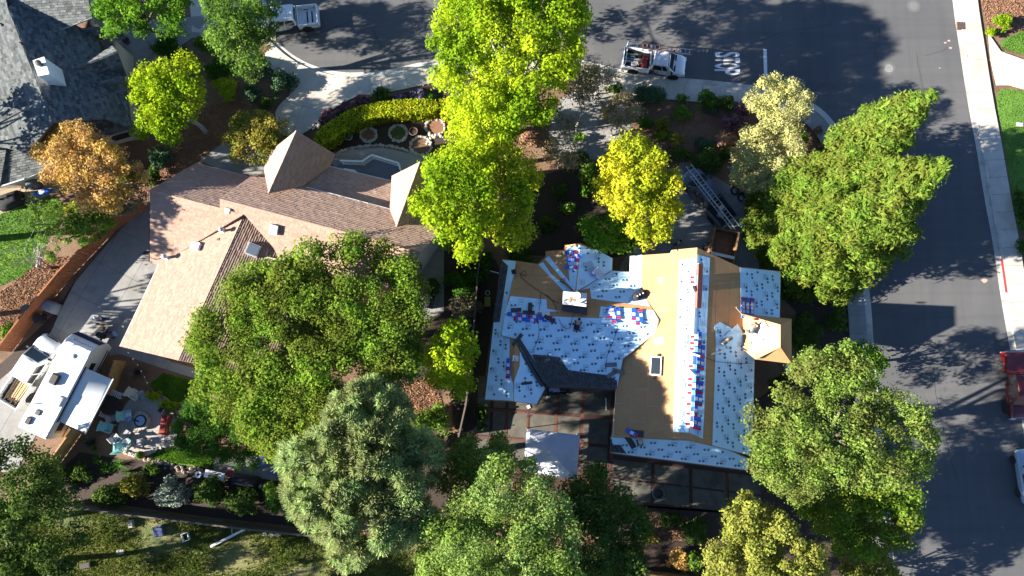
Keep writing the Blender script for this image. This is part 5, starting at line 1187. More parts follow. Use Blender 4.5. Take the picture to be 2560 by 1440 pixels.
# ---- shrubs and low plants
SB = [
 # corner bed by the stop legend
 (1625, 240, 44, 24, 1.3, 'blue', 'broad low dark blue green shrub in the corner bed'),
 (1705, 246, 15, 12, .7, 'mid', 'small leafy shrub beside the broad blue green shrub'),
 (1768, 252, 27, 27, 1.3, 'mid', 'upright mid green shrub at the sidewalk edge of the corner bed'),
 (1812, 258, 30, 18, 1.1, 'dark', 'dark spreading shrub behind the purple bushes'),
 (1783, 275, 16, 14, .8, 'blue', 'small blue grey shrub among the purple bushes'),
 (1850, 272, 27, 22, 1.2, 'purple', 'dark purple bush touching the pale sage tree'),
 (1833, 308, 33, 26, 1.4, 'purple', 'large rounded purple bush in the corner bed'),
 (1815, 348, 24, 21, 1.1, 'pink', 'pink bronze rounded bush below the purple bush'),
 (1705, 282, 25, 18, 1.0, 'mid', 'rounded green shrub alone in the middle of the corner bed'),
 (1613, 306, 23, 18, .9, 'mid', 'dark green mound beside the pale walkway'),
 (1655, 312, 21, 18, .9, 'olive', 'olive green shrub next to the lime mound'),
 (1652, 338, 17, 12, .6, 'lime', 'lime green low mound in the corner bed'),
 (1690, 348, 22, 20, .9, 'olive', 'olive bushy shrub beside the lime mound'),
 (1757, 362, 24, 17, .9, 'blue', 'loose blue grey shrub above the black pickup'),
 (1700, 385, 28, 18, 1.2, 'dark', 'dark shrub touching the golden tree'),
 (1768, 405, 42, 30, 1.6, 'dark', 'large dark shrub beside the driveway edge'),
 (1820, 385, 22, 18, 1.0, 'dark', 'dark shrub under the lower sage tree'),
 (1538, 225, 20, 16, 1.0, 'dark', 'dark shrub beside the sidewalk behind the ladder truck'),
 (1545, 250, 18, 14, .9, 'tan', 'dry tan shrub beside the walkway'),
 (1530, 290, 30, 22, 1.0, 'tan', 'pinkish tan dry grass clump on the walkway edge'),
 (1450, 345, 16, 13, .8, 'fresh', 'small fresh green shrub under the bare trees'),
 (2010, 345, 10, 16, 1.0, 'fresh', 'narrow green shrub at the corner sidewalk'),
 (2045, 325, 10, 9, .6, 'greybush', 'tiny grey shrub at the corner sidewalk'),
 # beds left of the brown house driveway
 (567, 218, 31, 30, 1.6, 'box', 'rounded bright green box shrub in the left front bed'),
 (632, 232, 21, 26, 1.6, 'blue', 'rounded blue green shrub beside the box shrub'),
 (704, 205, 37, 34, 1.7, 'blue', 'large blue green juniper at the driveway edge'),
 (668, 258, 20, 14, .9, 'dark', 'small dark shrub below the juniper'),
 (553, 172, 40, 26, 1.5, 'soft', 'wide dark clipped shrub behind the box shrub'),
 (425, 118, 45, 25, 1.3, 'soft', 'wide green shrub beneath the open street tree'),
 (520, 110, 32, 22, 1.4, 'mid', 'mid green shrub between the street trees'),
 (660, 170, 20, 18, 1.4, 'blue', 'slim blue green juniper behind the large one'),
 (400, 392, 28, 34, 1.5, 'blue', 'dark blue green shrub by the brown wing corner'),
 (385, 440, 18, 22, 1.2, 'dark', 'dark shrub beside the brown roof corner'),
 (310, 440, 20, 18, 1.0, 'olive', 'olive shrub hidden under the orange tree'),
 # purple row in front of the hedge
 (956, 238, 26, 20, 1.1, 'dark', 'round dark green bush between the hedge and sidewalk'),
 (1047, 238, 19, 13, .8, 'lavender', 'flowering lavender clump in front of the hedge end'),
 (1000, 246, 16, 10, .7, 'lavender', 'small lavender clump beside the round dark bush'),
 (1077, 243, 11, 10, .5, 'fresh', 'bright green tuft beside the lavender clump'),
 (905, 255, 22, 14, .8, 'purple', 'dark purple shrub nearest the round dark bush'),
 (865, 272, 22, 14, .8, 'purple', 'dark purple shrub in the middle of the hedge row'),
 (820, 292, 24, 18, .9, 'purple', 'dark purple shrub at the low end of the hedge'),
 # dark garden in front of the re-roofed house
 (1475, 440, 26, 40, 1.8, 'mid', 'upright green shrub behind the golden tree'),
 (1400, 480, 24, 18, 1.0, 'dark', 'dark leafy shrub in the shaded front garden'),
 (1420, 520, 22, 16, .9, 'mid', 'small shrub beside the shaded front path'),
 (1370, 560, 26, 20, 1.0, 'dark', 'low dark shrub in front of the stripped gable'),
 (1465, 480, 14, 18, .8, 'fresh', 'small bright shrub beside the golden tree trunk'),
 (1450, 400, 30, 22, 1.4, 'dark', 'dark shrub below the twiggy tan tree'),
 (1300, 640, 40, 22, 1.0, 'dark', 'dark shaded shrub under the pale yellow green tree'),
 (1200, 660, 36, 30, 1.6, 'soft', 'dark green shrub under the leaning lime tree'),
 (1160, 710, 44, 36, 1.8, 'soft', 'dense green shrub between the two houses'),
 (1165, 770, 40, 34, 1.4, 'greybush', 'grey leaved shrub beside the yellow crate'),
 (1085, 720, 18, 26, 1.0, 'dark', 'dark shrub against the beige gable wall'),
 (1320, 350, 30, 20, .9, 'pink', 'reddish shrub beneath the tall street tree'),
 (1350, 300, 34, 26, 1.4, 'greybush', 'grey olive shrub under the street tree'),
 (1080, 1055, 50, 34, 1.8, 'mid', 'mid green shrub between the pine and the young lime tree'),
 (1075, 1110, 30, 26, 1.6, 'olive', 'olive shrub beside the pine trunk'),
 (1205, 1040, 16, 40, 1.2, 'dark', 'dark strip shrub along the side fence'),
 (1170, 600, 30, 20, 1.2, 'dark', 'dark shrub below the lime crown'),
 # back beds of the brown house
 (330, 1215, 40, 26, 1.2, 'olive', 'olive shrub in the shaded back bed'),
 (432, 1235, 46, 34, 1.5, 'silver', 'silver grey shrub in the shaded back bed'),
 (530, 1225, 46, 36, 1.5, 'dark', 'dark shrub beside the white side table'),
 (605, 1248, 46, 32, 1.5, 'dark', 'dark shrub between grill and back fence'),
 (690, 1240, 34, 38, 1.6, 'mid', 'leafy green shrub beside the pine branches'),
 (735, 1280, 30, 30, 1.4, 'dark', 'dark shrub under the pine edge'),
 (375, 1175, 22, 14, .7, 'mid', 'small shrub beside the stacked stone edging'),
 (200, 1180, 30, 22, 1.0, 'dark', 'dark shrub beside the golden fence'),
 (270, 1240, 44, 24, 1.0, 'dark', 'low dark shrub along the back fence'),
 (290, 1105, 14, 12, .5, 'olive', 'small plant with orange flowers near the teal chairs'),
 (130, 1205, 30, 30, 1.4, 'dark', 'dark shrub under the corner oak'),
 (500, 960, 18, 18, .6, 'fresh', 'small green plant beside the lawn corner'),
 (25, 830, 22, 20, 1.0, 'fresh', 'bright green plant behind the red fence'),
 # bottom gap by the back fence
 (1620, 1345, 24, 16, .7, 'olive', 'yellow flowering plant beside the dark oak'),
 (1700, 1400, 34, 26, 1.2, 'orange', 'orange tinted shrub beside the back fence'),
 (1740, 1330, 36, 36, 1.6, 'dark', 'dark shrub in front of the yellow green cedar'),
 (1735, 1400, 26, 26, 1.6, 'mid', 'mid green shrub against the cedar'),
 (1672, 1300, 26, 18, .8, 'dark', 'low dark shrub on the bark slope'),
 (1990, 720, 50, 36, 1.2, 'dark', 'dark undergrowth shrub beneath the redwoods'),
 (2010, 830, 50, 44, 1.4, 'dark', 'dark undergrowth shrub beside the small hip roof'),
 (2090, 800, 34, 30, 1.2, 'dark', 'dark undergrowth shrub at the right sidewalk'),
 (1950, 960, 30, 24, 1.2, 'dark', 'dark shrub between the eave and the live oak'),
 # right edge
 (2506, 55, 24, 20, 1.3, 'lime', 'lime green shrub on the bare slope across the street'),
 (2478, 82, 14, 12, .8, 'lime', 'small lime shrub beside the apron across the street'),
 (2552, 520, 14, 60, 1.4, 'dark', 'dark shrub at the lawn edge across the street'),
 (2553, 620, 10, 24, 1.0, 'dark', 'small dark shrub beside the red kerb'),
]
for (u, v, rx, ry, h, kind, label) in SB: shrub(u, v, rx, ry, h, kind, label)
for i, (u, v, r) in enumerate(((222, 1190, 20), (268, 1170, 20), (300, 1160, 22), (250, 1150, 18), (240, 1120, 16), (320, 1178, 16), (190, 1205, 16))):
    strap(u, v, r, .7, 'agap', ('bright green strap leaved clump in the back bed', 'green strap leaved clump next to the bright one')[i % 2] if i < 2 else 'green strap leaved clump in the back bed by the golden fence', group='strap leaved clumps')
strap(232, 1106, 26, .9, 'spike', 'dark grey spiky plant beside the golden fence', 'spiky_plant', n=120, w=.06, arch=.35)
strap(346, 932, 24, .9, 'spike', 'dark bronze spiky plant beside the awning', 'spiky_plant', n=120, w=.06, arch=.35)
shrub(385, 990, 22, 10, .6, 'lime', 'lime green trailing plant on the curved stone edge', 'edging_plant')
shrub(420, 1015, 26, 14, .6, 'box', 'green trailing plant along the curved stone edge', 'edging_plant')
# ---- ground cover
scatter('lawn_grass', [(0, 535), (70, 510), (140, 490), (165, 520), (120, 600), (105, 640), (60, 690), (0, 715), (-40, 600)], 9000, 'grass', .13, .035, .01, .06, 101, 1.4)
scatter('lawn_grass', [(2484, 222), (2540, 222), (2640, 250), (2740, 280), (2740, 560), (2540, 600), (2530, 480), (2506, 340)], 9000, 'grass', .13, .035, .01, .06, 102, 1.4)
scatter('lawn_grass', [(2500, 125), (2520, 95), (2600, 62), (2740, 45), (2740, 155), (2640, 148), (2560, 138)], 6000, 'grass', .13, .035, .01, .06, 103, 1.4)
scatter('lawn_grass', [(372, 962), (410, 932), (500, 957), (518, 985), (490, 1008), (450, 1008), (400, 984)], 6000, 'grass', .14, .04, .01, .07, 104, 1.4)
scatter('lawn_grass', [(368, 1140), (420, 1114), (480, 1122), (542, 1141), (522, 1168), (440, 1158)], 4500, 'grass', .14, .04, .01, .07, 105, 1.4)
scatter('field_grass', [(-60, 1256), (170, 1258), (500, 1300), (840, 1340), (1000, 1358), (1120, 1372), (1400, 1405), (1640, 1432), (1700, 1480), (-60, 1480)], 42000, 'weeds', .24, .05, .01, .14, 106, 1.5, thin=-.6)
scatter('bark_chips', [(1480, 205), (1900, 255), (2080, 330), (2060, 400), (1850, 400), (1700, 420), (1500, 400)], 9000, 'chips', .14, .06, .004, .03, 107, .5)
scatter('bark_chips', [(330, 440), (540, 250), (690, 260), (690, 330), (560, 360), (480, 410), (380, 470), (350, 520)], 9000, 'chips', .14, .06, .004, .03, 108, .5)
scatter('bark_chips', [(1000, 960), (1080, 940), (1110, 1020), (1060, 1080), (1010, 1060)], 3000, 'chips', .16, .07, .004, .04, 109, .5)
scatter('bark_chips', [(0, 730), (110, 650), (170, 640), (90, 780), (0, 870)], 4000, 'chips', .16, .07, .004, .04, 110, .5)
scatter('bark_chips', [(1600, 1290), (1720, 1290), (1720, 1350), (1600, 1360)], 1500, 'chips', .16, .07, .004, .04, 111, .5)
scatter('bark_chips', [(2452, 0), (2560, 0), (2600, 60), (2500, 90), (2470, 85)], 3500, 'chips', .14, .06, .004, .03, 112, .5)
# ================================================================== VEHICLES
def paint(name, c, metal=.0): return mat(name, c, tuple(x*.93 for x in c), 2.0, rough=.28, spec=.5, coat=.7, metal=metal, local=True)
PT = {'white': paint('white car paint', (.70, .71, .72)), 'red': paint('dark red car paint', (.12, .008, .008)), 'black': paint('black car paint with sky tint', (.075, .092, .14)),  # black lifted toward blue to stand in for reflected sky
      'silver': paint('silver blue car paint', (.34, .42, .50), .3)}
K['lamp'] = mat('headlamp lens', (.75, .77, .8), (.6, .62, .65), 8, rough=.15, spec=.8); K['tail'] = mat('tail lamp', (.35, .01, .01), (.28, .01, .01), 8, rough=.2)
K['bedliner'] = mat('bed liner', (.035, .035, .037), (.05, .05, .05), 14, rough=.8)
def lerp(a, b, t): return a+(b-a)*t
def ring(x, w, zb, zs, zt, cr=.05):
    """body section: floor, rocker, side, shoulder, crowned top"""
    h = w/2; P = [(-h*.86, zb), (-h*.97, zb+.12), (-h, lerp(zb, zs, .55)), (-h*.985, zs), (-h*.90, zt), (-h*.45, zt+cr*.8), (0, zt+cr), (h*.45, zt+cr*.8), (h*.90, zt), (h*.985, zs), (h, lerp(zb, zs, .55)), (h*.97, zb+.12), (h*.86, zb)]
    return [Vector((x, y, z)) for y, z in P]
def wheel(parent, x, y, r, w, style=5):
    t = MB(); M4 = Matrix.Translation((x, y, r)) @ Matrix.Rotation(PI/2, 4, 'X')
    t.lathe([(r*.62, -w/2), (r*.93, -w/2), (r, -w/2+.04), (r, w/2-.04), (r*.93, w/2), (r*.62, w/2)], 22, M4)
    o = t.build('wheel', K['tire'], parent, smooth=False)
    s = 1 if y > 0 else -1
    m = MB(); M5 = M4 @ Matrix.Translation((0, 0, -s*(w/2-.035)))
    m.lathe([(r*.60, -.02), (r*.62, .02), (r*.55, .03), (r*.52, -.01)], 22, M5); m.lathe([(.001, -.015), (r*.16, -.02), (r*.15, .03), (.001, .035)], 12, M5)
    for k in range(style):
        m.box(r*.10, r*.55, -.045, .045, -.012, .022, M5 @ Matrix.Rotation(2*PI*k/style, 4, 'Z'))
    m.build('rim', K['rim'], o)
    MB().lathe([(.001, -.005), (r*.52, -.005), (r*.52, .004), (.001, .004)], 18, M4 @ Matrix.Translation((0, 0, s*(-.0)))).build('hub_disc', K['steel_dark'], o)
    return o
def greenhouse(parent, body, x0, x1, wb, wt, zb, zt, rake0, rake1, pane_split, roofcol):
    """cabin: painted pillars and roof, separate panes"""
    B = [Vector((x0, -wb/2, zb)), Vector((x1, -wb/2, zb)), Vector((x1, wb/2, zb)), Vector((x0, wb/2, zb))]
    T = [Vector((x0+rake0, -wt/2, zt)), Vector((x1-rake1, -wt/2, zt)), Vector((x1-rake1, wt/2, zt)), Vector((x0+rake0, wt/2, zt))]
    cab = MB()
    cab.add(B+T, [(0, 1, 5, 4), (1, 2, 6, 5), (2, 3, 7, 6), (3, 0, 4, 7)])
    top = [Vector((lerp(x0+rake0, x1-rake1, a), s*wt/2*lerp(.0, .94, 1), zt+.05*(1-(2*a-1)**4))) for a in (.04, .35, .65, .96) for s in (-1, 1)]
    ctr = [Vector((lerp(x0+rake0, x1-rake1, a), 0, zt+.075)) for a in (.05, .35, .65, .95)]
    V = T+top+ctr
    cab.add(V, [(0, 4, 5, 3), (0, 1, 10, 8, 6, 4), (3, 5, 7, 9, 11, 2), (1, 2, 11, 10), (4, 6, 13, 12), (6, 8, 14, 13), (8, 10, 15, 14), (5, 12, 13, 7), (7, 13, 14, 9), (9, 14, 15, 11), (4, 12, 5), (10, 11, 15)])
    cab.build('cab', roofcol, parent, bevel=.05)
    def pane(a, b, c, d, f0, f1, g0, g1, name):
        def P(f, g): return a.lerp(b, f).lerp(d.lerp(c, f), g)
        q = [P(f0, g0), P(f1, g0), P(f1, g1), P(f0, g1)]; n = (q[1]-q[0]).cross(q[3]-q[0]).normalized()
        cen = sum((v for v in q), Vector())/4
        if n.dot(cen-Vector(((x0+x1)/2, 0, (zb+zt)/2))) < 0: n = -n
        MB().prism([v+n*.004 for v in q], n*.012).build(name, K['glass'], parent)
    pane(B[1], B[2], T[2], T[1], .06, .94, .06, .92, 'windshield'); pane(B[0], B[3], T[3], T[0], .1, .9, .15, .85, 'rear_window')
    for s in (0, 1):
        a, b, c, d = (B[0], B[1], T[1], T[0]) if s == 0 else (B[3], B[2], T[2], T[3])
        for f0, f1 in pane_split: pane(a, b, c, d, f0, f1, .10, .86, 'side_window')
def pickup(label, rear, front, z, W_=2.0, col='white', cabf=(.36, .64), bed='open', zh=1.0, L=None, H=1.88, panes=((.06, .48), (.52, .94)), name='pickup_truck'):
    a, b = G(*rear, z), G(*front, z); d = b-a; L = L or d.length; c = b-d.normalized()*L/2; rz = math.atan2(d.y, d.x)
    t = thing(name, label, 'pickup truck', (c.x, c.y, 0), rz); P = PT[col]
    xr, xf = -L/2, L/2; xa, xb = xr+L*cabf[0], xr+L*cabf[1]; r = .40
    # nose and cab lower body
    rings = [ring(xa, W_, .42, 1.0, 1.16), ring(xb-.1, W_, .42, 1.02, 1.18), ring(xb+.25, W_, .42, 1.02, 1.17), ring(lerp(xb, xf, .55), W_*.995, .44, 1.0, 1.12, .07), ring(xf-.35, W_*.97, .46, .93, 1.05, .06), ring(xf-.12, W_*.92, .50, .84, .95, .04), ring(xf, W_*.82, .55, .74, .82, .02)]
    bo = MB().loft(rings).build('body', P, t, smooth=True); sb = bo.modifiers.new('round', 'SUBSURF'); sb.levels = 2; sb.render_levels = 2
    greenhouse(t, None, xa+.03, xb+.05, W_*.93, W_*.74, 1.17, H-.06, .10, L*.115, panes, P)
    # hood seam and cowl
    MB().box(xb+.06, xb+.2, -W_*.40, W_*.40, 1.19, 1.215).build('cowl', K['black'], t)
    # bed
    w = W_*.985; bx0, bx1 = xr+.10, xa-.03
    if bed:
        for s in (-1, 1):
            y0, y1 = sorted((s*w/2, s*(w/2-.13)))
            MB().loft([[Vector((x, yy, zz)) for yy, zz in ((y0, .50), (y1, .50), (y1, 1.16), (y0, 1.16))] for x in (bx0, lerp(bx0, bx1, .5), bx1)]).build('bed_side', P, t, bevel=.03)
        MB().box(bx0+.06, bx1, -w/2+.13, w/2-.13, .62, .70).build('bed_floor', K['bedliner'] if bed == 'open' else P, t)
        MB().box(bx1-.05, bx1, -w/2+.13, w/2-.13, .66, 1.14).build('bed_front', P, t)
        MB().box(bx0-.02, bx0+.06, -w/2+.02, w/2-.02, .62, 1.15).build('tailgate', P, t, bevel=.015)
        for s in (-1, 1): MB().box(bx0+.35, bx0+1.15+.2, s*(w/2-.13)-.09, s*(w/2-.13)+.09, .68, .90).build('wheel_arch', K['bedliner'] if bed == 'open' else P, t)
    MB().box(xr, xr+.12, -W_*.47, W_*.47, .48, .66).build('bumper', K['alu'], t, bevel=.02); MB().box(xf-.06, xf+.05, -W_*.44, W_*.44, .46, .66).build('bumper', K['alu'], t, bevel=.02)
    MB().box(xf-.05, xf+.02, -W_*.26, W_*.26, .68, .86).build('grille', K['black'], t)
    for s in (-1, 1):
        MB().box(xf-.16, xf-.02, s*W_*.36-.15, s*W_*.36+.15, .72, .90).build('headlight', K['lamp'], t, bevel=.02)
        MB().box(xr+.09, xr+.14, s*W_*.46-.06, s*W_*.46+.06, .72, 1.08).build('tail_light', K['tail'], t)
        m = MB(); m.box(xb-.16, xb-.02, s*(W_/2+.05)-.11, s*(W_/2+.05)+.11, 1.15, 1.36); m.build('mirror', K['black'] if col != 'silver' else P, t, bevel=.03)
        for f in (.35, .8): MB().box(lerp(xa, xb, f)-.1, lerp(xa, xb, f)+.1, s*W_/2*.99-.02, s*W_/2*.99+.02, .98, 1.02).build('door_handle', K['black'], t)
        for f in ((.02, .5, .98) if len(panes) > 1 else (.1, .95)): MB().box(lerp(xa, xb, f)-.008, lerp(xa, xb, f)+.008, s*W_/2-.006, s*W_/2+.006, .55, 1.08).build('door_gap', K['black'], t)
    for x in (xr+L*.205, xf-L*.165):
        for s in (-1, 1):
            wheel(t, x, s*(W_/2-.13), r, .27)
            MB().lathe([(r*1.22, -.015), (r*1.22, .015)], 20, Matrix.Translation((x, s*(W_/2-.015), r+.02)) @ Matrix.Rotation(PI/2, 4, 'X')).build('wheel_well', K['black'], t)
    return t, (xr, xf, xa, xb, W_)
def ladder(label, length, width, rungs, m, parent_mat, _u=None, name='ladder', cat='ladder', rm=None):
    t = thing(name, label, cat, mat4=parent_mat)
    for s in (-1, 1): MB().box(-length/2, length/2, s*width/2-.02, s*width/2+.02, -.04, .04).build('rail', m, t)
    me = None
    for k in range(rungs):
        x = -length/2+length*(k+.5)/rungs
        if me is None: o = MB().tube([(0, -width/2, 0), (0, width/2, 0)], .02, 6).build('rung', rm or m, t); me = o.data
        else: o = bpy.data.objects.new('rung', me); link(o, t, False)
        o.location = (x, 0, 0)
    return t
def on(t, x, y, z, rz=0, rx=0, ry=0): return wmat(t) @ Matrix.Translation((x, y, z)) @ Matrix.Rotation(rz, 4, 'Z') @ Matrix.Rotation(ry, 4, 'Y') @ Matrix.Rotation(rx, 4, 'X')
# white work truck with ladders on the top street
t, (xr, xf, xa, xb, w) = pickup('white work pickup with ladder rack and cluttered bed parked at the kerb', (1556, 141), (1716, 163), 1.1, 1.95, 'white', (.45, .80), panes=((.06, .52), (.56, .80)))
for x in (xr+.25, xa-.15, xb-.5):
    b = MB(); b.tube([(x, -w/2+.08, 1.15), (x, -w/2+.08, 2.05), (x, w/2-.08, 2.05), (x, w/2-.08, 1.15)], .03, 6); b.build('rack_hoop', K['white_trim'] if x < xa-.5 else K['alu'], t)
wt_truck = t
ladder('aluminium extension ladder on the white work truck rack', 5.6, .45, 15, K['alu'], on(t, .15, w/2-.28, 2.12), None)
K['orange'] = mat('orange fibreglass', (.42, .10, .05), (.36, .09, .05), 6, rough=.5)
ladder('orange fibreglass ladder on the white work truck rack', 3.2, .40, 9, K['orange'], on(t, .15, w/2-.30, 2.22), None, rm=K['alu'])
rr = random.Random(3)
def clutter(parent_t, spots, label_fmt, cols, z0=.7, group='tools in the work truck bed'):
    for i, (x, y, lx, ly, lz, a, ck, lab) in enumerate(spots):
        o = thing('tool_box' if lz < .5 else 'tool_case', lab, 'tool', mat4=on(parent_t, x, y, z0, a))
        MB().box(-lx/2, lx/2, -ly/2, ly/2, 0, lz).build('case', cols[ck], o, bevel=.02)
        MB().tube([(-lx*.25, 0, lz), (-lx*.2, 0, lz+.07), (lx*.2, 0, lz+.07), (lx*.25, 0, lz)], .015, 6).build('handle', K['black'], o)
CK = {'r': mat('red plastic', (.36, .04, .04), (.30, .04, .04), 7, rough=.45), 'k': K['black'], 'g': mat('grey case', (.30, .31, .32), (.24, .25, .26), 6, rough=.5), 'b': mat('dark green case', (.03, .06, .05), (.04, .07, .06), 6), 'y': K['wood'], 'w': K['white_trim'], 'bl': mat('blue plastic', (.03, .12, .42), (.03, .10, .36), 7, rough=.45)}
clutter(t, [(xa-.55, -.35, .42, .5, .42, .2, 'r', 'red fuel can in the truck bed'), (xa-.5, .25, .45, .4, .38, -.1, 'r', 'red compressor case in the truck bed'), (xa-.95, -.3, .35, .3, .3, .4, 'y', 'tan wooden box in the truck bed'), (xa-.95, .45, .4, .35, .35, .1, 'k', 'black tool case in the truck bed'),
            (xa-1.4, -.45, .5, .3, .2, .05, 'g', 'low grey tool case in the truck bed'), (xr+.8, .3, .7, .28, .22, .1, 'b', 'long dark case at the tailgate')], '', CK)
for i, (y, lg) in enumerate(((.1, 1.6), (-.15, 1.7), (.5, 1.5))):
    o = thing('plank', ('grey metal plank', 'pale metal plank', 'short metal plank')[i]+' lying in the work truck bed', 'plank', mat4=on(t, xr+1.05, y, .72+.02*i, .06*i)); MB().box(-lg/2, lg/2, -.07, .07, 0, .04).build('board', K['alu'], o); MB().box(lg/2-.05, lg/2+.0, -.075, .075, -.005, .045).build('end_cap', K['steel_dark'], o)
# white crew cab pickup, top left
t, (xr, xf, xa, xb, w) = pickup('white crew cab pickup with a ribbed bed half under the street tree', (795, 34), (636, 52), 1.1, 1.98, 'white', (.34, .79), bed='white', panes=((.05, .40), (.44, .78)))
for x in (xr+.62, xr+1.05): MB().box(x-.06, x+.06, -.55, .55, .715, .73).build('bed_strip', K['black'], t)
for k in range(9): MB().box(xr+.2, xa-.12, -.78+.195*k-.02, -.78+.195*k+.02, .70, .715).build('bed_rib', PT['white'], t)
# white heavy pickup beside the trailer, lumber in its bed
t, (xr, xf, xa, xb, w) = pickup('white long bed pickup with lumber in its bed beside the trailer', (14, 1013), (126, 846), 1.1, 2.05, 'white', (.37, .79), panes=((.06, .40), (.45, .78)))
for i in range(9):
    lg = rr.uniform(1.7, 2.1); o = MB().box(-lg/2, lg/2, -.055, .055, 0, .045).build('lumber', K['wood']); o.matrix_basis = on(t, xr+1.22+rr.uniform(-.1, .1), -.62+.155*i, .72+.03*(i % 3), rr.uniform(-.05, .05)); tag(o, 'sawn timber plank lying in the long bed pickup', 'lumber', 'timber in the pickup bed')
# dark pickup with ladder rack in the driveway
t, (xr, xf, xa, xb, w) = pickup('black pickup with long ladder on its rack in the driveway', (1815, 541), (1718, 424), 1.1, 1.98, 'black', (.40, .79), panes=((.06, .42), (.46, .78)), L=5.8)
for x in (xr+.2, xa-.1, xb-.6):
    b = MB(); b.tube([(x, -w/2+.06, 1.15), (x, -w/2+.06, 2.0), (x, w/2-.06, 2.0), (x, w/2-.06, 1.15)], .03, 6); b.build('rack_hoop', K['steel_dark'], t)
ladder('long aluminium extension ladder over the black pickup', 6.6, .46, 20, K['alu'], on(t, -.25, .18, 2.08, -.03), None)
ladder('second aluminium ladder nested beside the long one on the black pickup', 5.6, .30, 16, K['alu'], on(t, -.55, .50, 2.07, -.03), None)
clutter(t, [(xr+.6, -.4, .5, .4, .3, .2, 'k', 'black tool bag in the dark pickup bed'), (xr+1.1, .2, .5, .5, .35, .6, 'g', 'grey tool case in the dark pickup bed'), (xr+1.5, -.3, .35, .35, .3, 0, 'w', 'white bucket box in the dark pickup bed')], '', CK)
# red pickup and silver car, right kerb
rt, rx = pickup('dark red crew cab pickup with covered bed parked at the far kerb', (2541, 878), (2562, 1049), 1.1, 2.0, 'red', (.33, .78), panes=((.06, .40), (.44, .78)))
MB().box(rx[0]+.12, rx[2]-.06, -.93, .93, 1.155, 1.20).build('bed_cover', PT['red'], rt, bevel=.03)
def hatchback(label, rear, front, z, W_=1.85, col='silver'):
    a, b = G(*rear, z), G(*front, z); d = b-a; L = d.length; c = (a+b)/2; t = thing('parked_car', label, 'car', (c.x, c.y, 0), math.atan2(d.y, d.x)); P = PT[col]; xr, xf = -L/2, L/2
    rings = [ring(xr, W_*.80, .45, .75, .88, .02), ring(xr+.15, W_*.94, .36, .88, 1.02, .03), ring(xr+.9, W_, .30, .92, 1.04), ring(xf-1.6, W_, .30, .90, 1.02), ring(xf-.7, W_*.97, .32, .80, .92, .06), ring(xf-.2, W_*.88, .36, .68, .78, .04), ring(xf, W_*.72, .42, .58, .64, .02)]
    bo = MB().loft(rings).build('body', P, t, smooth=True); sb = bo.modifiers.new('round', 'SUBSURF'); sb.levels = 2; sb.render_levels = 2
    greenhouse(t, None, xr+.25, xf-1.2, W_*.92, W_*.68, 1.02, 1.52, .35, .95, ((.16, .46), (.5, .80)), P)
    for s in (-1, 1):
        MB().box(xf-.25, xf-.05, s*W_*.32-.13, s*W_*.32+.13, .60, .74).build('headlight', K['lamp'], t, bevel=.03); MB().box(xr+.02, xr+.12, s*W_*.36-.1, s*W_*.36+.1, .72, .9).build('tail_light', K['tail'], t)
        MB().box(xf-1.55, xf-1.42, s*(W_/2+.06)-.1, s*(W_/2+.06)+.1, .98, 1.12).build('mirror', P, t, bevel=.03)
        for x in (xr+.85, xf-.9): wheel(t, x, s*(W_/2-.10), .34, .22)
    MB().box(xf-.02, xf+.03, -W_*.3, W_*.3, .38, .55).build('bumper', K['black'], t); MB().box(xr-.03, xr+.02, -W_*.36, W_*.36, .38, .55).build('bumper', K['black'], t)
    return t
hatchback('silver blue car parked behind the dark red pickup', (2590, 1262), (2568, 1122), .9)
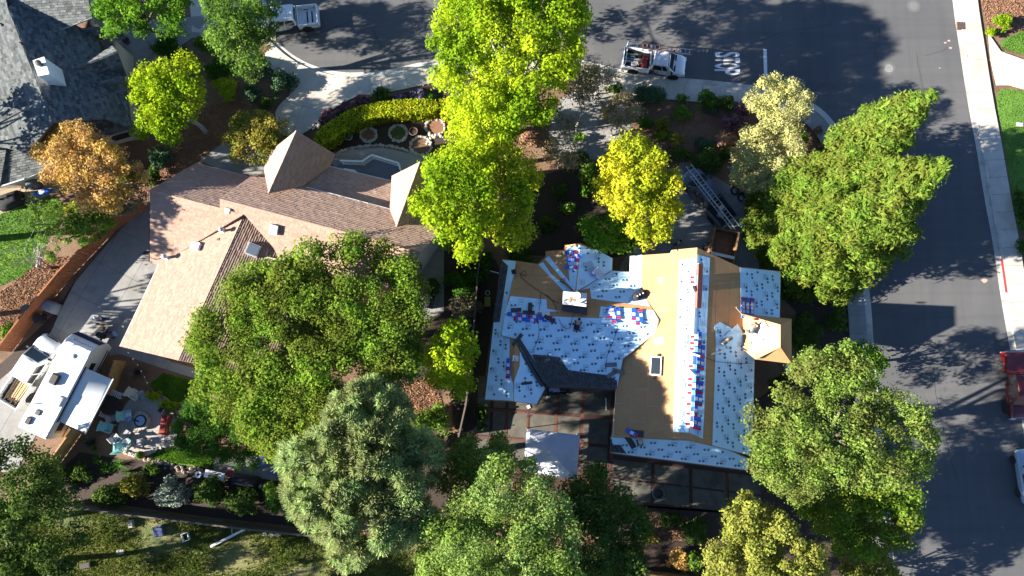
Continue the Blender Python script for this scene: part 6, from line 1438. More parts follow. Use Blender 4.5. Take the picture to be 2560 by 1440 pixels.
# travel trailer
def rv():
    a, b = G(79, 1083, 3.05), G(207, 841, 3.05); d = b-a; L = d.length; c = (a+b)/2; t = thing('travel_trailer', 'white travel trailer with an open awning beside the long bed pickup', 'trailer', (c.x, c.y, 0), math.atan2(d.y, d.x)); xr, xf = -L/2, L/2; W_ = 2.5; h = W_/2
    K['rvwall'] = mat('trailer side wall', (.60, .60, .57), (.55, .55, .52), 4, rough=.35, local=True); K['rvnavy'] = mat('navy gelcoat', (.02, .028, .075), (.025, .03, .08), 4, rough=.25, local=True)
    prof = [(xr, .7), (xr, 3.0), (xf-1.3, 3.05), (xf-.75, 2.95), (xf-.28, 2.55), (xf-.05, 1.9), (xf, 1.3), (xf-.25, .7)]
    m = MB(); m.add([(x, -h, z) for x, z in prof]+[(x, h, z) for x, z in prof], [tuple(range(8)), tuple(range(8, 16))[::-1]]+[(i, (i+1) % 8, 8+(i+1) % 8, 8+i) for i in range(8)]); m.build('shell', K['rvwall'], t, bevel=.06)
    K['rvroof'] = mat('white rubber roof', (.74, .75, .76), (.66, .67, .68), 1.2, rough=.5, local=True)
    MB().box(xr+.03, xf-1.3, -h+.06, h-.06, 3.045, 3.075).build('roof', K['rvroof'], t)
    m = MB(); fr = [(xf-1.28, 3.062), (xf-.8, 3.0), (xf-.42, 2.72), (xf-.22, 2.42)]; n = len(fr)
    m.add([(x, -h+.10, z+.02) for x, z in fr]+[(x, h-.10, z+.02) for x, z in fr], [(i, i+1, n+i+1, n+i) for i in range(n-1)]); m.build('front_cap', PT['white'], t)
    m = MB(); m.add([(xf-.22, -h+.03, 2.45), (xf-.22, h-.03, 2.45), (xf+.02, h-.05, 1.9), (xf+.02, -h+.05, 1.9)], [(0, 1, 2, 3)]); m.build('front_mask', K['rvnavy'], t)
    lm = MB(); rl = random.Random(6)                              # a line of slanted dark strokes: the name is too blurred to read
    for k in range(9):
        y_ = -.95+.2*k; lm.add([(-.07, y_, 0), (-.07, y_+.045, 0), (.07, y_+.085, 0), (.07, y_+.04, 0)], [(0, 1, 2, 3)]); q_ = rl.choice((-.06, 0, .055)); lm.add([(q_-.016, y_, .001), (q_-.016, y_+.13, .001), (q_+.016, y_+.13, .001), (q_+.016, y_, .001)], [(0, 1, 2, 3)])
    o = lm.build('lettering', K['rvnavy'], t); o['kind'] = 'stuff'; o.matrix_basis = Matrix.Translation((xf-.50, -.1, 2.84)) @ Matrix.Rotation(.72, 4, 'Y')
    # roof fittings
    MB().box(-.15, .75, -.05, .65, 3.075, 3.36).build('air_conditioner', K['black'], t, bevel=.12)
    MB().box(-2.7, -2.3, .1, .5, 3.075, 3.16).build('roof_hatch', K['steel_dark'], t, bevel=.03); MB().box(-3.6, -3.05, .45, .85, 3.075, 3.2).build('roof_hatch', K['black'], t, bevel=.03)
    MB().box(-1.5, -.7, -1.05, -.6, 3.075, 3.2).build('fridge_vent', K['alu'], t, bevel=.08); MB().lathe([(.2, 3.075), (.2, 3.14), (.08, 3.19), (.001, 3.19)], 14, Matrix.Translation((2.4, -.1, 0))).build('antenna', K['alu'], t)
    MB().tube([(-2.0, .8, 3.07), (-2.0, .8, 3.3)], .05, 8).build('vent_pipe', K['black'], t)
    # side: windows, stripe, door
    y = -h-.012
    MB().box(xr+.5, xr+1.5, y-.012, y, 1.7, 2.4).build('window', K['glass'], t, bevel=.0); MB().box(xf-2.3, xf-1.7, y-.012, y, 1.75, 2.35).build('window', K['glass'], t)
    MB().box(xr+.1, xf-.5, y-.008, y, 1.05, 1.18).build('stripe', K['rvnavy'], t); MB().box(-.3, .4, y-.014, y, .8, 2.6).build('door', PT['white'], t)
    MB().box(-3.2, xf-.6, y-.008, y, .78, .9).build('stripe', K['black'], t)
    for s in (-1, 1):
        for x in (-.75, .15): wheel(t, x, s*(h-.16), .36, .22)
    MB().box(xf-.3, xf+1.1, -.08, .08, .5, .62).build('drawbar', K['steel_dark'], t); MB().box(xf+.1, xf+.5, -.35, .35, .62, 1.05).build('propane_cover', K['black'], t, bevel=.05)
    MB().box(xr-.12, xr, -.95, .95, .55, .68).build('bumper', K['steel_dark'], t)
    # awning: fabric on two arms
    ya, yb = -h-.02, -h-2.35; x0, x1 = xr+1.55, xf-2.15; K['awning'] = mat('white awning fabric', (.68, .71, .69), (.60, .63, .62), .9, rough=.55, local=True)
    n = 10; m = MB(); V = []
    for i in range(n+1):
        f = i/n; V += [(x0, lerp(ya, yb, f), lerp(2.82, 2.62, f)-.03*math.sin(PI*f)), ((x0+x1)/2, lerp(ya, yb, f), lerp(2.82, 2.62, f)-.06*math.sin(PI*f)), (x1, lerp(ya, yb, f), lerp(2.82, 2.62, f)-.03*math.sin(PI*f))]
    m.add(V, [(3*i+k, 3*i+k+1, 3*i+k+4, 3*i+k+3) for i in range(n) for k in (0, 1)]); aw = m.build('awning', K['awning'], t, smooth=True)
    sm = aw.modifiers.new('thick', 'SOLIDIFY'); sm.thickness = .012
    MB().tube([(x0-.1, yb, 2.61), (x1+.1, yb, 2.61)], .06, 10).build('awning_roller', K['alu'], t)
    MB().box(x0-.1, x1+.1, ya-.04, ya+.01, 2.82, 2.92).build('awning_rail', K['rvnavy'], t)
    for x in (x0-.06, x1+.06): MB().tube([(x, ya, 1.2), (x, (ya+yb)/2, 2.1), (x, yb, 2.60)], .03, 6).build('awning_arm', K['black'], t)
    return t
rv()
# brown debris trailer in the driveway
def dump():
    zr_ = 1.75; a, b = G(1796, 690, zr_), G(1818, 574, zr_); d = b-a; c = (a+b)/2; L = d.length; W_ = 2.05
    t = thing('dump_trailer', 'rusty brown high sided debris trailer beside the front gable', 'trailer', (c.x, c.y, 0), math.atan2(d.y, d.x)); h = W_/2
    MB().box(-L/2, L/2, -h, h, .55, .66).build('floor', K['rust'], t)
    for s in (-1, 1):
        MB().box(-L/2, L/2, min(s*h, s*(h-.06)), max(s*h, s*(h-.06)), .66, zr_).build('side', K['rust'], t)
        MB().box(-L/2, L/2, s*(h-.03)-.06, s*(h-.03)+.06, zr_, zr_+.06).build('rim', K['rust'], t)
        for k in range(5): MB().box(-L/2+.3+k*(L-.6)/4-.04, -L/2+.3+k*(L-.6)/4+.04, min(s*h, s*(h+.06)), max(s*h, s*(h+.06)), .6, zr_).build('rib', K['rust'], t)
        for x in (-.5, .35): wheel(t, x, s*(h+.16), .36, .22)
        MB().box(-1.0, .85, min(s*(h+.03), s*(h+.3)), max(s*(h+.03), s*(h+.3)), .76, .79).build('fender', K['steel_dark'], t)
    for x in (-L/2, L/2-.06): MB().box(x, x+.06, -h+.06, h-.06, .66, zr_).build('end_wall', K['rust'], t)
    MB().box(L/2, L/2+1.2, -.08, .08, .5, .62).build('drawbar', K['steel_dark'], t)
    for (x, y, lx, ly, lz, a, lab) in ((-L/2+1.2, .35, .8, .6, .5, .1, 'large white foam box in the debris trailer'), (-L/2+.9, .0, .5, .5, .6, .4, 'white cardboard box on the trailer debris'), (-L/2+1.75, .5, .4, .3, .3, 0, 'small white box in the debris trailer'), (-L/2+.5, -.3, .6, .5, .45, .2, 'pale box at the trailer tailgate')):
        o = thing('carton', lab, 'box', mat4=on(t, x, y, .70, a)); MB().box(-lx/2, lx/2, -ly/2, ly/2, 0, lz+.35).build('carton_body', K['white_trim'], o, bevel=.01); MB().box(-lx/2, lx/2, -.03, .03, lz+.35, lz+.356).build('tape', K['wood'], o)
    o = thing('plank', 'white board laid across the debris trailer', 'plank', mat4=on(t, -.25, 0, zr_+.06, PI/2)); MB().box(-1.0, 1.0, -.12, .12, 0, .05).build('board', K['white_trim'], o); MB().box(.97, 1.0, -.125, .125, -.003, .053).build('end_grain', K['wood'], o)
dump()
# ================================================================== PEOPLE
SKIN = mat('skin', (.45, .28, .20), (.40, .24, .17), 8, rough=.6)
CL = {'white': mat('white cloth', (.62, .62, .64), (.52, .52, .55), 6), 'black': mat('black cloth', (.018, .018, .022), (.028, .028, .032), 6), 'navy': mat('navy cloth', (.03, .045, .11), (.025, .035, .09), 6), 'grey': mat('grey cloth', (.13, .135, .15), (.10, .105, .12), 6),
      'blue': mat('pale blue cloth', (.42, .50, .70), (.36, .44, .62), 6), 'straw': mat('straw hat', (.55, .45, .34), (.47, .38, .28), 14), 'pinkish': mat('pale pink cloth', (.62, .46, .44), (.55, .40, .39), 6), 'hair': mat('dark hair', (.02, .014, .01), (.03, .02, .015), 20)}
def skin(name, pts, edges, rad, m, parent, root=0, lv=1):
    me = bpy.data.meshes.new(name); me.from_pydata(pts, edges, []); me.update(); me.materials.append(m)
    o = bpy.data.objects.new(name, me); link(o, parent, False)
    md = o.modifiers.new('skin', 'SKIN')
    if not me.skin_vertices: 
        bm = bmesh.new(); bm.from_mesh(me); bm.verts.layers.skin.verify(); bm.to_mesh(me); bm.free()
    for i, r in enumerate(rad): me.skin_vertices[0].data[i].radius = (r, r) if not isinstance(r, tuple) else r
    me.skin_vertices[0].data[root].use_root = True
    md.use_smooth_shade = True; s = o.modifiers.new('sub', 'SUBSURF'); s.levels = lv; s.render_levels = lv
    return o
def person(label, M4, pose, top, legs, hat=None, hair=True):
    """figure from one skeleton; local x = forward, y = left, z = up"""
    t = thing('person', label, 'person', mat4=M4)
    J = {'pelvis': (0, 0, .95), 'belly': (0, 0, 1.12), 'chest': (0, 0, 1.33), 'neck': (0, 0, 1.50), 'chin': (.01, 0, 1.57), 'head': (.02, 0, 1.66), 'crown': (.01, 0, 1.75)}
    for s, k in ((1, 'l'), (-1, 'r')):
        J.update({'sh'+k: (0, .19*s, 1.43), 'el'+k: (-.02, .26*s, 1.14), 'wr'+k: (.06, .27*s, .90), 'hip'+k: (0, .10*s, .90), 'kn'+k: (.03, .11*s, .50), 'an'+k: (0, .11*s, .09), 'to'+k: (.20, .12*s, .04)})
    J.update(pose); names = []; P = []; Ed = []; R_ = []
    rad = {'pelvis': .13, 'belly': .125, 'chest': .14, 'neck': .058, 'chin': .068, 'head': .092, 'crown': .07, 'sh': .062, 'el': .045, 'wr': .032, 'hip': .09, 'kn': .06, 'an': .042, 'to': .036}
    def rd(n): return rad.get(n, rad.get(n[:-1], .03))
    for n in J: names.append(n); P.append(Vector(J[n])); R_.append(rd(n))
    ix = {n: i for i, n in enumerate(names)}
    for a, b in (('pelvis', 'belly'), ('belly', 'chest'), ('chest', 'neck'), ('neck', 'chin'), ('chin', 'head'), ('head', 'crown')): Ed.append((ix[a], ix[b]))
    for k in 'lr':
        for a, b in (('chest', 'sh'+k), ('sh'+k, 'el'+k), ('el'+k, 'wr'+k), ('pelvis', 'hip'+k), ('hip'+k, 'kn'+k), ('kn'+k, 'an'+k), ('an'+k, 'to'+k)): Ed.append((ix[a], ix[b]))
        # hand: palm, four curled fingers and a thumb
        w = Vector(J['wr'+k]); f = (w-Vector(J['el'+k])).normalized(); sd = f.cross(Vector((0, 0, 1))); sd = sd.normalized() if sd.length > .1 else Vector((1, 0, 0)); nn = f.cross(sd)
        pi = len(P); P.append(w+f*.07); R_.append((.022, .034)); Ed.append((ix['wr'+k], pi)); P.append(w+f*.10); R_.append((.018, .036)); Ed.append((pi, pi+1))
        for q, (off, ln) in enumerate(((-.032, .065), (-.011, .078), (.011, .072), (.032, .055))):
            a = len(P); P.append(w+f*.105+sd*off+f*.02); P.append(w+f*(.12+ln*.5)+sd*off+nn*.012); P.append(w+f*(.12+ln*.85)+sd*off+nn*.035); R_ += [.010, .009, .008]; Ed += [(pi+1, a), (a, a+1), (a+1, a+2)]
        a = len(P); P.append(w+f*.05+sd*.045); P.append(w+f*.085+sd*.065+nn*.015); R_ += [.011, .009]; Ed += [(pi, a), (a, a+1)]
    skin('body', [tuple(p) for p in P], Ed, R_, SKIN, t)
    def part(nm, ns, es, m, k): skin(nm, [J[n] for n in ns], [(ns.index(a), ns.index(b)) for a, b in es], [rd(n)*k[0]+k[1] for n in ns], m, t)
    el = {k: tuple(Vector(J['el'+k]).lerp(Vector(J['wr'+k]), .15)) for k in 'lr'}
    part('shirt', ['belly', 'pelvis', 'chest', 'shl', 'shr', 'ell', 'elr'], [('pelvis', 'belly'), ('belly', 'chest'), ('chest', 'shl'), ('chest', 'shr'), ('shl', 'ell'), ('shr', 'elr')], CL[top], (1.06, .016))
    part('trousers', ['pelvis', 'hipl', 'hipr', 'knl', 'knr', 'anl', 'anr'], [('pelvis', 'hipl'), ('pelvis', 'hipr'), ('hipl', 'knl'), ('hipr', 'knr'), ('knl', 'anl'), ('knr', 'anr')], CL[legs], (1.05, .02))
    for k in 'lr':
        a = Vector(J['an'+k]); b = Vector(J['to'+k]); part_ = skin('shoe', [tuple(a), tuple(a.lerp(b, .55)), tuple(b)], [(0, 1), (1, 2)], [.052, .05, .042], CL['black'], t)
    h = Vector(J['head']); ax = (Vector(J['crown'])-Vector(J['chin'])).normalized(); fw = Vector((1, 0, 0)); fw = (fw-ax*fw.dot(ax)); fw = fw.normalized() if fw.length > .05 else Vector((0, 0, -1)); lf = ax.cross(fw)
    HM = Matrix(((fw.x, lf.x, ax.x, h.x), (fw.y, lf.y, ax.y, h.y), (fw.z, lf.z, ax.z, h.z), (0, 0, 0, 1)))
    f = MB(); f.add([HM @ Vector(p) for p in ((.085, -.016, -.03), (.085, .016, -.03), (.088, 0, .02), (.118, 0, -.028))], [(0, 1, 3), (1, 2, 3), (2, 0, 3)]); f.build('nose', SKIN, t)
    for s in (-1, 1):
        MB().lathe([(.001, -.008), (.012, -.004), (.012, .004), (.001, .008)], 8, HM @ Matrix.Translation((.083, .034*s, .01)) @ Matrix.Rotation(PI/2, 4, 'Y')).build('eye', CL['black'], t)
        MB().lathe([(.006, -.01), (.022, -.006), (.022, .006), (.006, .01)], 8, HM @ Matrix.Translation((-.005, .093*s, -.005)) @ Matrix.Rotation(PI/2, 4, 'X')).build('ear', SKIN, t)
    MB().box(.080, .088, -.022, .022, -.058, -.050, HM).build('mouth', CL['pinkish'], t)
    if hat:
        brim = .19 if hat == 'straw' else .115
        MB().lathe([(brim, .035), (brim, .045), (.112, .055), (.108, .11), (.07, .145), (.001, .15)], 18, HM).build('hat', CL[hat], t, smooth=True)
    elif hair: MB().lathe([(.103, -.03), (.112, .03), (.10, .09), (.055, .125), (.001, .13)], 14, HM @ Matrix.Translation((-.018, 0, 0))).build('hair', CL['hair'], t, smooth=True)
    return t
def stand(u, v, face, z=0.0):
    p = G(u, v, z); return Matrix.Translation(p) @ Matrix.Rotation(face, 4, 'Z')
def on_roof(pl, u, v, face, h=.03):
    p = pl.at(u, v, h); return Matrix.Translation(p) @ Matrix.Rotation(face, 4, 'Z')
BEND = {'belly': (.12, 0, 1.05), 'chest': (.36, 0, 1.10), 'neck': (.52, 0, 1.10), 'chin': (.58, 0, 1.08), 'head': (.66, 0, 1.10), 'crown': (.74, 0, 1.13), 'shl': (.42, .19, 1.08), 'shr': (.42, -.19, 1.08), 'ell': (.48, .24, .80), 'elr': (.48, -.24, .80), 'wrl': (.55, .16, .55), 'wrr': (.55, -.16, .55)}
KNEEL = {'pelvis': (0, 0, .50), 'belly': (.14, 0, .62), 'chest': (.36, 0, .72), 'neck': (.52, 0, .78), 'chin': (.58, 0, .79), 'head': (.66, 0, .82), 'crown': (.73, 0, .87), 'shl': (.42, .19, .74), 'shr': (.42, -.19, .74), 'ell': (.50, .26, .46), 'elr': (.50, -.26, .46), 'wrl': (.62, .18, .20), 'wrr': (.62, -.18, .20),
         'hipl': (0, .10, .46), 'hipr': (0, -.10, .46), 'knl': (.30, .16, .10), 'knr': (.28, -.16, .12), 'anl': (-.12, .13, .09), 'anr': (-.14, -.13, .09), 'tol': (-.28, .13, .04), 'tor': (-.30, -.13, .04)}
WALK = {'wrl': (.30, .22, 1.05), 'wrr': (.30, -.22, 1.05), 'ell': (.05, .28, 1.12), 'elr': (.05, -.28, 1.12), 'knl': (.16, .11, .52), 'anl': (.12, .11, .10), 'tol': (.32, .12, .05), 'knr': (-.02, -.11, .50), 'anr': (-.22, -.11, .13), 'tor': (-.03, -.12, .05)}
person('person in white shirt and dark trousers standing in the driveway', stand(1690, 612, -.6), WALK, 'white', 'black')
person('person in pale blue shirt and white cap on the side yard concrete', stand(268, 800, 2.6), WALK, 'blue', 'navy', hat='blue')
person('roofer in black kneeling on the printed underlayment', on_roof(pc['S'], 1440, 822, 1.3), KNEEL, 'black', 'black')
person('roofer in grey bending over the small hip roof', on_roof(pc['TL'], 1868, 832, 1.1, .05), BEND, 'grey', 'grey')
person('roofer in straw hat kneeling on the lower eave strip', on_roof(pc['SK'], 1598, 1108, 1.6), KNEEL, 'pinkish', 'grey', hat='straw')
# ================================================================== THINGS ON THE ROOF
K['wrap'] = mat('blue bundle wrap', (.02, .10, .55), (.03, .16, .62), 3, rough=.35, spec=.5, local=True); K['wrapred'] = mat('red bundle label', (.55, .03, .06), (.48, .03, .05), 5, rough=.4, local=True); K['wrapwhite'] = mat('white bundle label', (.72, .72, .74), (.65, .65, .68), 5, rough=.4, local=True)
def bundle_proto():
    t = thing('shingle_bundle', 'blue wrapped shingle bundle', 'bundle')
    MB().box(-.5, .5, -.165, .165, 0, .08).build('wrap', K['wrap'], t, bevel=.02); MB().box(.30, .485, -.168, .168, .001, .083).build('label_end', K['wrapred'], t)
    MB().box(-.12, .14, -.12, .12, .08, .085).build('label_panel', K['wrapwhite'], t)
    return t
def bundle_pale():
    t = thing('shingle_bundle', 'white wrapped shingle bundle', 'bundle')
    MB().box(-.42, .42, -.165, .165, 0, .09).build('wrap', K['wrapwhite'], t, bevel=.02); MB().box(-.16, .16, -.10, .10, .09, .094).build('label_panel', K['wrapred'], t); MB().box(.22, .40, -.168, .168, .001, .092).build('label_end', mat('cyan wrap', (.10, .42, .75), (.08, .36, .70), 4, rough=.35, local=True), t)
    return t
proto2 = bundle_pale(); used2 = [False]
def bundle2(pl, u, v, ang, label):
    o = proto2 if not used2[0] else copy_tree(proto2); used2[0] = True
    o.matrix_basis = pl.frame(u, v, ang+rb.uniform(-.12, .12), FH+.028); o['label'] = label; o['group'] = 'pale shingle bundles on the ridge'; return o
proto = bundle_proto(); used = [False]
rb = random.Random(9)
def bundle(pl, u, v, ang, layer=0, label='', jitter=.06):
    o = proto if not used[0] else copy_tree(proto); used[0] = True
    o.matrix_basis = pl.frame(u, v, ang+rb.uniform(-jitter, jitter), FH+.028+layer*.09); o['label'] = label; o['group'] = 'shingle bundles on the roof'; return o
for i, v in enumerate(range(846, 1080, 30)):
    u = 1746-(v-832)*.055
    bundle(pc['RR'], u+3, v, PI, 0, 'blue shingle bundle in the end to end row on the shaded side of the ridge', .02); bundle(pc['RR'], u+13, v+3, PI, 0, 'blue shingle bundle in the outer row on the shaded side of the ridge', .02) if i % 3 else None
for v in (842, 858, 872, 916, 948, 963, 982, 1010, 1034, 1060): bundle2(pc['RL'], 1732-(v-832)*.055, v, PI/2+rb.choice((0, PI)), 'white wrapped shingle bundle with red label lying across the sunny side of the ridge')
for v in (694, 706): bundle2(pc['RL'], 1731, v, PI/2, 'white wrapped shingle bundle beside the red ridge plank')
for (u, v) in ((1857, 765), (1868, 766), (1879, 767)):
    for k in (0, 1, 2): bundle(pc['RR'], u, v-6+k*10, rb.choice((0, 0, 0, PI)), 0, 'blue shingle bundle beside the small hip roof')
for (u, v) in ((1284, 786), (1310, 789), (1336, 791), (1364, 795), (1300, 797), (1330, 800), (1372, 800)): bundle(pc['S'], u, v, rb.choice((0, 0, 0, PI)), 0, 'blue shingle bundle beside the left end of the ridge')
for (u, v) in ((1524, 781), (1546, 783), (1584, 786), (1602, 789), (1535, 793), (1594, 798)): bundle(pc['N'], u, v, rb.choice((PI/2, -PI/2)), 0, 'blue shingle bundle near the right end of the ridge')
for (u, v) in ((1428, 632), (1432, 650), (1428, 668), (1440, 640)): bundle(pc['GL'], u, v, PI/2+rb.choice((0, 0, 0, PI)), 0, 'blue shingle bundle on the front gable')
for (u, v) in ((1271, 912), (1271, 930)): bundle(pc['W'], u, v, 0, 0, 'blue shingle bundle on the lower left wing')
def slab_of(pl, u, v, lx, ly, lz, ang, m, name, label, cat, h=.04, edge=None, group=None, tilt=0):
    M4 = pl.frame(u, v, ang, h) @ Matrix.Rotation(tilt, 4, 'X'); t = thing(name, label, cat, mat4=M4, group=group)
    MB().box(-lx/2, lx/2, -ly/2, ly/2, 0, lz).build('panel', m, t, bevel=min(.01, lz*.3)); MB().box(lx/2-.02, lx/2+.003, -ly/2-.002, ly/2+.002, -.001, lz+.002).build('edge', edge or m, t); return t
K['redboard'] = mat('reddish plank', (.30, .10, .08), (.25, .085, .07), 3, local=True)
slab_of(pc['RR'], 1747, 715, 3.4, .42, .16, 0, K['redboard'], 'plank', 'long reddish plank lying along the ridge', 'plank', .12, K['white_trim'])
for (u, v, lx, ly, a, lab) in ((1322, 782, .9, .32, 0, 'stack of charcoal shingles on the opened bundles'), (1290, 775, .8, .3, .1, 'charcoal shingles in torn wrap at the ridge end'), (1373, 797, .9, .3, -.5, 'loose charcoal shingle leaning off the bundles'), (1325, 770, .32, .85, 0, 'upright charcoal shingle stack between the bundles')):
    slab_of(pc['S'] if v > 786 else pc['N'], u, v, lx, ly, .07, a, K['shingle_new'], 'shingle_stack', lab, 'shingles', .13)
slab_of(pc['SW'], 1317, 958, .95, .2, .03, 1.7, K['shingle_new'], 'loose_shingle', 'single charcoal shingle lying on the lower left wing', 'shingles')
for (u, v, a, lab) in ((1527, 912, .1, 'grey shingle lying near the valley above the eave'), (1530, 935, .6, 'grey shingle pile near the valley above the eave'), (1545, 928, -.2, 'torn shingle strip at the valley')): slab_of(pc['S'], u, v, .9, .32, .05, a, mat('pale old shingle', (.20, .19, .19), (.14, .135, .135), 9), 'loose_shingle', lab, 'shingles', .05)
for (u, v, lx, ly, a, pl, lab) in ((1338, 778, .34, .5, .1, 'N', 'white paper sheet between the left bundles'), (1365, 784, .6, .4, .3, 'N', 'white flap of torn wrap beside the left bundles'), (1530, 780, .35, .6, .1, 'N', 'pale wrap flap on the right bundles'), (1652, 700, .4, .3, 0, 'RL', 'white scrap on the sunny slope'), (1648, 852, .5, .7, .2, 'RL', 'white torn paper beside the skylight')):
    slab_of(pc[pl], u, v, lx, ly, .01, a, K['wrapwhite'], 'paper_scrap', lab, 'paper', .12 if pl == 'N' else .03)
slab_of(pc['RL'], 1736, 722, .45, .18, .22, .4, K['black'], 'nail_gun', 'black nail gun beside the red ridge plank', 'tool', .05)
slab_of(pc['GR'], 1478, 672, 1.1, .6, .04, .6, mat('pale blue foam board', (.42, .50, .62), (.38, .45, .57), 3, local=True), 'sheet_metal', 'pale blue flashing sheet on the front gable', 'sheet', .05)
slab_of(pc['GR'], 1493, 684, .8, .6, .3, .9, mat('pale blue box', (.45, .52, .63), (.38, .45, .56), 3, local=True), 'open_carton', 'pale blue open carton on the front gable', 'box', .05)
slab_of(pc['W'], 1289, 896, .45, .45, .05, 1.6, K['wrapwhite'], 'paper_scrap', 'white paper square beside the lower wing opening', 'paper', .04)
for i, (u, v) in enumerate(((1598, 738), (1606, 735), (1592, 742))):
    p = pc['N'].at(u, v, .03); o = thing('debris_bag', ('black debris bag on the underlayment near the ridge', 'lumpy black debris bag beside another', 'small black debris bag of the pile')[i], 'bag', p); rg = np.random.default_rng(i)
    b = MB(); prof = [(.05, 0), (.3, .02), (.36, .14), (.28, .28), (.12, .36), (.05, .42), (.001, .43)]; b.lathe(prof, 9)
    b.v = [(x*(1+.25*rg.normal()*.5), y*(1+.25*rg.normal()*.5), z) for x, y, z in b.v]; b.build('sack', CL['black'], o, smooth=True); MB().lathe([(.06, .37), (.07, .40), (.03, .44), (.001, .45)], 8).build('tie', K['wrapwhite'], o)
# hip roof clutter: plywood sheet, toppled barrel-shaped roll, paper
slab_of(pc['TL'], 1898, 822, 1.35, .7, .03, -1.0, mat('pale plywood', (.58, .52, .42), (.52, .46, .36), 4), 'plywood_sheet', 'pale plywood sheet on the small hip roof', 'board', .10, tilt=.05)
def roll(pl, u, v, ang, r, l, m, label, h=.02):
    M4 = pl.frame(u, v, ang, h+r) @ Matrix.Rotation(PI/2, 4, 'Y'); t = thing('felt_roll', label, 'roll', mat4=M4)
    MB().lathe([(r*.3, -l/2), (r, -l/2), (r, l/2), (r*.3, l/2)], 18).build('roll_body', m, t); MB().lathe([(r*.28, -l/2-.01), (r*.3, -l/2+.05), (r*.3, l/2+.01), (r*.2, l/2+.01)], 14).build('core', K['wood'], t); MB().lathe([(r*1.01, -.12), (r*1.02, -.1), (r*1.02, .1), (r*1.01, .12)], 18).build('band', mat('tan band', (.50, .40, .26), (.42, .33, .2), 6, local=True), t)
    return t
roll(pc['RR'], 1817, 852, 2.2, .17, 1.0, mat('dark roll', (.09, .085, .08), (.13, .125, .12), 5, local=True), 'dark felt roll banded in tan beside the small hip roof', .03)
slab_of(pc['RR'], 1795, 881, 1.35, .16, .05, -1.25, K['alu'], 'metal_flashing', 'grey metal flashing lying across the shaded slope', 'flashing', .05)
slab_of(pc['RR'], 1852, 782, 1.2, .10, .06, .9, K['wood'], 'lumber', 'short timber board leaning at the hip roof corner', 'lumber', .1)
slab_of(pc['RR'], 1832, 840, 1.9, .9, .02, 2.3, K['felt'], 'underlayment_offcut', 'crumpled white underlayment offcut beside the roll', 'underlayment', .06)
slab_of(pc['TL'], 1870, 862, .9, .5, .02, .5, K['osb'], 'board_offcut', 'tan board offcut on the small hip roof', 'board', .06)
slab_of(pc['TN'], 1890, 800, .35, .25, .12, .2, CK['r'], 'tool_case', 'small red tool case on the small hip roof', 'tool', .05)
for (u, v, a, lab) in ((1735, 886, 1.3, 'grey metal strip lying across the ridge bundles'), (1727, 930, .8, 'angled metal strip lying beside the ridge bundles')): slab_of(pc['RL'], u, v, .9, .15, .03, a, K['alu'], 'metal_flashing', lab, 'flashing', .14)
slab_of(pc['SK'], 1575, 1103, 1.25, .42, .06, -.9, K['shingle_new'], 'shingle_stack', 'charcoal shingle stack at the lower eave strip', 'shingles', .06)
slab_of(pc['RL'], 1592, 1084, .5, 1.0, .05, 0, K['shingle_new'], 'shingle_stack', 'dark open shingle bundle above the straw hat roofer', 'shingles', .04)
bundle(pc['RL'], 1580, 1082, 1.2, 0, 'blue shingle bundle by the straw hat roofer')
slab_of(pc['W'], 1286, 680, .3, .3, .25, .3, K['black'], 'nail_gun_case', 'black tool case beside the dark starter shingles', 'tool', .04)
# hoses and cords snaking over the roof
def hose(label, pl_pts, r, m, name='air_hose', cat='hose'):
    pts = []
    for (k, u, v) in pl_pts: pts.append(tuple(pc[k].at(u, v, .06)))
    # Catmull style smoothing in 3d
    P = [Vector(p) for p in pts]; Q = []
    for i in range(len(P)-1):
        p0, p1, p2, p3 = P[max(i-1, 0)], P[i], P[i+1], P[min(i+2, len(P)-1)]
        for s in range(5):
            f = s/5; Q.append(.5*((2*p1)+(p2-p0)*f+(2*p0-5*p1+4*p2-p3)*f*f+(3*p1-p0-3*p2+p3)*f**3))
    Q.append(P[-1]); o = MB().tube(Q, r, 5).build(name, m); tag(o, label, cat); return o
hose('thin dark air hose looping from the stripped boards to the chimney', [('N', 1298, 683), ('N', 1315, 690), ('N', 1312, 676), ('N', 1302, 690), ('N', 1330, 715), ('N', 1360, 735), ('N', 1380, 750), ('N', 1398, 758)], .018, K['tire'])
hose('thin dark air hose running past the kneeling roofer in black', [('N', 1352, 733), ('N', 1350, 760), ('S', 1346, 800), ('S', 1347, 840), ('S', 1332, 878)], .016, K['tire'])
hose('thin dark air hose looping below the chimney', [('N', 1360, 735), ('N', 1375, 745), ('N', 1390, 770), ('S', 1398, 800), ('S', 1412, 820), ('S', 1425, 818), ('S', 1432, 790), ('N', 1445, 775)], .016, K['tire'])
hose('thin dark cord running down the underlayment to the eave', [('N', 1462, 780), ('S', 1482, 808), ('S', 1540, 815), ('S', 1530, 860), ('S', 1518, 890), ('S', 1514, 925)], .015, K['tire'])
hose('black cable strung across the shaded slope', [('RR', 1762, 893), ('RR', 1790, 903), ('RR', 1840, 908), ('RR', 1884, 909)], .015, K['tire'])
hose('coiled dark hose on the valley underlayment', [('GL', 1400, 700), ('GL', 1412, 696), ('GL', 1408, 706), ('GL', 1399, 702), ('GL', 1412, 708), ('GL', 1424, 716), ('GL', 1432, 726)], .02, K['tire'])
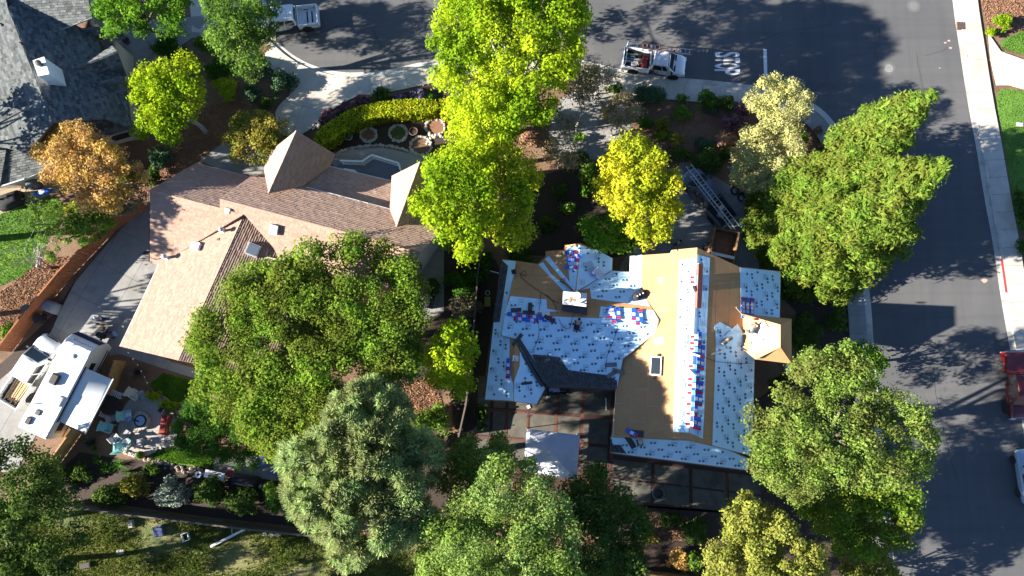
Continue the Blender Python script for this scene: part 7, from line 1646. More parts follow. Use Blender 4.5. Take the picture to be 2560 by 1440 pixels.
# bucket and rubbish on the chimney cap
zc2 = zc+.07
def onchim(u, v): return Vector((*G(u, v, zc2)[:2], zc2))
p = onchim(1441, 741); o = thing('bucket', 'white plastic bucket on the chimney cap', 'bucket', p); MB().lathe([(.22, 0), (.27, .38), (.29, .40), (.27, .41), (.24, .38)], 18).build('pail', K['white_trim'], o); MB().lathe([(.001, .36), (.26, .36), (.26, .38), (.001, .385)], 18).build('lid', K['white_trim'], o)
for i, (u, v, lx, ly, a, m, lab) in enumerate(((1428, 746, .8, .12, .9, K['wood'], 'brown timber scrap on the chimney cap'), (1433, 750, .7, .10, -.6, K['rust'], 'rusty metal scrap on the chimney cap'), (1450, 752, .9, .25, .5, K['white_trim'], 'white flashing scrap on the chimney cap'), (1440, 760, 1.2, .12, -.1, K['white_trim'], 'long white trim offcut on the chimney cap'))):
    q_ = onchim(u, v); o = thing('scrap', lab, 'scrap', mat4=Matrix.Translation(q_+Vector((0, 0, .02+.05*i))) @ Matrix.Rotation(a, 4, 'Z')); MB().box(-lx/2, lx/2, -ly/2, ly/2, 0, .04).build('piece', m, o); MB().box(-lx/2-.002, -lx/2+.03, -ly/2-.002, ly/2+.002, -.001, .042).build('end', K['wood'], o)
# ================================================================== FENCES
def fence(label, P, h, m, board=.15, gap=.012, name='fence', cap=True, postm=None):
    pts = [Vector((*G(u, v)[:2], 0)) for u, v in P]; t = thing(name, label, 'fence', pts[0]); me = {}
    for i in range(len(pts)-1):
        a, b = pts[i], pts[i+1]; d = b-a; L = d.length; d.normalize(); s = Vector((-d.y, d.x, 0)); n = max(1, int(L/board)); w = L/n; rg = random.Random(i*7+int(L*10))
        if 'b' not in me:
            o = MB().box(-w/2+gap/2, w/2-gap/2, -.012, .012, .03, h).build('board', m, t); me['b'] = o.data; first = o
        R3 = Matrix(((d.x, s.x, 0), (d.y, s.y, 0), (0, 0, 1))).to_4x4()
        for k in range(n):
            o = first if first else bpy.data.objects.new('board', me['b'])
            if not first: link(o, t, False)
            first = None
            o.matrix_parent_inverse = wmat(t).inverted(); o.matrix_basis = Matrix.Translation(a+d*((k+.5)*w)+s*rg.uniform(-.006, .006)+Vector((0, 0, rg.uniform(-.02, .02)))) @ R3
        for z in (.35, h-.3):
            MB().prism([a-s*.02+Vector((0, 0, z)), b-s*.02+Vector((0, 0, z)), b-s*.06+Vector((0, 0, z)), a-s*.06+Vector((0, 0, z))], (0, 0, .09)).build('rail', postm or m, t, world=True)
        if cap: MB().prism([a-s*.07+Vector((0, 0, h+.022)), b-s*.07+Vector((0, 0, h+.022)), b+s*.05+Vector((0, 0, h+.022)), a+s*.05+Vector((0, 0, h+.022))], (0, 0, .035)).build('cap_rail', postm or m, t, world=True)
        for k in range(int(L/2.4)+1):
            c = a+d*min(L, k*2.4)-s*.11; MB().box(c.x-.045, c.x+.045, c.y-.045, c.y+.045, 0, h+.02).build('post', postm or m, t, world=True)
    return t
fence('red cedar board fence between the lawn and the side yard', [(372, 520), (290, 575), (180, 690), (90, 800), (30, 880)], 1.85, K['fence'], .19)
fence('golden board fence beside the trailer awning', [(316, 905), (303, 940), (285, 985)], 1.7, K['fence_gold'], .17)
fence('golden board fence running down from the awning post', [(222, 1058), (185, 1110), (145, 1165), (120, 1200)], 1.7, K['fence_gold'], .17)
fence('weathered dark fence along the rough field', [(170, 1255), (330, 1278), (500, 1298), (640, 1315), (760, 1327), (835, 1335)], 1.5, K['fence_dark'], .2)
fence('weathered fence behind the orange tinted shrub', [(1605, 1424), (1680, 1434), (1760, 1444)], 1.5, K['fence_gold'], .2)
fence('dark side fence between the two lots', [(1205, 640), (1196, 700), (1190, 790), (1180, 900), (1168, 1010), (1150, 1090)], 1.6, K['fence_dark'], .2)
# fallen branch-like white rail of a gate frame in the side yard
zz = .9; o = MB(); pts = [G(1202, 684, zz), G(1213, 674, zz), G(1247, 683, zz)]; o.tube(pts, .035, 6); tag(o.build('gate_rail', K['white_trim']), 'thin white bent rail beside the dark side fence', 'rail')
# ================================================================== BACK PATIO OF THE BROWN HOUSE
TEAL = mat('teal painted wood', (.28, .56, .55), (.23, .48, .48), 5, rough=.5, local=True); CREAM = mat('cream painted wood', (.60, .56, .46), (.52, .48, .40), 5, rough=.5, local=True); GREYW = mat('grey woven', (.33, .33, .34), (.26, .26, .27), 8, local=True)
def adirondack(label, u, v, face, m, cush=None):
    p = G(u, v); t = thing('garden_chair', label, 'chair', p, face, 'slatted garden chairs round the fire pit')
    for k in range(6): MB().box(-.05+.09*k, -.05+.09*k+.075, -.26, .26, .36-.018*k*-1, .38+.018*k).build('seat_slat', m, t)
    for k in range(7):
        a = (k-3)*.085; b = MB(); x0, x1 = -.05, -.50; y0, y1 = a*.75, a*1.55; z0, z1 = .36, 1.02-.05*abs(k-3)**1.3*.4
        b.prism([(x0, y0-.035, z0), (x0, y0+.035, z0), (x1, y1+.05, z1), (x1, y1-.05, z1)], (.02, 0, .02)); b.build('back_slat', m, t)
    for s in (-1, 1):
        MB().box(-.28, .48, s*.34-.06, s*.34+.06, .56, .585).build('arm', m, t); MB().box(.36, .44, s*.31-.02, s*.31+.02, 0, .56).build('leg', m, t)
        b = MB(); b.prism([(-.45, s*.29-.015, .02), (-.33, s*.29-.015, .02), (.45, s*.29-.015, .34), (.45, s*.29-.015, .44)], (0, .03, 0)); b.build('side_rail', m, t)
    if cush: MB().box(-.02, .42, -.22, .22, .43, .50).build('cushion', cush, t, bevel=.03)
    return t
adirondack('teal slatted garden chair with pale cushion beside the fire pit', 322, 1038, .2, TEAL, K['wrapwhite'])
adirondack('teal slatted garden chair standing by the awning corner', 276, 1068, -.3, TEAL)
adirondack('teal slatted garden chair with patterned cushion at the gravel edge', 318, 1106, .9, TEAL, K['wrapwhite'])
adirondack('cream slatted garden chair beside the curved planting', 342, 985, -.5, CREAM)
adirondack('teal slatted garden chair tipped at the flower bed', 305, 1118, 1.6, TEAL)
def patio_chair(label, u, v, face, seatm, framem):
    p = G(u, v); t = thing('patio_chair', label, 'chair', p, face)
    MB().box(-.25, .25, -.26, .26, .40, .45).build('seat', seatm, t, bevel=.02); b = MB(); b.prism([(-.25, -.26, .45), (-.25, .26, .45), (-.40, .26, .95), (-.40, -.26, .95)], (.03, 0, 0)); b.build('backrest', seatm, t)
    for x in (-.24, .24):
        for y in (-.26, .26): MB().tube([(x, y, 0), (x, y, .42)], .016, 6).build('leg', framem, t)
    for s in (-1, 1): MB().tube([(-.3, s*.28, .62), (.2, s*.28, .62), (.24, s*.28, .42)], .018, 6).build('arm', framem, t)
    return t
patio_chair('grey sling chair beside the fire pit grate', 325, 1083, 1.0, GREYW, K['steel_dark']); patio_chair('white sling chair with curved arms below the teal chairs', 297, 1093, .8, K['wrapwhite'], K['steel_dark']); patio_chair('grey sling chair at the stone edging', 357, 1104, 1.7, GREYW, K['steel_dark'])
patio_chair('black sling chair beside the red bench', 411, 1023, 2.6, K['black'], K['steel_dark']); patio_chair('grey sling chair near the cream chair', 366, 990, -1.2, GREYW, K['steel_dark']); patio_chair('pale sling chair between awning and teal chair', 292, 1045, .3, GREYW, K['steel_dark'])
# round dark table with striped benches under the awning edge
p = G(286, 1013); t = thing('round_table', 'round dark table at the awning edge', 'table', p); MB().lathe([(.75, .70), (.78, .72), (.78, .75), (.001, .755)], 28).build('table_top', mat('dark table', (.035, .026, .022), (.05, .038, .03), 6), t); MB().lathe([(.3, 0), (.08, .06), (.07, .70)], 14).build('pedestal', K['steel_dark'], t)
for (u, v, a, lab) in ((298, 986, -.35, 'white slatted bench above the round table'), (270, 1037, -.35, 'white slatted bench below the round table')):
    p = G(u, v); t = thing('slatted_bench', lab, 'bench', p, a)
    for k in range(6): MB().box(-.45+.16*k, -.45+.16*k+.09, -.25, .25, .42, .45).build('slat', K['wrapwhite'], t)
    for s in (-1, 1): MB().box(-.48, .48, s*.2-.03, s*.2+.03, .36, .42).build('rail', TEAL, t)
    for x in (-.42, .42):
        for s in (-1, 1): MB().box(x-.03, x+.03, s*.2-.03, s*.2+.03, 0, .36).build('leg', TEAL, t)
# fire pit with blue glass and a stone surround of separate blocks
p = G(356, 1052); FP = thing('fire_pit', 'round stone fire pit with pale blue bowl', 'fire pit', p)
for lay in range(2):
    for k in range(14):
        a = 2*PI*(k+.5*lay)/14; m4 = Matrix.Rotation(a, 4, 'Z') @ Matrix.Translation((.62, 0, lay*.17)); MB().box(-.13, .13, -.135, .135, 0, .165, m4).build('stone', K['stone'], FP, bevel=.02)
MB().lathe([(.47, .1), (.47, .42), (.42, .43), (.42, .2)], 24).build('liner', K['black'], FP); MB().lathe([(.001, .26), (.34, .27), (.40, .36), (.36, .36), (.3, .3), (.001, .29)], 20).build('bowl', mat('pale blue enamel', (.40, .50, .66), (.34, .44, .60), 5, rough=.3), FP)
o = MB(); o.tube([(-.6, .1, .46), (-.05, -.02, .47)], .05, 8); o.build('poker', K['black'], FP)
p = G(332, 1047); t = thing('garden_ball', 'pale blue glass ball beside the fire pit', 'ornament', p); MB().lathe([(.001, .30), (.12, .33), (.2, .44), (.22, .54), (.19, .66), (.1, .74), (.001, .76)], 18).build('ball', mat('blue glazed ball', (.16, .27, .50), (.14, .24, .46), 4, rough=.15), t, smooth=True); MB().lathe([(.16, 0), (.07, .06), (.06, .28), (.12, .32)], 12).build('stand', K['steel_dark'], t)
# red bench
p = G(418, 1062); t = thing('red_bench', 'red wooden storage bench on the gravel', 'bench', p, math.radians(-97)); RED = mat('red stained wood', (.30, .06, .045), (.24, .05, .04), 4, local=True)
for k in range(5): MB().box(-.75, .75, -.36+.13*k, -.36+.13*k+.115, .42, .45).build('seat_board', RED, t)
for k in range(3): MB().box(-.75, .75, .34, .37, .50+.15*k, .50+.15*k+.13).build('back_board', RED, t)
MB().box(-.72, .72, -.33, .33, .03, .42).build('chest', RED, t)
for s in (-1, 1): MB().box(s*.74-.03, s*.74+.03, -.36, .38, .0, .66).build('arm', RED, t)
# stones of the curved edging, of the round beds and along the bed
def stones(label, P, n, s, closed=False, name='stone_edging', m='stone', seed=0, jitter=.05):
    rg = random.Random(seed); L = [Vector((*G(u, v)[:2], 0)) for u, v in P]
    if closed: L.append(L[0])
    acc = [0]
    for i in range(1, len(L)): acc.append(acc[-1]+(L[i]-L[i-1]).length)
    t = thing(name, label, 'edging', L[0]); mes = []
    for k in range(3):
        b = MB(); r2 = random.Random(seed*9+k); b.lathe([(.001, 0), (.42, .02), (.5, .2), (.38, .42), (.12, .5), (.001, .5)], 7); b.v = [(x*(1+r2.uniform(-.18, .18)), y*(1+r2.uniform(-.18, .18)), z*(1+r2.uniform(-.15, .15))) for x, y, z in b.v]
        o = b.build('stone', K[m], t); mes.append(o.data); bpy.data.objects.remove(o)
    for k in range(n):
        d = acc[-1]*(k+.5)/n; i = max(j for j in range(len(acc)-1) if acc[j] <= d+1e-9); f = (d-acc[i])/max(1e-6, acc[i+1]-acc[i]); q_ = L[i].lerp(L[i+1], f)
        o = bpy.data.objects.new('stone', mes[k % 3]); link(o, t, False); sc = s*rg.uniform(.75, 1.3); o.location = (q_.x-L[0].x+rg.uniform(-jitter, jitter), q_.y-L[0].y+rg.uniform(-jitter, jitter), -.01); o.rotation_euler = (0, 0, rg.uniform(0, 6.28)); o.scale = (sc*rg.uniform(.8, 1.3), sc, sc)
    return t
def cpx(u, v, r, ry=None): return [(u+r*math.cos(2*PI*k/24), v+(ry or r)*math.sin(2*PI*k/24)) for k in range(24)]
CHIP = mat('reddish bark chip disc', (.26, .13, .08), (.18, .085, .055), 14, bump=.04, bscale=26)
for (u, v, r, lab, mm) in ((921, 337, 20, 'stone ringed tree well nearest the tall brown gable', 'CHIP'), (996, 333, 23, 'stone ringed tree well with dry grass in the dark bed', 'field'), (1088, 318, 24, 'largest stone ringed tree well filled with red bark', 'CHIP'), (1052, 365, 26, 'stone ringed bed beside the gravel path', 'soil')):
    stones(lab, cpx(u, v, r, r*.9), 26, .26, True, 'tree_well', seed=int(u)); tag(sheet('tree_well_mulch', pxs(cpx(u, v, r-2, (r-2)*.9)), .02, CHIP if mm == 'CHIP' else K[mm]), kind='structure')
stones('pale stone edging along the curved gravel path', smooth_open([(838, 388), (860, 375), (890, 368), (940, 362), (985, 366), (1020, 378), (1060, 393)], 2), 42, .27, seed=2)
stones('pale stone edging between gravel and the right stone ringed bed', smooth_open([(1066, 360), (1080, 345), (1095, 335), (1108, 345)], 1), 14, .26, seed=3)
stones('white rock edging along the sidewalk before the lavender', smooth_open([(930, 232), (990, 222), (1050, 212), (1110, 196), (1150, 190)], 2), 60, .22, seed=4, jitter=.12)
stones('white rock pile at the low end of the hedge', [(775, 318), (790, 312), (800, 306), (785, 322)], 16, .26, seed=5, jitter=.2)
stones('tan stone edging curving below the fire pit gravel', smooth_open([(312, 1130), (345, 1142), (380, 1128), (415, 1112), (440, 1112), (460, 1122)], 2), 34, .34, seed=6)
stones('brown rock edging along the back bed', smooth_open([(365, 1150), (400, 1158), (440, 1170), (500, 1178)], 1), 40, .3, m='rock', seed=7, jitter=.22)
stones('curved stone edging beside the small lawn', smooth_open([(372, 985), (405, 990), (430, 1010), (445, 1035)], 2), 20, .26, m='rock', seed=8)
stones('dark rock edging at the juniper by the driveway', [(735, 232), (752, 214), (745, 200), (728, 240)], 18, .26, m='rock', seed=9, jitter=.15)
# pots
TERRA = mat('terracotta', (.36, .16, .09), (.30, .13, .075), 7)
def pot(u, v, r, label, m, plant=None, name='plant_pot'):
    p = G(u, v); t = thing(name, label, 'pot', p); MB().lathe([(r*.7, 0), (r*.95, r*1.1), (r*1.08, r*1.15), (r*1.08, r*1.35), (r*.92, r*1.35), (r*.85, r*1.0)], 18).build('rim_and_wall', m, t); MB().lathe([(.001, r*1.05), (r*.86, r*1.05), (r*.86, r*1.1), (.001, r*1.12)], 16).build('soil', K['soil_dark'], t)
    if plant:
        rng = np.random.default_rng(int(u)); d = unit(rng, 160); d[:, 2] = np.abs(d[:, 2]); pos = np.array([p.x, p.y, r*1.3])+d*np.array([r*.9, r*.9, r*1.2]); o = bpy.data.objects.new('plant', quads_mesh('plant', leaf_quads(pos, d, rng, .16, .08), LM[plant])); link(o, t)
pot(1035, 333, .36, 'empty brown barrel planter between the stone ringed wells', mat('barrel', (.16, .10, .08), (.12, .08, .065), 6)); pot(874, 345, .34, 'pale ringed pot with a green plant in the dark bed', K['stone'], 'blue')
pot(357, 1137, .32, 'terracotta pot with strap leaves below the fire pit gravel', TERRA, 'agap'); pot(320, 106, .30, 'dark round pot at the grey house entry', K['fascia_dark'])
pot(58, 462, .30, 'terracotta pot with a red handled tool on the patio', TERRA); pot(62, 470, .18, 'small grey pot beside the terracotta pot', K['stone'])
# ------------------------------------------------------------------ grey house patio: covered grill, covered chairs, blue toy
def cover_shape(label, u, v, lx, ly, h, a, name='covered_grill', m=None, cat='grill'):
    p = G(u, v); t = thing(name, label, cat, p, a); b = MB()
    b.loft([[Vector((x*k, y*k, z)) for x, y in ((-lx/2, -ly/2), (0, -ly/2*1.04), (lx/2, -ly/2), (lx/2*1.03, 0), (lx/2, ly/2), (0, ly/2*1.04), (-lx/2, ly/2), (-lx/2*1.03, 0))] for k, z in ((1.04, 0), (1.0, h*.5), (.97, h*.78), (.82, h*.93), (.5, h))]); b.build('cover', m or CL['black'], t, smooth=True)
    MB().box(-lx*.2, lx*.2, -ly/2*1.06-.02, -ly/2*1.04, h*.55, h*.6).build('strap', K['steel_dark'], t)
    return t
cover_shape('black covered grill on the grey house patio', 34, 505, 2.0, 1.1, 1.0, .35); cover_shape('grey covered patio chair under the orange tree', 92, 462, .9, .8, 1.0, .3, 'covered_chair', mat('grey cover', (.10, .11, .12), (.15, .16, .17), 5), 'chair')
p = G(108, 482); t = thing('toy_kayak', 'bright blue toy boat on the patio edge', 'toy', p, .25); BL = mat('bright blue plastic', (.01, .10, .60), (.02, .14, .66), 4, rough=.3, local=True)
b = MB(); b.loft([[Vector((x, w*math.cos(a_), .12+.14*max(-.6, math.sin(a_)))) for a_ in np.linspace(0, 2*PI, 11)[:-1]] for x, w in ((-.8, .03), (-.6, .2), (0, .3), (.6, .2), (.8, .03))]); b.build('hull', BL, t, smooth=True); MB().lathe([(.16, .24), (.2, .27), (.16, .29)], 14, Matrix.Diagonal((1.6, 1, 1, 1))).build('cockpit_rim', K['wrapwhite'], t)
p = G(84, 487); t = thing('toy_animal', 'small cream plush toy lying beside the blue toy boat', 'toy', p, .3); b = MB(); b.lathe([(.001, .02), (.1, .05), (.14, .16), (.1, .27), (.001, .30)], 10); b.build('plush_body', CREAM, t, smooth=True); MB().lathe([(.001, .1), (.07, .13), (.09, .2), (.06, .28), (.001, .3)], 10, Matrix.Translation((.17, .02, 0))).build('plush_head', CREAM, t, smooth=True)
hz = [G(46, 482, .03), G(52, 472, .03), G(64, 466, .03), G(68, 472, .03), G(58, 488, .03), G(46, 491, .03)]; tag(MB().tube(hz, .02, 6).build('garden_hose', K['tire']), 'dark garden hose looping from the covered grill', 'hose')
# wheelie bins and covered machine at the red fence
def bin_(u, v, a, m, label, lid=None):
    p = G(u, v); t = thing('wheelie_bin', label, 'bin', p, a); b = MB(); b.loft([[Vector((x*k, y*k, z)) for x, y in ((-.28, -.3), (.28, -.3), (.28, .3), (-.28, .3))] for k, z in ((.82, .05), (1.0, 1.0))]); b.build('bin_body', m, t, bevel=.03); MB().box(-.31, .31, -.33, .33, 1.0, 1.06).build('lid', lid or m, t, bevel=.03)
    MB().tube([(-.25, .36, .98), (.25, .36, .98)], .02, 6).build('handle', K['black'], t)
    for s in (-1, 1): MB().lathe([(.001, -.03), (.12, -.03), (.12, .03), (.001, .03)], 12, Matrix.Translation((s*.28, .26, .12)) @ Matrix.Rotation(PI/2, 4, 'Y')).build('wheel', K['tire'], t)
bin_(84, 776, .6, mat('green bin', (.10, .14, .12), (.085, .12, .10), 6, local=True), 'dull green wheelie bin at the red fence'); bin_(112, 800, .5, K['black'], 'black wheelie bin beside the green bin')
cover_shape('grey covered machine beside the wheelie bins', 134, 768, 1.3, .9, .9, -.4, 'covered_machine', mat('grey blue cover', (.24, .25, .28), (.19, .20, .23), 4), 'machine')
# motorcycle-like clutter in front of the trailer: cooler, dolly, dog
p = G(258, 832); t = thing('storage_crate', 'navy storage crate beside the trailer nose', 'crate', p, .9); MB().box(-.4, .4, -.3, .3, 0, .5).build('crate_body', CL['navy'], t, bevel=.02); MB().box(-.42, .42, -.32, .32, .5, .55).build('lid', CL['black'], t, bevel=.015); MB().box(-.15, .15, -.325, -.30, .3, .36).build('handle', K['wrapwhite'], t)
p = G(283, 838); t = thing('hand_truck', 'dark hand truck near the garage corner', 'hand truck', p, .7)
for s in (-1, 1): MB().tube([(0, s*.2, .1), (-.35, s*.2, 1.1)], .02, 6).build('upright', K['steel_dark'], t); MB().lathe([(.001, -.03), (.12, -.03), (.12, .03), (.001, .03)], 12, Matrix.Translation((-.02, s*.26, .12)) @ Matrix.Rotation(PI/2, 4, 'X')).build('wheel', K['tire'], t)
MB().box(0, .3, -.25, .25, .02, .04).build('toe_plate', K['alu'], t); MB().tube([(-.35, -.2, 1.1), (-.38, 0, 1.15), (-.35, .2, 1.1)], .02, 6).build('grip', K['black'], t)
def dog(label, u, v, face, m):
    t = thing('dog', label, 'dog', G(u, v), face); P = {'rump': (-.30, 0, .46), 'loin': (-.12, 0, .47), 'chest': (.16, 0, .45), 'sh': (.26, 0, .50), 'neck': (.38, 0, .60), 'head': (.47, 0, .66), 'muz': (.60, 0, .61), 'tail1': (-.42, 0, .48), 'tail2': (-.56, .03, .40)}; R_ = {'rump': .10, 'loin': .095, 'chest': .125, 'sh': .10, 'neck': .075, 'head': .075, 'muz': .035, 'tail1': .03, 'tail2': .015}; E_ = [('loin', 'rump'), ('loin', 'chest'), ('chest', 'sh'), ('sh', 'neck'), ('neck', 'head'), ('head', 'muz'), ('rump', 'tail1'), ('tail1', 'tail2')]
    for s, k in ((1, 'l'), (-1, 'r')):
        P.update({'fe'+k: (.20, .08*s, .28), 'fw'+k: (.24, .08*s, .13), 'fp'+k: (.27, .08*s, .025), 'hk'+k: (-.22, .09*s, .30), 'hh'+k: (-.37, .09*s, .17), 'hp'+k: (-.31, .09*s, .025)}); R_.update({'fe'+k: .04, 'fw'+k: .026, 'fp'+k: .028, 'hk'+k: .055, 'hh'+k: .025, 'hp'+k: .028}); E_ += [('chest', 'fe'+k), ('fe'+k, 'fw'+k), ('fw'+k, 'fp'+k), ('rump', 'hk'+k), ('hk'+k, 'hh'+k), ('hh'+k, 'hp'+k)]
        P['ear'+k] = (.44, .075*s, .74); R_['ear'+k] = .02; E_.append(('head', 'ear'+k))
    ns = list(P); skin('body', [P[n] for n in ns], [(ns.index(a), ns.index(b)) for a, b in E_], [R_[n] for n in ns], m, t, ns.index('loin')); return t
dog('tan and black dog walking in front of the trailer', 258, 814, -.35, mat('tan dog coat', (.26, .13, .05), (.06, .04, .03), 5, contrast=(.42, .58), local=True))
# string of festoon lights from the garage corner to the patio
a, b = G(313, 874, 2.8), G(370, 965, 1.9); t = thing('string_lights', 'thin festoon light string from the garage corner to the patio', 'light string', a); pts = [a.lerp(b, k/12)+Vector((0, 0, -.35*math.sin(PI*k/12))) for k in range(13)]
MB().tube(pts, .012, 5).build('cable', K['black'], t, world=True)
for k in range(1, 12, 2): MB().lathe([(.001, -.14), (.04, -.11), (.045, -.07), (.02, -.02), (.001, -.01)], 8, Matrix.Translation(pts[k])).build('bulb', K['wrapwhite'], t, world=True)
# ------------------------------------------------------------------ shaded yard by the pine
p = G(655, 1157); t = thing('trampoline', 'small round blue edged trampoline on the shaded patio', 'trampoline', p); MB().lathe([(.34, .30), (.50, .31), (.52, .27), (.34, .27)], 26).build('pad_ring', mat('blue pad', (.10, .15, .42), (.09, .13, .38), 5), t); MB().lathe([(.001, .285), (.35, .285), (.35, .295), (.001, .295)], 24).build('mat', CL['black'], t)
for k in range(6): MB().tube([(.46*math.cos(k*PI/3), .46*math.sin(k*PI/3), 0), (.46*math.cos(k*PI/3), .46*math.sin(k*PI/3), .28)], .02, 6).build('leg', K['steel_dark'], t)
p = G(698, 1150); t = thing('slide', 'long blue plastic slide beside the trampoline', 'slide', p, 1.5); b = MB(); n = 8
for i in range(n):
    x0, x1 = -1.1+2.2*i/n, -1.1+2.2*(i+1)/n; z0, z1 = 1.2*(1-i/n)**1.5+.12, 1.2*(1-(i+1)/n)**1.5+.12; b.add([(x0, -.22, z0+.1), (x0, -.2, z0), (x0, .2, z0), (x0, .22, z0+.1), (x1, -.22, z1+.1), (x1, -.2, z1), (x1, .2, z1), (x1, .22, z1+.1)], [(0, 1, 5, 4), (1, 2, 6, 5), (2, 3, 7, 6)])
b.build('chute', mat('blue slide plastic', (.08, .14, .40), (.07, .12, .36), 4, rough=.3), t)
for s in (-1, 1): MB().tube([(-1.1, s*.2, 0), (-1.08, s*.2, 1.3)], .03, 6).build('post', K['steel_dark'], t)
zone('patio', [(530, 1150), (560, 1130), (640, 1140), (720, 1150), (720, 1205), (640, 1195), (540, 1180)], .014, K['concrete_grey'], 0)
p = G(547, 1185); t = thing('side_table', 'white topped work table in the shaded yard', 'table', p, math.radians(-12)); MB().box(-.8, .8, -.3, .3, .82, .88).build('table_top', K['white_trim'], t)
for x in (-.7, .7):
    for y in (-.24, .24): MB().box(x-.03, x+.03, y-.03, y+.03, 0, .82).build('leg', K['steel_dark'], t)
p = G(582, 1183); t = thing('red_chair', 'red plastic chair between the work table and grill', 'chair', p, -1.4); MB().box(-.24, .24, -.24, .24, .40, .44).build('seat', CK['r'], t, bevel=.02)
for k in range(4): b = MB(); b.prism([(-.22, -.22+.12*k, .44), (-.22, -.22+.12*k+.09, .44), (-.36, -.22+.12*k+.09, .92), (-.36, -.22+.12*k, .92)], (.025, 0, 0)); b.build('back_slat', CK['r'], t)
for x in (-.2, .2):
    for y in (-.2, .2): MB().box(x-.02, x+.02, y-.02, y+.02, 0, .40).build('leg', CK['r'], t)
cover_shape('long dark covered grill in the shaded yard', 618, 1200, 2.0, .75, 1.0, math.radians(-8), 'covered_grill', CL['black']); p = G(505, 1184); t = thing('bird_bath', 'small round white bird bath by the rock edging', 'bird bath', p); MB().lathe([(.14, 0), (.08, .08), (.06, .6), (.24, .7), (.26, .75), (.22, .74), (.001, .69)], 18).build('basin', K['wrapwhite'], t); MB().lathe([(.001, .70), (.2, .705), (.2, .715), (.001, .716)], 16).build('water', K['glass'], t)
p = G(655, 1215); t = thing('wire_sculpture', 'small silver wire ornament beside the covered grill', 'ornament', p); b = MB()
for k in range(4): b.tube([(.2*math.cos(a_)*math.cos(k*.8), .2*math.cos(a_)*math.sin(k*.8), .3+.2*math.sin(a_)) for a_ in np.linspace(0, 2*PI, 13)], .012, 5)
b.build('wire_ball', K['alu'], t); MB().tube([(0, 0, 0), (0, 0, .12)], .03, 8).build('foot', K['steel_dark'], t)
# ------------------------------------------------------------------ rough field behind the fence
def boxthing(name, label, cat, u, v, lx, ly, lz, a, m, m2=None, hollow=False):
    p = G(u, v); t = thing(name, label, cat, p, a)
    if hollow:
        for (x0, x1, y0, y1) in ((-lx/2, lx/2, -ly/2, -ly/2+.05), (-lx/2, lx/2, ly/2-.05, ly/2), (-lx/2, -lx/2+.05, -ly/2+.05, ly/2-.05), (lx/2-.05, lx/2, -ly/2+.05, ly/2-.05)): MB().box(x0, x1, y0, y1, 0, lz).build('side', m, t)
        MB().box(-lx/2+.05, lx/2-.05, -ly/2+.05, ly/2-.05, .01, .04).build('bottom', m2 or K['black'], t)
    else: MB().box(-lx/2, lx/2, -ly/2, ly/2, 0, lz).build('block', m, t, bevel=.02); MB().box(-lx/2+.06, lx/2-.06, -ly/2+.06, ly/2-.06, lz, lz+.01).build('face', m2 or m, t)
    return t
boxthing('blue_box', 'navy storage box in the rough field', 'box', 402, 1326, .75, .85, .5, .3, mat('navy box', (.06, .08, .18), (.05, .07, .15), 5)); boxthing('white_crate', 'open white crate with dark inside in the rough field', 'crate', 467, 1341, .55, .65, .35, .35, K['white_trim'], K['black'], True)
boxthing('concrete_block', 'upright grey concrete block by the weathered fence', 'block', 331, 1308, .35, .6, .35, .2, K['stone']); boxthing('flat_stone', 'flat pale stone in the rough field', 'stone', 302, 1379, .6, .4, .12, .1, K['stone']); boxthing('dark_crate', 'dark tipped crate beside the corner oak', 'crate', 218, 1412, .8, .4, .35, .2, K['fascia_dark'])
for (u, v) in ((663, 1333), (680, 1335), (696, 1335), (784, 1345), (800, 1347)): boxthing('paving_slab', 'pale square paving slab in a row along the fence' if u < 750 else 'pale square paving slab of the pair beside the pine', 'paving slab', u, v, .5, .52, .06, -.05, K['stone'])['group'] = 'loose paving slabs'
p = G(575, 1330); t = thing('rail_frame', 'white rail frame shaped like a letter A lying in the field', 'frame', p)
def rail3(a_, b_, w, z, m, nm):
    A, B = G(*a_), G(*b_); d = (B-A).normalized(); s = Vector((-d.y, d.x, 0))*w/2; MB().prism([A-s+Vector((0, 0, z)), B-s+Vector((0, 0, z)), B+s+Vector((0, 0, z)), A+s+Vector((0, 0, z))], (0, 0, .09)).build(nm, m, t, world=True)
rail3((527, 1307), (620, 1318), .14, .08, K['white_trim'], 'rail'); rail3((529, 1365), (621, 1319), .18, .15, K['white_trim'], 'rail'); rail3((581, 1314), (582, 1338), .06, .05, K['alu'], 'cross_bar')
# ------------------------------------------------------------------ yard of the re-roofed house
def canopy():
    c = [G(1317, 1072, 2.3), G(1450, 1088, 2.3), G(1442, 1200, 2.3), G(1308, 1180, 2.3)]; m = sum((v for v in c), Vector())/4; t = thing('canopy', 'white pop up canopy on the back patio', 'canopy', (m.x, m.y, 0)); ap = m+Vector((0, 0, .75)); FB = mat('canopy fabric', (.60, .60, .66), (.54, .54, .60), 1.5, rough=.6)
    for i in range(4):
        a_, b_ = c[i], c[(i+1) % 4]; n = 6; b = MB(); V = []
        for r_ in range(n+1):
            f = r_/n; l = a_.lerp(ap, f); q_ = b_.lerp(ap, f); sag = -.10*math.sin(PI*f)
            V += [l+Vector((0, 0, 0)), (l+q_)/2+Vector((0, 0, sag)), q_+Vector((0, 0, 0))]
        b.add(V, [(3*k+j, 3*k+j+1, 3*k+j+4, 3*k+j+3) for k in range(n) for j in (0, 1)]); b.build('roof_panel', FB, t, world=True, smooth=True)
        b = MB(); b.add([a_, b_, b_-Vector((0, 0, .22)), a_-Vector((0, 0, .22))], [(0, 1, 2, 3)]); b.build('valance', CL['black'], t, world=True)
        q_ = a_.lerp(m, .02); MB().box(q_.x-.03, q_.x+.03, q_.y-.03, q_.y+.03, 0, 2.28).build('leg', K['alu'], t, world=True)
canopy()
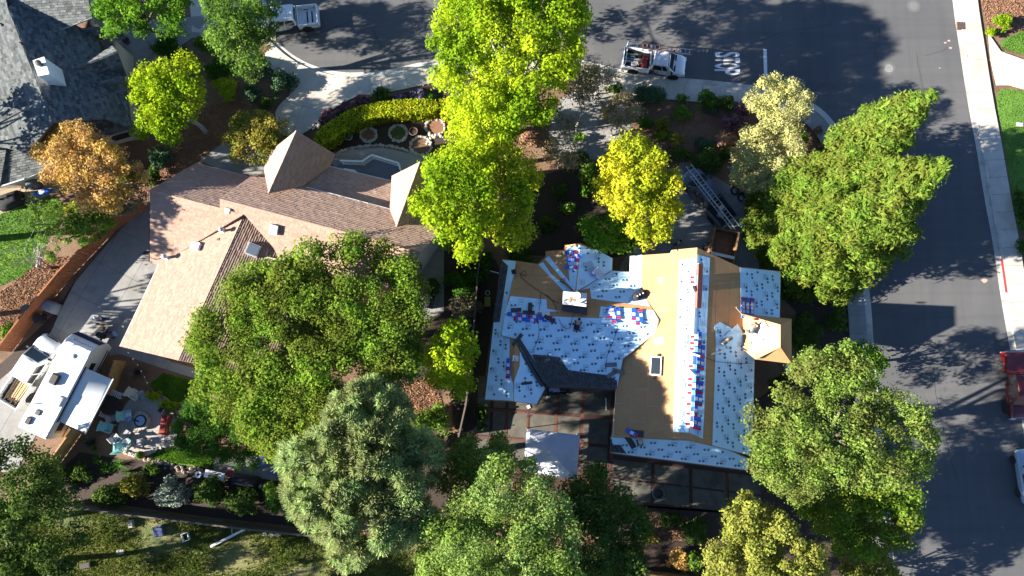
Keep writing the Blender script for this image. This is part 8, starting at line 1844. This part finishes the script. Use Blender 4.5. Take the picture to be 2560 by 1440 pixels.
p = G(1645, 1232); t = thing('tyre_planter', 'round black tyre planter on the shaded back patio', 'planter', p); MB().lathe([(.42, 0), (.52, .06), (.54, .18), (.50, .30), (.40, .32), (.36, .26), (.36, .05)], 24).build('tyre', mat('grey tyre', (.085, .088, .095), (.11, .112, .118), 12), t); MB().lathe([(.001, .08), (.36, .08), (.36, .12), (.16, .16), (.001, .17)], 20).build('centre', K['steel_dark'], t)
p = G(1530, 1205); t = thing('patio_bench', 'thin dark metal bench at the lower patio', 'bench', p, -.2)
for k in range(3): MB().tube([(-.6, -.2+.2*k, .45), (.6, -.2+.2*k, .45)], .02, 6).build('seat_bar', K['steel_dark'], t)
for x in (-.55, .55):
    for y in (-.2, .2): MB().tube([(x, y, 0), (x, y, .45)], .02, 6).build('leg', K['steel_dark'], t)
for (u, v, lx, ly, a, m, lab) in ((1212, 1018, .5, .25, .9, K['white_trim'], 'white scrap of trim on the dark patio corner'), (1322, 1017, .28, .28, .4, K['white_trim'], 'small white scrap at the gable foot'), (1371, 992, .3, .15, .1, K['white_trim'], 'white scrap beside the tarp'), (1515, 1010, 1.0, .1, 1.6, K['white_trim'], 'bent white downpipe on the patio')):
    boxthing('scrap', lab, 'scrap', u, v, lx, ly, .1, a, m)
p = G(1395, 974); t = thing('tarp', 'black and white crumpled tarp at the eave foot', 'tarp', p); rg = np.random.default_rng(4); b = MB(); n = 7; V = [(-.9+1.8*i/(n-1)+rg.normal()*.04, -.4+.8*j/(n-1)*(1-.25*abs(i-3)/3)+rg.normal()*.04, abs(rg.normal())*.09+.02) for i in range(n) for j in range(n)]
b.add(V, [(i*n+j, i*n+j+1, (i+1)*n+j+1, (i+1)*n+j) for i in range(n-1) for j in range(n-1)]); b.build('sheet', CL['black'], t); b = MB(); b.add([(x*.5-.3, y*.5, z+.06) for x, y, z in V], [(i*n+j, i*n+j+1, (i+1)*n+j+1, (i+1)*n+j) for i in range(n-1) for j in range(n-1)]); b.build('white_fold', CL['blue'], t)
# side strip: yellow crate, bucket
boxthing('yellow_crate', 'yellow crate beside the left eave', 'crate', 1219, 755, .45, .75, .4, .02, mat('yellow crate', (.40, .33, .06), (.34, .28, .05), 6), mat('crate contents', (.14, .2, .08), (.2, .22, .1), 9)); pot(1219, 733, .19, 'grey bucket beside the yellow crate', K['alu'], None, 'bucket')
cover_shape('black covered grill against the beige gable wall', 1072, 752, 1.2, .8, 1.05, 1.3); boxthing('utility_box', 'white utility box under the small hip roof', 'utility box', 1965, 922, .35, .5, .6, 0, K['white_trim'])
# driveway clutter
for (u, v, lx, ly, a, m, lab) in ((1856, 561, .9, .3, .15, K['white_trim'], 'white board on the driveway edge'), (1868, 575, .3, 1.0, .3, K['white_trim'], 'short white trim board under the redwood edge'), (1874, 600, .35, 1.6, .1, K['felt'], 'folded underlayment strip beside the redwood'), (1885, 635, .25, 1.0, .3, K['wood'], 'tan timber board on the driveway'), (1893, 628, .4, .3, .5, K['white_trim'], 'crumpled white paper on the driveway')):
    boxthing('board', lab, 'board', u, v, lx, ly, .06, a, m)
for (u, v, lab) in ((1836, 477, 'black folded wheelbarrow at the driveway kerb'), (1853, 494, 'black coiled hose heap at the driveway kerb')):
    p = G(u, v); t = thing('hose_coil', lab.replace('black folded wheelbarrow', 'small dark hose coil'), 'hose', p); b = MB()
    for k in range(3): b.tube([((.22+.06*k)*math.cos(a_), (.28+.06*k)*math.sin(a_), .04+.04*k) for a_ in np.linspace(0, 2*PI, 17)], .035, 6)
    b.build('coil', K['tire'], t)
boxthing('generator', 'grey generator at the driveway kerb', 'generator', 1866, 505, .6, .55, .5, -.7, CK['g'], K['steel_dark']); boxthing('cooler', 'red and white cooler at the driveway kerb', 'cooler', 1877, 519, .5, .4, .4, -.8, CK['r'], K['white_trim'])
p = G(1727, 480, 0); t = thing('bucket', 'white bucket beside the black pickup', 'bucket', p); MB().lathe([(.16, 0), (.19, .36), (.2, .38), (.18, .38), (.17, .34)], 18).build('pail', K['white_trim'], t); MB().lathe([(.001, .3), (.17, .3), (.17, .32), (.001, .33)], 16).build('contents', mat('pale green mix', (.35, .42, .36), (.3, .36, .31), 6), t)
boxthing('driveway_ramp', 'small white panel beside the black pickup door', 'panel', 1716, 462, .55, .35, .08, .5, CK['g'])
# kerb side letter on lawn: white utility panel
boxthing('meter_panel', 'white ground panel on the lawn across the street', 'panel', 2549, 312, .55, .3, .1, -.1, K['white_trim'])
